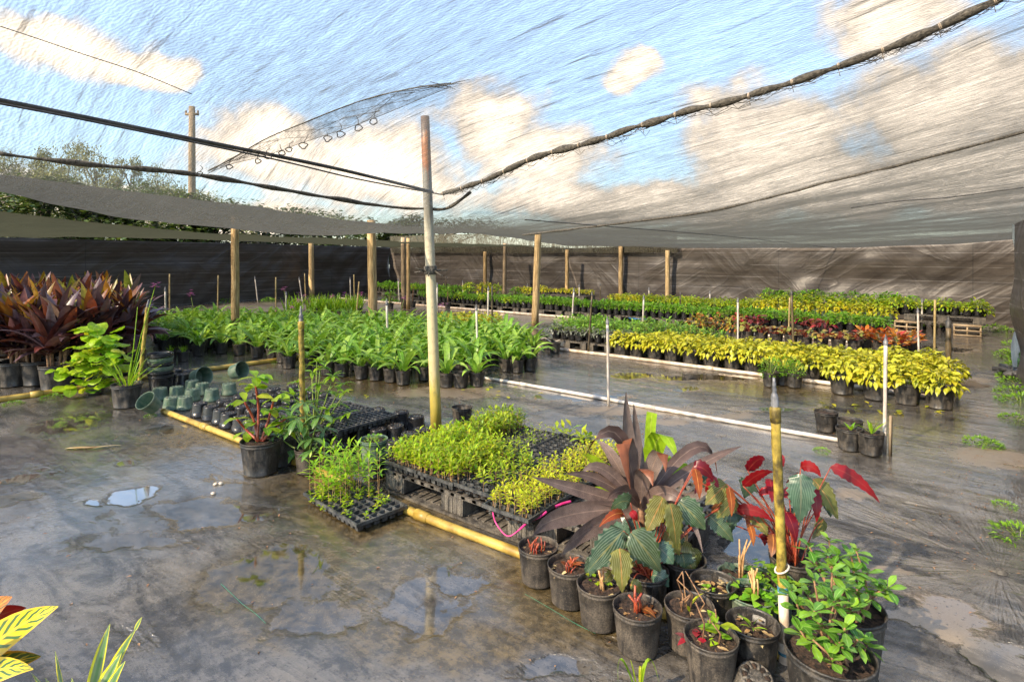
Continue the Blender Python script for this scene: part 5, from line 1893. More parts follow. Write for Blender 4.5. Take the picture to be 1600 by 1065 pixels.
row(-7.0, -3.5, .2, 13.7, PT, F_LIME, 'small', None, "potted_lime_shrub", "lime-green plant in the second rank by the brown fence, left half", "far row, second rank left", 1.1, 1.15)
row(-3.5, .35, .2, 13.75, PT + .14, F_LIME, 'small', None, "potted_lime_shrub", "lime-green plant in the second rank by the brown fence, right half", "far row, second rank right", 1.1, 1.2)
row(-3.5, -.6, .21, 14.1, PT + .2, F_GRN, 'small', None, "potted_green_plant", "green plant in the rearmost rank touching the brown fence", "far row, rearmost rank", 1.15, 1.25)
# crates under the right end


def crate(p, rz, lab):
    o = thing("wooden_crate", lab, "crate", (p[0], p[1], .002), rz, "pale wooden crates")
    Lc, Wc, Hc = .40, .3, .20
    for (x0, x1) in ((0, .025), (Lc / 2 - .012, Lc / 2 + .012), (Lc - .025, Lc)):
        for y in (0, Wc - .02):
            mb = MB()
            mb.box(x0, y, 0, x1, y + .02, Hc)
            part("upright", mb.mesh("crate_upright", M['crate']), o)
    for z in (0.002, Hc / 2 - .012, Hc - .026):
        for y in (-.012, Wc + .001):
            mb = MB()
            mb.box(0.001, y, z, Lc - .001, y + .011, z + .024)
            part("slat", mb.mesh("crate_slat", M['crate']), o)
    mb = MB()
    mb.box(.002, .022, Hc - .003, Lc - .002, Wc - .022, Hc + .008)
    part("lid", mb.mesh("crate_lid", M['crate']), o)


crate(W(-.10, 13.2), BED, "pale wooden crate with two rows of openings at the far right corner")
crate(W(-1.0, 13.2), BED, "pale wooden crate half hidden behind thin risers under the far green pots")
row(-.72, -.1, .16, 13.75, .0, F_GRN[:2], 'small', 'small_soil', "potted_green_plant", "little green plant on the ground between the two wooden crates", "plants between the crates", .7, 1.0)

# far left green pots, spiky bed, pale yellow shrubs, far bushes
row(-16.6, -12.6, .2, 13.4, .12, F_GRN, 'smalld', 'small_soil', "potted_green_plant", "small green plant in the far row between the charcoal fence post and the split post", "far left row", 1.2, 1.2)
row(-16.6, -12.4, .22, 13.7, .12, F_GRN, 'smalld', None, "potted_green_plant", "small green plant in the second rank of the far row by the charcoal fence", "far left row, second rank", 1.2, 1.2)
for k in range(3):
    put_pallet(W(-16.7 + 1.4 * k, 13.2), BED, f"black pallet in the far left row before the charcoal fence, {ORD[k]} from the left", -.015, 1.2, .9)
k = 0
for x in range(488, 560, 11):
    for y in (492, 498):
        p = G(x + R.uniform(-2, 2) + (5 if y == 492 else 0), y)
        potted("potted_spiky_plant", f"spiky green plant, {'front' if y == 498 else 'back'} of the spiky bed, {ORD[k // 2]} from the left", "potted plant", p, "spiky green plants", 'gal', 'gal_soil', F_SPK[k % 3], scale=1.05, folscale=1.15)
        k += 1
for (x, y, lab) in [(452, 500, "spiky plant beside pink orchid flowers left of the spiky bed"), (465, 497, "spiky yellow-green plant immediately left of the spiky bed")]:
    p = G(x, y)
    potted("potted_spiky_plant", lab, "potted plant", p, None, 'gal', 'gal_soil', F_SPK[1], scale=1.1, folscale=1.2)
k = 0
for x in range(686, 772, 14):
    for y in (514, 520, 526):
        p = G(x + R.uniform(-3, 3), y)
        potted("potted_yellow_shrub", f"low golden shrub right of the steel post, {ORD[k // 3]} from the left in its {['back', 'middle', 'front'][k % 3]} row", "potted plant", p, "low golden shrubs", 'gal', 'gal_soil', F_YG[k % 3], scale=1.0, folscale=1.5)
        k += 1
for i, (x, yb, yt, w_, kind, lab) in enumerate([(733, 466, 437, 20, F_LIME, "yellow-green bush on the far stand by the pale slender post"), (757, 466, 436, 24, F_YG, "widest yellow bush by the pale slender post"), (775, 466, 440, 18, F_LIME, "small lime bush right of the pale slender post"), (805, 467, 444, 22, F_GRN, "bright green far bush left of the tall sunlit post"),
                                                (822, 467, 445, 14, F_YG, "yellow far bush with pink flowers left of the tall sunlit post"), (848, 467, 443, 14, F_YG, "yellow far bush right of the tall sunlit post"), (610, 469, 450, 26, F_GRN, "dark green far bush between split post and double post"), (645, 466, 442, 10, F_LIME, "tiny lime bush behind the double post"), (700, 468, 446, 16, F_GRN, "green far bush right of the steel post")]):
    p = G(x, yb + 14)
    h = A(x, yt, p.y).z
    w2 = w_ / FPX * p.y / .22
    o = thing("potted_shrub", lab, "potted plant", (p.x, p.y, .003), R.uniform(0, 6), "far bushes by the fence", 1.0)
    mb = MB()
    mb.tube([(0, 0, .1), (.01, 0, h - .15)], [.012, .008], 6)
    part("stem", mb.mesh("bush_stem", M['stem_brown']), o)
    part("pot", MESH['gal'], o)
    part("soil", MESH['gal_soil'], o)
    f = part("foliage", kind[0], o, (0, 0, max(.14, h - .17 * w2)), scale=w2)
# small yellow tray plants on the far stand
row(-10.6, -8.0, .15, 13.9, .32, F_YG, 'small', 'small_soil', "potted_yellow_shrub", "small yellow plant in the far tray row left of the wooden pallet post", "far yellow tray row", .62, 1.2)
for k in range(2):
    put_pallet(W(-10.7 + k * 1.35, 13.55), BED, f"raised black pallet under the small yellow plants by the fence, {['left', 'right'][k]} one", .17, 1.15, .6)
    put_pallet(W(-10.7 + k * 1.35, 13.55), BED, f"lower black pallet stacked beneath the small yellow plants, {['left', 'right'][k]} one", .02, 1.15, .6)
mb = MB()
N_ = 14
p0, p1 = G(985, 505), G(1062, 507)
for i in range(N_ + 1):
    for j in range(4):
        q = p0.lerp(p1, i / N_)
        mb.vert((q.x, q.y + j * .22, .10 + .03 * mnoise.noise(Vector((i * .6, j * .9, 2)))))
for i in range(N_):
    for j in range(3):
        a = i * 4 + j
        mb.face((a, a + 4, a + 5, a + 1))
sh = mb.mesh("blue_sheet", M['blue'])
o = solo("blue_tarp", sh, "crumpled bright blue sheet lying between two green pot rows", "tarp")
sm_ = o.modifiers.new("thickness", 'SOLIDIFY')
sm_.thickness = .004
# ------------------------------------------------------------------ left group
# bright round-leaf plant
p = G(150, 618)
p = p * (1 + .1 / p.length)
rr = random.Random(5)
mb = MB()
for (x, y) in [(155, 512), (175, 522), (145, 530), (165, 535), (190, 545), (135, 550), (155, 552), (175, 560), (150, 570), (190, 570), (120, 560), (108, 570), (140, 585), (165, 590), (185, 590), (125, 598), (112, 575), (150, 600), (175, 545), (160, 575), (196, 556), (130, 540), (185, 530), (140, 515), (162, 520), (170, 580), (148, 545)]:
    q = A(x + rr.uniform(-3, 3), y + 4, p.y + rr.uniform(-.22, .16)) - p
    mb.tube([(0, 0, .2), (q.x * .6, q.y * .6, q.z * .7), q], [.005, .004, .003], 5, 1, caps=False)
    s_ = Vector((0, 0, 0))
    for h_ in range(4):
        mb.leaf(q + Vector((rr.gauss(0, .05), rr.gauss(0, .05), rr.uniform(-.04, .07))), rr.uniform(-2.6, -.5), rr.uniform(-.3, .5), rr.uniform(.10, .15), rr.uniform(.11, .16), rr.uniform(.3, 1.3), P_round, 7, .06, 0, rr.gauss(0, .3), .16, rr)
potted("potted_round_leaf_plant", "bright yellow-green plant with broad round leaves beside the purple plants", "potted plant", p, None, 'gal_dusty', 'gal_soil', mb.mesh("foliage", [M['l_bright'], M['stem_green']]), rz=0, zf=0)
# reedy plant with tall flower stalk
p = G(198, 640)
p = p * (1 + .13 / p.length)
mb = MB()
for k in range(22):
    a = rr.uniform(0, 6.28)
    mb.leaf((.05 * math.cos(a), .05 * math.sin(a), .20), a, rr.uniform(.7, 1.45), rr.uniform(.25, .5), .016, rr.uniform(.2, 1.0), P_strap, 5, .3)
for (x, y) in [(243, 446), (215, 480), (222, 530)]:
    q = A(x, y, p.y) - p
    mb.tube([(0.02, 0, .2), (q.x * .45 + .02, 0, q.z * .6), q], [.006, .005, .003], 5, 0)
mf = MB()
q = A(243, 446, p.y) - p
for k in range(8):
    c_ = q + Vector((rr.gauss(0, .02), rr.gauss(0, .02), rr.gauss(0, .016)))
    for z in range(5):
        mf.leaf(c_, z * 1.2566 + k, .4, .026, .016, .5, P_ovate, 2, .1)
potted("potted_reed_orchid", "reedy green plant with tall thin stalks in a dark ribbed pot at left", "potted plant", p, None, 'big', 'big_soil', mb.mesh("foliage", M['l_tall']), rz=0, zf=0, extra=[("flower_spike", mf.mesh("flowers", M['petal']))])
# stacked nursery pots
p = G(228, 618)
for k in range(6):
    c_ = 'pot_green' if k in (2, 4) else 'pot_clean'
    nm = 'stk_' + c_
    if nm not in MESH:
        MESH[nm] = pot_mesh(.125, .2, M[c_], False)
    solo("plant_pot", MESH[nm], f"{'green' if k in (2, 4) else 'black'} pot nested in the stack beside the slanting riser, {ORD[k]} from bottom", "pot", (p.x + .08 + R.uniform(-.008, .008), p.y + .12, .002 + k * .045), (0, 0, k), "stack of empty pots")
# pair pot with small seedlings on the wet floor
for (x, lab) in [(267, "left of two joined black pots with small green shoots before the orchid bed"), (286, "right of two joined black pots with small green shoots before the orchid bed")]:
    p = G(x, 566)
    potted("potted_shoots", lab, "potted plant", p * (1 + .08 / p.length), None, 'gal', 'gal_soil', F_SPK[2], scale=.85, folscale=.42)
# green pots, upturned, tipped and lying
UPG, UPGH = upturned_pot(.085, .13, M['pot_green'])
UPB, UPBH = upturned_pot(.080, .125, M['pot_clean'])


def upturned(p, green, lab, grp, z=0.002, s=1.0):
    o = thing("plant_pot", lab, "pot", (p[0], p[1], z), R.uniform(0, 6), grp, s)
    part("pot_shell", UPG if green else UPB, o)
    part("drain_holes", UPGH if green else UPBH, o)
    return o


gl = [(268, 636, "nearest the mossy pipe end"), (289, 635, "second of the front green ones"), (250, 620, "behind the tipped green bowl"), (276, 618, "in the middle of the green cluster"), (300, 622, "right of the green cluster middle"), (316, 612, "at the back of the green cluster"), (331, 622, "at the right front of the green cluster"), (358, 612, "under the lying green pot at right"), (300, 607, "in the back row of the green cluster")]
for (x, y, lab) in gl:
    p = G(x, y + 6)
    upturned(p * (1 + .06 / p.length), True, "green upturned pot " + lab, "green upturned pots", s=.92)
p = G(237, 650)
o = solo("plant_pot", MESH['green'], "green empty pot tipped on its side at the start of the yellow pipe", "pot", (p.x, p.y + .05, .068), (math.radians(48), 0, math.radians(-20)), None, 1.05)
p = G(312, 604)
solo("plant_pot", MESH['green'], "green empty pot lying on its side behind the green cluster", "pot", (p.x - .08, p.y + .05, .09), (math.radians(78), 0, math.radians(65)), None, 1.25)
p = G(368, 612)
solo("plant_pot", MESH['green'], "green empty pot lying tilted on top of upturned pots right of the cluster", "pot", (p.x - .06, p.y + .06, .20), (math.radians(75), 0, math.radians(70)), None, 1.1)
# dark pots in a row at the back of the green cluster
for i, (x, y) in enumerate([(249, 603), (266, 604), (285, 604), (258, 596), (276, 596), (295, 598)]):
    p = G(x, y)
    upturned(p * (1 + .05 / p.length), False, f"black upturned pot in the wet row behind the green cluster, {ORD[i]} from front left", "black pots behind the green cluster", s=1.1)
# black upturned pots: grid along the yellow pipe
k = 0
for r_ in range(6):
    for c_ in range(10):
        u = -5.50 + c_ * .178 + (r_ % 2) * .05
        v = 2.42 + r_ * .178
        p = W(u + R.uniform(-.012, .012), v + R.uniform(-.012, .012))
        x, y = PX(p)
        if x < 284 or x > 520 or (x < 340 and y < 625):
            continue
        under = u > -4.5
        upturned(p, False, ("black upturned pot supporting the raised empty plug trays" if under else f"black upturned pot, rank {ORD[r_]} from the yellow pipe, {ORD[c_]} place from the left"), "upturned pots under the plug trays" if under else "black upturned pots by the pipe")
        k += 1
for c_ in range(3):
    for r_ in range(3):
        p = W(-4.36 + c_ * .30, 2.68 + r_ * .19)
        upturned(p, False, "black upturned pot supporting the raised empty plug trays", "upturned pots under the plug trays")
for i, (x, y) in enumerate([(602, 668), (627, 660), (650, 668), (590, 690), (618, 684), (640, 698), (660, 690), (615, 712), (640, 722), (595, 712), (664, 712), (628, 740), (655, 742), (606, 732)]):
    p = G(x, y + 8)
    upturned(p * (1 + .05 / p.length), False, f"black upturned pot between raised plug trays and steel post, {ORD[i]} from the back", "black upturned pots by the steel post", s=1.02)

# raised empty plug trays
TR_SQ = tray_mesh(.56, .30, .052, 12, 6)
TR_RD = tray_mesh(.56, .30, .052, 10, 5, True)
TS_LOW = tray_soil(.56, .30, .052, 12, 6, .35, .1)
TS_FULL = tray_soil(.56, .30, .052, 12, 6, .88)
TS_RD = tray_soil(.56, .30, .052, 10, 5, .45, .05)


def tray(p, z, rz, shell, soil, lab, seeds=(), grp=None, name="seedling_tray"):
    o = thing(name, lab, "tray", (p[0], p[1], z), rz, grp)
    part("tray_shell", shell, o)
    if soil:
        part("tray_soil", soil, o)
    for nm, me in seeds:
        part(nm, me, o)
    return o


for k in range(3):
    tray(W(-3.78 - .31 * k, 2.86), .129, BED + math.pi / 2 + R.uniform(-.02, .02), TR_SQ, TS_LOW if k else None, f"empty black plug tray raised on upturned pots, {['right', 'middle', 'left'][k]} of three", grp="raised plug trays", name="plug_tray")
p = W(-2.75, 3.55)
p = G(613, 672)
upturned(G(590, 660), False, "black upturned pot at the far right corner of the raised plug trays", None)

# ---- potted plants on the aisle edge ------------------------------------------------
# red-stemmed plant
p = G(408, 748)
p = p * (1 + .12 / p.length)
mb = MB()
st = MB()
z0 = BP_H * .8
stems = [[(402, 690), (404, 640), (399, 597), (401, 590)], [(404, 690), (396, 655), (382, 628)], [(408, 690), (420, 655), (428, 625)], [(410, 690), (430, 668), (446, 655)], [(404, 690), (385, 672), (370, 655)]]
for s_ in stems:
    pts = [A(x, y, p.y + .05 * (i % 2)) - p for i, (x, y) in enumerate(s_)]
    st.tube(smoothpath(pts, 4), [.010 - .0004 * i for i in range(len(pts) * 4 - 3)], 7)
for (x, y, n_) in [(400, 590, 6), (398, 606, 5), (383, 628, 5), (428, 624, 6), (420, 640, 4), (446, 654, 5), (372, 655, 4), (400, 660, 4), (384, 675, 4), (415, 670, 3), (432, 640, 3), (440, 672, 4)]:
    c_ = A(x, y, p.y + rr.uniform(-.10, .10)) - p
    for k in range(n_):
        a = rr.uniform(0, 6.28)
        mb.leaf(c_, a, rr.uniform(-.1, .6), rr.uniform(.09, .135), rr.uniform(.05, .07), rr.uniform(.4, 1.3), P_obov, 4, .2, 0, rr.gauss(0, .3), .06, rr)
potted("potted_red_stem_plant", "red-stemmed plant with rounded green leaves in a black pot on the aisle edge", "potted plant", p, None, 'big', 'big_soil', mb.mesh("foliage", M['l_bright']), rz=0, zf=0, extra=[("stems", st.mesh("stems", M['stem_red']))])
p2 = G(436, 738)
p2 = p2 * (1 + .17 / p2.length)
potted("plant_pot", "black ribbed pot directly behind the red-stemmed plant", "pot", p2, None, 'big', 'big_soil', None, scale=.95)
# dark hanging-leaf plant
p = G(482, 745)
p = p * (1 + .09 / p.length)
mb = MB()
for (x, y) in [(445, 640), (465, 655), (482, 662), (495, 690), (430, 680), (468, 705), (487, 686), (500, 650), (448, 700), (475, 630), (458, 670), (508, 672), (440, 660), (490, 705)]:
    c_ = A(x, y, p.y + rr.uniform(-.12, .2)) - p
    mb.tube([(0, 0, .12), (c_.x * .5, c_.y * .5, c_.z * .7), c_], [.006, .005, .003], 5, 1)
    for k in range(rr.randint(6, 8)):
        a = k * .9 + rr.uniform(-.2, .2)
        mb.leaf(c_, a, rr.uniform(-.25, .35), rr.uniform(.10, .15), rr.uniform(.036, .05), rr.uniform(.6, 1.3), P_obov, 4, .22, 0, 0, 0, rr)
potted("potted_umbrella_plant", "dark green plant with drooping finger leaves in a dusty pot on the aisle edge", "potted plant", p, None, 'gal_dusty', 'gal_soil', mb.mesh("foliage", [M['l_schef'], M['stem_green']]), rz=0, zf=0)
# yellow-green bush round the ringed riser
p = G(492, 700)
p = p * (1 + .09 / p.length)
mb = MB()
for (x, y) in [(487, 582), (478, 610), (498, 600), (520, 588), (512, 612), (535, 600), (470, 630), (490, 628), (510, 640), (528, 632), (480, 650), (505, 655), (545, 645), (495, 565), (465, 598), (520, 660), (538, 615), (458, 618), (500, 575)]:
    c_ = A(x, y, p.y + rr.uniform(-.15, .15)) - p
    mb.tube([(0, 0, .12), (c_.x * .55, c_.y * .5, c_.z * .6), c_], [.007, .005, .003], 5, 1)
    for k in range(rr.randint(7, 9)):
        a = k * .85 + rr.uniform(-.3, .3)
        mb.leaf(c_, a, rr.uniform(-.2, .8), rr.uniform(.08, .125), rr.uniform(.024, .036), rr.uniform(.3, 1.2), P_lance, 4, .22, 0, 0, .05, rr)
potted("potted_yellow_green_bush", "airy yellow-green bush around the ringed brown riser", "potted plant", p, None, 'gal', 'gal_soil', mb.mesh("foliage", [M['l_tall'], M['stem_green']]), rz=0, zf=0)
# green pot of seedlings on an upturned pot
p = G(584, 748)
upturned(p * (1 + .05 / p.length), False, "black upturned pot carrying the green pot of seedlings", None, s=.85)
q = p * (1 + .05 / p.length)
potted("potted_seedlings", "green pot of tiny seedlings raised on an upturned black pot", "potted plant", q, None, 'green', 'green_soil', dome(46, .07, .035, .03, .016, M['l_green'], P_ovate, 300, (-.2, .8), .6, 0, base=0, nseg=2), scale=1.1, z=.107)

# ---- tray of tall seedlings on the ground -------------------------------------------
a_, b_, c_ = G(478, 772, .05), G(565, 825, .05), G(632, 790, .05)
ctr = (a_ + c_) / 2
rz = math.atan2(b_.y - a_.y, b_.x - a_.x)
s1 = seedlings(.60, .33, .052, 12, 6, .12, .30, .075, .016, 13, M['l_tall'], M['stem_straw'], keep=lambda x, y: 1.0 if x < .45 + .3 * (y - .3) else .05, seed=3, per=1, spread=.012)
s2 = seedlings(.60, .33, .052, 12, 6, .015, .05, .03, .018, 5, M['l_seed'], M['stem_green'], keep=lambda x, y: .9 if x < .6 else .22, seed=6, per=2, spread=.02)
tray(ctr, .003, rz, tray_mesh(.60, .33, .052, 12, 6), tray_soil(.60, .33, .052, 12, 6, .55), "black plug tray on the wet floor, half full of tall green seedlings", [("seedlings", s1), ("small_seedlings", s2)])

# ---- pallet with trays beside the yellow pipe ----------------------------------------
put_pallet(W(-2.86, 2.38), BED, "black plastic pallet under the seedling trays beside the yellow pipe", 0, 1.03, 1.04, None)
put_pallet(W(-1.72, 2.45), BED, "black plastic pallet partly hidden behind the front pots right of the tray pallet", 0, .62, .9, None)
Z = .139
RZ = BED + math.pi / 2
dense = lambda s: seedlings(.56, .30, .052, 12, 6, .07, .15, .046, .016, 9, M['l_seed'], M['stem_straw'], seed=s, per=3, spread=.014)
brown = seedlings(.56, .30, .052, 10, 5, .05, .14, .042, .016, 8, M['l_seed'], M['stem_brown'], keep=lambda x, y: .55 + .45 * y if x > .15 else .35, seed=23, per=2, spread=.014)
sparse = seedlings(.56, .30, .052, 12, 6, .05, .09, .03, .012, 5, M['l_seed'], M['stem_green'], keep=lambda x, y: .75 * (1 - x * .5), seed=25, per=1, spread=.008)
shoots = lambda s: seedlings(.56, .30, .052, 10, 5, .06, .115, .03, .012, 8, M['l_seedy'], M['stem_straw'], keep=lambda x, y: .95, seed=s, per=3, spread=.012)
few = seedlings(.56, .30, .052, 10, 5, .05, .10, .085, .030, 5, M['l_lime'], M['stem_green'], keep=lambda x, y: .7 if x > .8 else 0.0, seed=29)
TW = .288
cols = [-2.86 + .15 + TW * k for k in range(4)]
fr, bk = 2.38 + .27, 2.38 + .27 + .565
tray(W(cols[0], fr), Z, RZ, TR_SQ, TS_FULL, "tray of dense green seedlings at the front left corner of the pallet", [("seedlings", dense(31))], "seedling trays on the pallet")
tray(W(cols[1], fr), Z, RZ, TR_SQ, TS_FULL, "tray of dense green seedlings second from the left at the pallet front", [("seedlings", dense(32))], "seedling trays on the pallet")
tray(W(cols[2], fr + .01), Z, RZ, TR_RD, TS_RD, "round-celled tray of brown-stemmed seedlings right of centre at the pallet front", [("seedlings", brown)], "seedling trays on the pallet")
tray(W(cols[0], bk), Z, RZ, TR_SQ, TS_FULL, "tray of dense green seedlings at the back left beside the steel post", [("seedlings", dense(33))], "seedling trays on the pallet")
tray(W(cols[1], bk), Z, RZ, TR_SQ, TS_LOW, "tray thinly dotted with small seedlings at the back of the pallet", [("seedlings", sparse)], "seedling trays on the pallet")
tray(W(cols[2], bk + .03), Z, RZ + .02, TR_RD, TS_RD, "nearly empty round-celled tray with a few big sprouts at its far end", [("seedlings", few)], "seedling trays on the pallet")
tray(W(cols[3] + .03, fr - .10), Z, RZ, TR_RD, TS_RD, "tray of yellow-green shoots overhanging the front right of the pallet", [("seedlings", shoots(41))], "seedling trays on the pallet")
tray(W(cols[3] + .03, fr + .47), Z, RZ, TR_RD, TS_RD, "tray of yellow-green shoots behind the brown-purple blades", [("seedlings", shoots(42))], "seedling trays on the pallet")
# single pots along the front of the pallet
mb = MB()
for k in range(26):
    p = W(cols[2] - .13 + .010 * k, fr + R.uniform(-.2, .1))
    mb.leaf((p.x, p.y, Z + .055), R.uniform(0, 6), R.uniform(-.1, .4), R.uniform(.008, .018), .008, .4, P_ovate, 2)
o = bpy.data.objects.new("perlite_grit", mb.mesh("perlite_grit", M['pvc']))
link(o)
o['kind'] = 'stuff'
# black round pot behind the seedlings
p = G(722, 668)
solo("plant_pot", MESH['gal'], "empty black pot standing behind the dense seedling tray right of the steel post", "pot", p * (1 + .06 / p.length), (0, 0, 0), None, 1.0)
# magenta ribbon hanging from the pallet
mb = MB()
rp = smoothpath([A(770, 800, 2.93), A(774, 815, 2.88), A(786, 832, 2.84), A(796, 837, 2.82), A(808, 830, 2.82), A(826, 815, 2.86), A(845, 806, 2.9), A(854, 799, 2.92)], 5)
mb.tube(rp, [.0035 if i < 22 else .006 for i in range(len(rp))], 6)
mb.tube(smoothpath([A(868, 791, 2.98), A(880, 786, 3.0), A(892, 783, 3.02)], 4), .007, 6)
solo("plastic_ribbon", mb.mesh("ribbon", M['pink']), "magenta plastic ribbon hanging in a loop from the tray pallet", "ribbon")

# ---- three soil pots by the white riser ------------------------------------------------
for (x, y, lab, leafy) in [(1291, 678, "pot of bare brown soil, the farthest left of three by the white riser", 0), (1328, 690, "pot of soil hidden behind the two sprouting pots by the white riser", 0), (1327, 708, "middle pot with a little green sprout by the white riser", 1), (1360, 715, "pot with a taller green sprout right beside the white riser", 2)]:
    p = G(x, y)
    p = p * (1 + .09 / p.length)
    if y == 690:
        p = G(1328, 696) * 1.0
        p = p * (1 + .14 / p.length)
    mb = None
    if leafy:
        mb = MB()
        for k in range(5):
            mb.leaf((.01, 0, 0), k * 1.3, rr.uniform(.8, 1.4), (.10 if leafy == 1 else .16) * rr.uniform(.7, 1), .022, .5, P_lance, 4, .25)
        mb = mb.mesh("sprout", M['l_tall'])
    potted("potted_sprout" if leafy else "plant_pot", lab, "potted plant" if leafy else "pot", p, None, 'gal', 'gal_soil', mb)
    if not leafy:
        COL.objects[-1].data if False else None

# ------------------------------------------------------------------ foreground pots
MESH['soilred'] = soil_mesh(GP_R, GP_H, .84, M['soil_red'], 3)
MESH['soil_lo'] = soil_mesh(GP_R, GP_H, .72, M['soil'], 5)


def rim_pos(px, py, h=GP_H):
    p = G(px, py, h)
    return Vector((p.x, p.y, 0))


def stubs(n, m, hmin, hmax, rad=.03, r=.003, seed=1, lean=.3, leaves=None):
    rr_ = random.Random(seed)
    mb = MB()
    for k in range(n):
        a = rr_.uniform(0, 6.28)
        x, y = rad * rr_.random() * math.cos(a), rad * rr_.random() * math.sin(a)
        h = rr_.uniform(hmin, hmax)
        mb.tube([(x, y, -.01), (x + rr_.gauss(0, lean * h * .3), y + rr_.gauss(0, lean * h * .3), h * .5), (x + rr_.gauss(0, lean * h * .5), y + rr_.gauss(0, lean * h * .5), h)], [r, r * .9, r * .7], 6)
    return mb.mesh("cut_stems", m)


def sprig(n, L, Wd, lm, seed=1, rad=.02, el=(.2, 1.2), prof=P_ovate, h=.02, c=(0, 0)):
    rr_ = random.Random(seed)
    mb = MB()
    for k in range(n):
        a = rr_.uniform(0, 6.28)
        mb.leaf((c[0] + rad * rr_.random() * math.cos(a), c[1] + rad * rr_.random() * math.sin(a), rr_.uniform(0, h)), a, rr_.uniform(*el), L * rr_.uniform(.7, 1.2), Wd, rr_.uniform(.3, 1.0), prof, 4, .2)
    return mb.mesh("sprigs", lm)


def fpot(px, py, lab, extra=(), pot='gal_dusty', soil='gal_soil', h=GP_H, name="potted_cutting", scale=1.0, cat="potted plant"):
    p = rim_pos(px, py, h * scale)
    o = thing(name, lab, cat, (p.x, p.y, .003), R.uniform(0, 6.28), "pots in the right foreground", scale)
    part("pot", MESH[pot], o)
    if soil:
        part("soil", MESH[soil], o)
    for nm, me in extra:
        part(nm, me, o, (0, 0, h * .84))
    return o


litter = lambda s, n=14: sprig(n, .03, .016, M['l_dry'], s, .065, (-.1, .3), P_ovate, .006)
fpot(841, 852, "dusty pot of short red stems, leftmost in the foreground row at the pipe end", [("cut_stems", stubs(14, M['stem_red'], .03, .075, .05, .0035, 1)), ("litter", litter(1))])
fpot(889, 881, "dusty pot with red rim soil and red shoots, second in the foreground row", [("cut_stems", stubs(10, M['stem_red'], .02, .05, .04, .0035, 2)), ("litter", litter(2)), ("sprigs", sprig(6, .05, .025, M['l_begorange'], 3))], soil='gal_soil')
fpot(937, 911, "dusty pot with one orange stump and tiny green weeds, third in the foreground row", [("cut_stems", stubs(2, M['stem_straw'], .06, .11, .02, .006, 3)), ("litter", litter(4)), ("sprigs", sprig(16, .024, .02, M['l_bright'], 5, .05, (.1, .9), c=(-.035, -.03)))])
fpot(996, 947, "dusty pot with red stump and curled orange leaves in the foreground row", [("cut_stems", stubs(5, M['stem_red'], .06, .12, .02, .006, 4)), ("litter", litter(6, 20)), ("sprigs", sprig(5, .07, .035, M['l_begorange'], 7, .03, (-.1, .6)))])
fpot(1077, 944, "dusty pot of dead twigs between the red-stump pot and the sprouting pot", [("cut_stems", stubs(7, M['stem_brown'], .05, .15, .05, .003, 5, .5)), ("litter", litter(8)), ("sprigs", sprig(2, .08, .012, M['l_yellowgreen'], 9, .02, (.9, 1.4), P_strap))])
fpot(1111, 992, "largest-looking front pot with a fresh green sprout and brown twigs", [("cut_stems", stubs(4, M['stem_brown'], .05, .17, .05, .0035, 6, .3)), ("litter", litter(10, 20)), ("sprigs", sprig(9, .062, .036, M['l_bright'], 11, .015, (-.1, .9), P_ovate, .07, (.03, -.01))), ("dead_leaves", sprig(6, .05, .028, M['l_crimson'], 12, .03, (-.3, .5), c=(-.05, .03)))])
fpot(1115, 908, "pot of coarse bark with a broad rolled rim behind the twig pot", [("litter", litter(13, 26)), ("sprigs", sprig(6, .022, .018, M['l_bright'], 14, .02, (.2, .9), c=(-.02, .04)))], soil='soil_lo', pot='gal')
fpot(1176, 972, "dark pot with a single thin green shoot left of the riser elbow", [("litter", litter(15)), ("sprigs", sprig(6, .055, .010, M['l_tall'], 16, .012, (.5, 1.3), P_strap))], pot='gal', soil='soil_lo')
fpot(1070, 872, "dark pot with brown stalks behind the silver begonia leaves", [("cut_stems", stubs(6, M['stem_straw'], .08, .16, .03, .005, 8, .2))], pot='gal', soil='soil_lo')
# green pots with straw stubs and clover-like weeds
fpot(1156, 897, "green pot with three straw stubs behind the bark pot", [("cut_stems", stubs(6, M['stem_straw'], .08, .17, .03, .004, 9, .25)), ("sprigs", sprig(5, .05, .05, M['l_begdark'], 10, .05, (-.1, .4), P_wide))], 'green', 'green_soil', .13, scale=1.05)
fpot(1176, 925, "green pot of small clover-like weeds and straw stubs beside the algae-stained riser", [("cut_stems", stubs(8, M['stem_straw'], .06, .14, .03, .004, 11, .2)), ("sprigs", sprig(60, .032, .028, M['l_green'], 12, .085, (-.1, .6), P_ovate, .04, (.03, .02)))], 'green', 'green_soil', .13, scale=1.15)
fpot(1205, 905, "green pot overflowing with small round green weeds touching the riser", [("sprigs", sprig(80, .032, .028, M['l_green'], 19, .10, (-.2, .6), P_ovate, .05))], 'green', 'green_soil', .13, scale=1.1)
# net pot upturned at the lower edge
p = Vector((*G(1176, 1052, .07)[:2], 0))
NP = upturned_pot(.070, .07, M['pallet'], .15)
o = thing("plant_pot", "small upturned black pot showing a ring of holes at the lower edge", "pot", (p.x, p.y, .012), .2, None, (1, 1, 1), (.30, 0))
part("pot_shell", NP[0], o)
part("drain_holes", NP[1], o)

# ---- glossy shrubs -----------------------------------------------------------------------


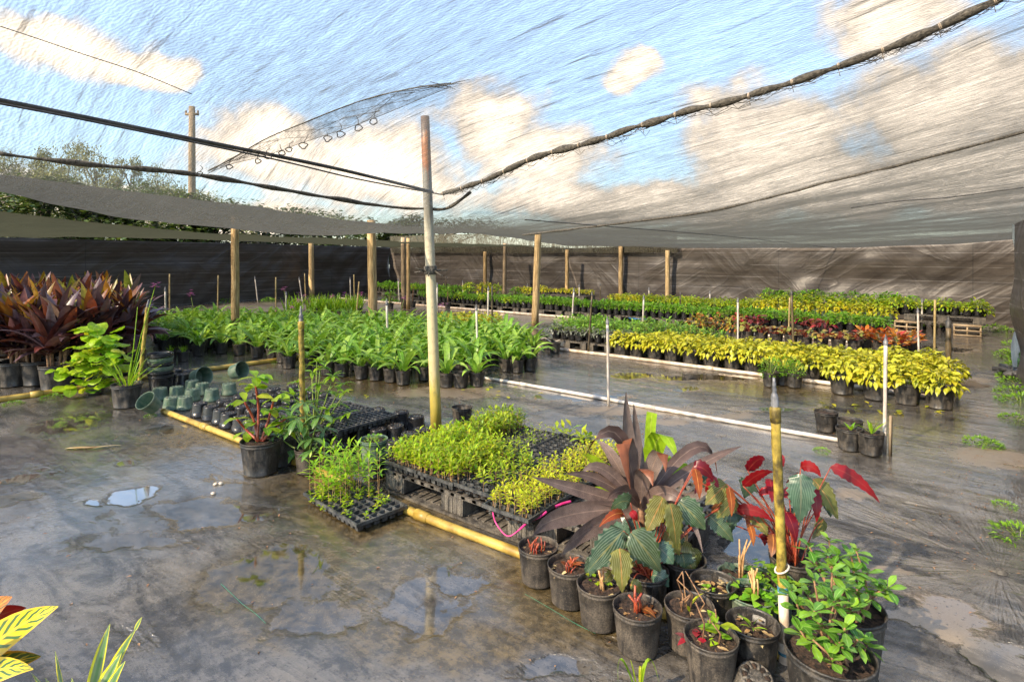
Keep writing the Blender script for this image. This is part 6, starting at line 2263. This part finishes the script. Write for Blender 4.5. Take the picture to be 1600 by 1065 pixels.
def rosettes(p, lst, seed, lm, L=.058, Wd=.026, base=.2, spread=.12):
    rr_ = random.Random(seed)
    mb = MB()
    st = MB()
    for (x, y, dy) in lst:
        c_ = A(x, y, p.y + dy) - p
        root = Vector((rr_.gauss(0, .03), rr_.gauss(0, .03), base))
        st.tube(smoothpath([root, (root + c_) / 2 + Vector((rr_.gauss(0, .02), rr_.gauss(0, .02), -.01)), c_], 4), [.0055 - .0003 * i for i in range(9)], 6)
        n = rr_.randint(8, 10)
        for k in range(n):
            f = k / n
            a = k * 2.4 + rr_.gauss(0, .2)
            mb.leaf(c_ + Vector((0, 0, -.02 + .025 * f)), a, -.25 + 1.25 * f + rr_.gauss(0, .15), L * rr_.uniform(.75, 1.15) * (1.1 - .35 * f), Wd * rr_.uniform(.85, 1.15), rr_.uniform(.0, .8), P_obov, 4, .22, 0, rr_.gauss(0, .15))
    return mb.mesh("foliage", lm), st.mesh("stems", M['stem_brown'])


p = rim_pos(1296, 1015, BP_H)
f, s_ = rosettes(p, [(1245, 945, 0), (1272, 908, .02), (1303, 940, -.02), (1300, 895, .05), (1340, 1000, -.06), (1270, 1000, -.08), (1300, 1030, -.12), (1320, 982, -.08), (1283, 975, -.06), (1262, 930, .08), (1290, 922, .1), (1330, 950, .02), (1250, 985, -.02), (1312, 1005, -.1), (1355, 1008, .02), (1272, 955, -.05), (1236, 925, .05), (1320, 915, .08)], 4, M['l_glossy'])
potted("potted_shrub", "glossy green shrub in the big black pot at the lower right, nearest the camera", "potted plant", p, None, 'big', 'big_soil', f, rz=0, zf=0, extra=[("stems", s_)])
p = rim_pos(1318, 945, BP_H)
f, s_ = rosettes(p, [(1265, 855, .05), (1292, 865, .02), (1310, 870, 0), (1275, 880, .05), (1335, 893, -.02), (1341, 920, -.05), (1356, 895, 0), (1375, 920, 0), (1320, 900, .05), (1330, 870, .1), (1295, 845, .1), (1345, 945, -.12), (1360, 930, -.05), (1310, 925, -.02), (1388, 918, -.02), (1338, 862, .02), (1300, 885, -.02)], 6, M['l_glossy'])
potted("potted_shrub", "glossy green shrub with one long side twig, behind the nearest big pot at right", "potted plant", p, None, 'big', 'big_soil', f, rz=0, zf=0, extra=[("stems", s_)])

# ---- brown-purple blade plant ---------------------------------------------------------------
TY = 2.62
p = Vector((*A(1008, 900, TY)[:2], 0))
mb = MB()
cr_ = A(1000, 790, TY) - p


def tb(tx, ty, dy, ax, ay, ady, Wd, prof=P_lance, fold=.34, bx=1000, by=795, bdy=0, target=None, wav=.05, n=9):
    b0 = A(bx, by, TY + bdy) - p
    ap = A(ax, ay, TY + ady) - p
    tp = A(tx, ty, TY + dy) - p
    ctl_ = ap * 2 - (b0 + tp) * .5
    d = tp - b0
    view = Vector((0, 1, 0))
    sd_ = d.cross(view)
    if sd_.length < .02:
        sd_ = Vector((1, 0, 0))
    sd_ = sd_.normalized()
    sd_ = sd_ * .9 + Vector((0, .42 * (1 if sd_.z >= 0 else -1), 0))
    (target or mb).bez(b0, ctl_, tp, Wd * .74, prof, n, fold, 0, sd_, wav, rr)


tb(978, 613, .05, 982, 700, .04, .105)
tb(990, 630, .12, 995, 705, .10, .085, bx=1004)
tb(915, 712, -.12, 965, 680, -.04, .09)
tb(884, 741, -.06, 940, 752, 0, .075)
tb(832, 746, -.12, 910, 768, -.05, .085)
tb(832, 838, -.26, 885, 806, -.12, .12)
tb(876, 870, -.34, 920, 828, -.15, .095)
tb(1040, 738, -.10, 1028, 712, -.05, .10, bx=1000)
tb(1158, 698, .05, 1080, 735, .02, .075)
tb(1121, 745, .10, 1085, 700, .06, .075)
tb(1136, 748, -.02, 1060, 785, -.02, .07)
tb(1098, 864, -.25, 1060, 790, -.14, .06)
tb(948, 783, -.18, 975, 768, -.12, .085)
tb(909, 740, -.02, 945, 735, 0, .075)
tb(985, 765, -.15, 975, 690, -.08, .115)
tb(1020, 760, -.18, 1008, 735, -.10, .10)
tb(1075, 800, -.16, 1040, 770, -.12, .09)
tb(935, 690, .16, 960, 720, .1, .08)
sm_ = MB()
sm_.tube([cr_ * .0 + Vector((0, 0, .10)), cr_ * .6 + Vector((0, 0, .05)), cr_ + Vector((0, 0, .03))], [.018, .016, .014], 8)
potted("potted_blade_plant", "large plant with drooping brown-purple blade leaves in the centre foreground", "potted plant", p, None, 'big', 'big_soil', mb.mesh("foliage", M['l_ti']), rz=0, zf=0, extra=[("stems", sm_.mesh("cane", M['stem_brown']))], scale=1.0)
# lime blade plant behind it
p_ = p
q_ = Vector((*A(1010, 880, 2.90)[:2], 0))
lm = MB()
TY_old, p_old = TY, p
TY, p = 2.88, q_
tb(1019, 645, 0, 1015, 700, 0, .070, P_blunt, .2, 1012, 800, 0, lm)
tb(1060, 722, -.22, 1028, 686, -.10, .13, P_lance, .2, 1008, 800, 0, lm)
tb(912, 710, -.02, 945, 735, 0, .08, P_lance, .2, 1000, 800, 0, lm)
tb(905, 776, -.05, 945, 770, 0, .075, P_lance, .2, 1000, 800, 0, lm)
tb(1046, 712, .05, 1040, 740, 0, .07, P_lance, .2, 1010, 800, 0, lm)
tb(925, 745, .08, 960, 760, 0, .07, P_lance, .2, 1000, 800, 0, lm)
tb(1090, 740, .08, 1050, 735, .04, .07, P_lance, .2, 1010, 800, 0, lm)
potted("potted_lime_plant", "lime green blade plant with one cut leaf, behind the brown-purple blades", "potted plant", q_, None, 'big', 'big_soil', lm.mesh("foliage", M['l_tilime']), rz=0, zf=0)
TY, p = TY_old, p_old

# ---- begonias --------------------------------------------------------------------------------


def beg(p, lst, root, stemm='stem_red'):
    """leaves given by stalk end, tip and width"""
    bins = {}
    st = MB()
    for (bx, by, tx, ty, wpx, dy, k) in lst:
        y = p.y + dy
        b0 = A(bx, by, y) - p
        tp = A(tx, ty, y - rr.uniform(.0, .07)) - p
        mid = (b0 + tp) * .5 + Vector((0, -.008, .018 if abs(tx - bx) > abs(ty - by) else .006)) * 1.3
        ctl_ = mid * 2 - (b0 + tp) * .5
        d = tp - b0
        sd_ = d.cross(Vector((rr.uniform(-.2, .2), 1, rr.uniform(-.3, .3))))
        sd_ = sd_.normalized()
        sd_ = sd_ + Vector((0, rr.uniform(.05, .5) * (1 if sd_.z >= 0 else -1), 0))
        wd = wpx / FPX * y
        bins.setdefault(k, MB()).bez(b0, ctl_, tp, wd * (.74 if 'red' in k or 'orange' in k else .88), P_beg, 14, .16, 0, sd_, .02, rr, 1.0)
        r0 = Vector(root) + Vector((rr.gauss(0, .012), rr.gauss(0, .012), 0))
        st.tube(smoothpath([r0, (r0 * .45 + b0 * .55) + Vector((0, 0, .03)), b0], 4), [.0030 - .0001 * i for i in range(9)], 6)
    return [("leaves", m_.mesh("leaves", M[k])) for k, m_ in bins.items()] + [("stems", st.mesh("stems", M[stemm]))]


p = Vector((*A(1010, 905, 2.42)[:2], 0))
L1 = [(974, 830, 918, 893, 44, -.08, 'l_begsil'), (986, 832, 1032, 893, 46, -.10, 'l_begsil'), (968, 858, 972, 926, 34, -.18, 'l_beglime'), (1036, 778, 1009, 834, 32, 0, 'l_beglime'), (1047, 787, 1057, 860, 34, -.06, 'l_beglime'), (1060, 783, 1102, 828, 38, 0, 'l_begsil'),
      (1108, 806, 1146, 847, 26, .05, 'l_begsil'), (1150, 778, 1120, 810, 26, .06, 'l_beglime'), (974, 803, 936, 824, 16, -.05, 'l_begorange'), (1084, 730, 1115, 752, 24, .02, 'l_begred'), (1086, 733, 1093, 780, 18, -.02, 'l_begorange'), (985, 786, 955, 797, 26, -.02, 'l_begsil'),
      (1026, 852, 1052, 882, 30, -.05, 'l_begdark'), (1015, 835, 1040, 862, 28, .05, 'l_begdark'), (1078, 800, 1085, 832, 30, .08, 'l_begred'), (985, 800, 996, 815, 14, -.06, 'l_begred'), (1000, 838, 985, 880, 30, .04, 'l_begdark'), (960, 838, 935, 865, 26, .05, 'l_begsil'),
      (1018, 900, 1045, 918, 26, -.02, 'l_begdark'), (955, 895, 945, 910, 14, -.1, 'l_beglime'), (985, 915, 1003, 932, 18, -.15, 'l_beglime'), (1040, 830, 1062, 868, 26, .02, 'l_beglime'), (930, 870, 915, 905, 22, .02, 'l_begsil')]
for k in range(16):
    x, y = rr.uniform(945, 1085), rr.uniform(800, 880)
    L1.append((x, y, x + rr.uniform(-32, 32), y + rr.uniform(22, 48), rr.uniform(22, 34), rr.uniform(.04, .18), rr.choice(['l_begdark', 'l_begsil', 'l_beglime', 'l_begdark', 'l_begred'])))
potted("potted_begonia", "silver-veined dark green begonia with hanging jagged leaves in the centre foreground", "potted plant", p, None, 'gal', 'gal_soil', None, rz=0, zf=0, extra=beg(p, L1, (0, 0, .14)))
p = rim_pos(1241, 866, .19)
L2 = [(1176, 757, 1200, 742, 20, .03, 'l_begred'), (1170, 779, 1212, 760, 18, -.02, 'l_begred'), (1250, 752, 1278, 766, 17, .05, 'l_begred'), (1292, 752, 1360, 802, 20, 0, 'l_begred'), (1249, 762, 1248, 830, 34, -.06, 'l_begdark'), (1268, 769, 1302, 825, 26, .02, 'l_beglime'), (1268, 782, 1272, 830, 17, -.03, 'l_begred'),
      (1160, 812, 1212, 829, 18, 0, 'l_begred'), (1230, 815, 1244, 857, 20, -.04, 'l_begred'), (1146, 776, 1117, 805, 28, 0, 'l_beglime'), (1150, 781, 1154, 822, 14, -.05, 'l_begorange'), (1152, 812, 1148, 848, 18, .06, 'l_begdark'), (1183, 822, 1204, 848, 20, .02, 'l_beglime'), (1178, 832, 1184, 863, 12, -.03, 'l_begorange'),
      (1206, 768, 1210, 802, 18, .04, 'l_begred'), (1192, 790, 1213, 794, 12, .02, 'l_begred'), (1211, 846, 1209, 878, 18, -.03, 'l_begorange'), (1168, 778, 1190, 790, 22, .10, 'l_begdark'), (1195, 845, 1200, 862, 14, .04, 'l_begred'), (1222, 790, 1240, 802, 20, .06, 'l_begred'), (1283, 800, 1292, 822, 16, .07, 'l_begdark'), (1118, 770, 1136, 785, 14, .03, 'l_begred'), (1108, 772, 1102, 790, 12, .03, 'l_begred'), (1215, 742, 1226, 752, 14, .05, 'l_begred'), (1232, 775, 1246, 760, 12, .04, 'l_begred')]
for k in range(14):
    x, y = rr.uniform(1125, 1285), rr.uniform(765, 835)
    L2.append((x, y, x + rr.uniform(-28, 28), y + rr.uniform(10, 38), rr.uniform(12, 22), rr.uniform(.05, .18), rr.choice(['l_begdark', 'l_begred', 'l_begorange', 'l_begred', 'l_begdark', 'l_beglime'])))
potted("potted_begonia", "begonia with vivid red leaf undersides behind the algae-stained riser", "potted plant", p, None, 'gal', 'soil_lo', None, rz=0, zf=0, extra=beg(p, L2, (0, 0, .14)), scale=1.12)

# ------------------------------------------------------------------ corner plants, lower left
CY = 1.22
p = Vector((*A(-60, 1100, CY)[:2], 0))


def cb(tgt, b0, tp, w_, prof, dy=0, up=.02, sidev=(0, .5, 1), ddy=0, wav=.03):
    a = A(b0[0], b0[1], CY + dy) - p
    c_ = A(tp[0], tp[1], CY + dy + ddy) - p
    mid = (a + c_) * .5 + Vector((0, 0, up))
    d = c_ - a
    s_ = d.cross(Vector((0, 1, 0))).normalized() + Vector((0, sidev[1], 0))
    tgt.bez(a, mid * 2 - (a + c_) * .5, c_, w_ / FPX * (CY + dy), prof, 10, .15, 0, s_, wav, rr)


ye, orr, dk, rd = MB(), MB(), MB(), MB()
cb(ye, (-75, 1062), (91, 949), 52, P_lance, 0, .015)
cb(ye, (-75, 1085), (52, 1047), 40, P_lance, -.05, .02)
cb(ye, (-110, 1000), (-10, 905), 44, P_lance, .06, .02)
cb(orr, (-70, 1020), (19, 934), 50, P_lance, .05, .012)
cb(orr, (-90, 1060), (-20, 985), 50, P_lance, -.06, .012)
cb(rd, (-40, 985), (41, 951), 26, P_lance, .10, .008)
cb(dk, (-60, 1075), (64, 1027), 40, P_lance, .02, .012)
cb(dk, (-60, 1085), (25, 1020), 40, P_lance, .08, .012)
sm_ = MB()
sm_.tube([(0, 0, .1), (-.01, .02, .3), (-.02, 0, .55), (0, 0, .68)], [.012, .011, .009, .006], 8)
o = potted("potted_croton", "croton with yellow and orange striped leaves cut off by the lower left corner", "potted plant", p, None, 'gal', 'gal_soil', ye.mesh("foliage", M['l_croton']), rz=0, zf=0,
           extra=[("orange_leaves", orr.mesh("orange_leaves", M['l_crotonor'])), ("dark_leaves", dk.mesh("dark_leaves", M['l_crotondk'])), ("red_leaves", rd.mesh("red_leaves", M['l_begred'])), ("stems", sm_.mesh("croton_stem", M['stem_brown']))])
CY = 1.30
p = Vector((*A(130, 1150, CY)[:2], 0))
dr = MB()
cb(dr, (132, 1140), (172, 976), 32, P_lance, 0, .008, ddy=-.03)
cb(dr, (140, 1140), (212, 985), 22, P_lance, .05, .02, ddy=.02)
cb(dr, (210, 987), (222, 965), 7, P_lance, .07, .0, ddy=.0)
cb(dr, (135, 1140), (190, 1022), 30, P_lance, -.04, .010)
cb(dr, (142, 1150), (196, 1034), 22, P_lance, -.07, .012)
cb(dr, (110, 1140), (86, 1018), 20, P_lance, .02, .006)
cb(dr, (105, 1140), (48, 1052), 22, P_lance, -.03, .012)
cb(dr, (120, 1150), (70, 1060), 24, P_lance, -.08, .01)
cb(dr, (130, 1150), (112, 1060), 24, P_lance, -.10, .006)
cb(dr, (150, 1150), (260, 1075), 22, P_lance, .02, .02)
sm_ = MB()
sm_.tube([(0, 0, .1), (.01, .01, .28), (0, 0, .50)], [.014, .013, .012], 8)
potted("potted_variegated_plant", "strap-leaf plant with yellow-edged grey-green leaves at the lower left edge", "potted plant", p, None, 'gal', 'gal_soil', dr.mesh("foliage", M['l_drac']), rz=0, zf=0, extra=[("stems", sm_.mesh("cane", M['stem_brown']))])
# grass blades at the bottom edge
mb = MB()
b0 = Vector((*G(1000, 1100)[:2], 0))
for (tx, ty, ax, ay, w_) in [(966, 1068, 972, 1030, .012), (1030, 1066, 1012, 1030, .012), (1003, 1060, 1000, 1042, .008), (1024, 1040, 1005, 1040, .008), (985, 1030, 990, 1050, .007)]:
    tp, ap = A(tx, ty, 1.95) - b0, A(ax, ay, 1.93) - b0
    mb.bez((0, 0, 0), ap * 2 - tp * .5, tp, w_, P_strap, 9, .2)
solo("grass_tuft", mb.mesh("grass_tuft", M['l_seed']), "arching grass blades growing through the ground cloth at the bottom edge", "grass tuft", b0)

# ------------------------------------------------------------------ weeds and litter
WD = [dome(170, .17, .06, .045, .018, M['l_weed'], P_ovate, 200 + s, (.1, 1.1), .6, 0, stems=4, nseg=2) for s in range(3)]
wl = [(1590, 540, 1.2, "weeds under the dark cloth wall at the right edge"), (1575, 520, 1.2, "weeds at the foot of the brown fence right of the crate"), (1555, 514, 1.3, "weeds in the far right corner beside the crate"), (1598, 575, 1.3, "long weed patch at right edge above the dirt"), (1594, 600, 1.1, "weeds at the right edge beside the sandy patch"), (1598, 630, 1.2, "nearest large weeds at the right edge"),
      (1535, 694, .75, "lone little weed tuft on the sandy floor at right"), (1548, 697, .5, "tiny weed beside the lone tuft on the sandy floor"), (1585, 655, .7, "small weeds above the sandy patch at right edge"), (1595, 840, .8, "small weeds at the right edge lower down"), (1570, 790, .35, "tiny weed on the gravel at right"), (1284, 705, .35, "tiny weed beside the white pipe"),
      (320, 472, 1.4, "weeds along the charcoal fence foot, left"), (350, 471, 1.5, "weeds along the charcoal fence foot, middle"), (420, 470, 1.4, "weeds along the charcoal fence foot, right"), (235, 650, .3, "weeds at the tipped green bowl"), (80, 622, .6, "weeds along the mossy pipe in front of the purple plants"), (20, 632, .5, "weeds on the mossy pipe at the left edge"), (735, 605, .3, "little weed in front of the orchid pots"), (430, 566, .4, "weeds at the end of the mossy pipe by the orchids")]
for i, (x, y, s_, lab) in enumerate(wl):
    p = G(x, y)
    solo("weed_clump", WD[i % 3], lab, "weeds", p, (0, 0, i), "weed clumps", s_)
for (x, y, lab, s_) in [(1580, 557, "weed strip on the right edge by the rolled cloth", 1.3), (1592, 560, "weeds just beyond the rolled cloth at right", 1.2), (1585, 590, "weed strip at the right edge left of the dirt", 1.0), (1587, 615, "weed strip above the large right weeds", 1.1)]:
    solo("weed_clump", WD[0], lab, "weeds", G(x, y), (0, 0, x), "weed clumps", s_)
mb = MB()
rr = random.Random(77)
for k in range(900):
    v = rr.uniform(-.5, 9)
    u = rr.uniform(-7, .9)
    p = W(u, v)
    if p.y < 1.5:
        continue
    s_ = rr.uniform(.004, .011) * (1 + .08 * p.y)
    mb.leaf((p.x, p.y, .004), rr.uniform(0, 6.28), rr.uniform(-.1, .4), s_ * 2, s_, rr.uniform(0, 1), P_ovate, 2, .4)
for k in range(420):
    x, y = rr.gauss(1500, 70), rr.uniform(560, 900)
    p = G(x, y)
    s_ = rr.uniform(.004, .010)
    mb.leaf((p.x, p.y, .004), rr.uniform(0, 6.28), rr.uniform(0, .5), s_ * 2, s_, rr.uniform(0, 1), P_ovate, 2, .4)
o = bpy.data.objects.new("leaf_litter", mb.mesh("leaf_litter", [M['stem_brown']]))
link(o)
o['kind'] = 'stuff'
mb = MB()
for k in range(46):
    x, y = (rr.uniform(1330, 1480), rr.uniform(628, 650)) if k < 16 else ((rr.uniform(1180, 1500), rr.uniform(590, 645)) if k < 26 else (rr.uniform(450, 860), rr.uniform(600, 625)))
    p = G(x, y)
    mb.leaf((p.x, p.y, .012), rr.uniform(0, 6.28), rr.uniform(-.1, .3), rr.uniform(.05, .10), rr.uniform(.025, .045), rr.uniform(0, .8), P_ovate, 3, .2)
o = bpy.data.objects.new("fallen_leaves", mb.mesh("fallen_leaves", [M['l_yellowgreen']]))
link(o)
o['kind'] = 'stuff'
# pebbles and a dry frond on the aisle
for (x, y, lab) in [(337, 757, "small pale pebble on the wet aisle, left of a pair"), (345, 756, "small pale pebble on the wet aisle, right of a pair"), (333, 772, "small pale pebble in front of the pebble pair")]:
    mb = MB()
    mb.lathe([(.001, .0), (.014, .002), (.017, .008), (.010, .014), (.001, .015)], 8)
    solo("pebble", mb.mesh("pebble", M['pvc_aged']), lab, "pebble", G(x, y), (0, .2, x), None, .95)
p = G(120, 703)
mb = MB()
for k in range(5):
    mb.leaf((.03 * k, 0, .012), .2 + k * .1, .1, rr.uniform(.12, .22), .02, .3, P_strap, 4, .3)
    mb.leaf((.03 * k, 0, .010), 3.0 - k * .1, .1, rr.uniform(.10, .16), .02, .3, P_strap, 4, .3)
solo("dry_frond", mb.mesh("dry_frond", M['l_dry']), "dry brown frond lying on the wet aisle at left", "dry leaf", p)
# green ground-cloth thread and peg on the right
p = G(1562, 893)
mb = MB()
mb.lathe([(.001, .016), (.016, .014), (.03, .004), (.034, .001)], 10)
solo("ground_peg", mb.mesh("ground_peg", M['rope']), "round peg pinning gathered ground cloth near the right edge", "peg", p)
mb = MB()
mb.tube(smoothpath([G(345, 912), G(362, 928), G(380, 945), G(398, 958), G(415, 974)], 4), .0008, 4)
mb.tube(smoothpath([G(820, 928), G(858, 950), G(900, 975), G(930, 990)], 4), .0008, 4)
th_ = simple('green_thread', (.01, .16, .10), (.03, .28, .16), 20, .5, 0)
solo("loose_thread", mb.mesh("loose_thread", th_), "loose green thread woven along the ground cloth in front", "thread", (0, 0, .003))
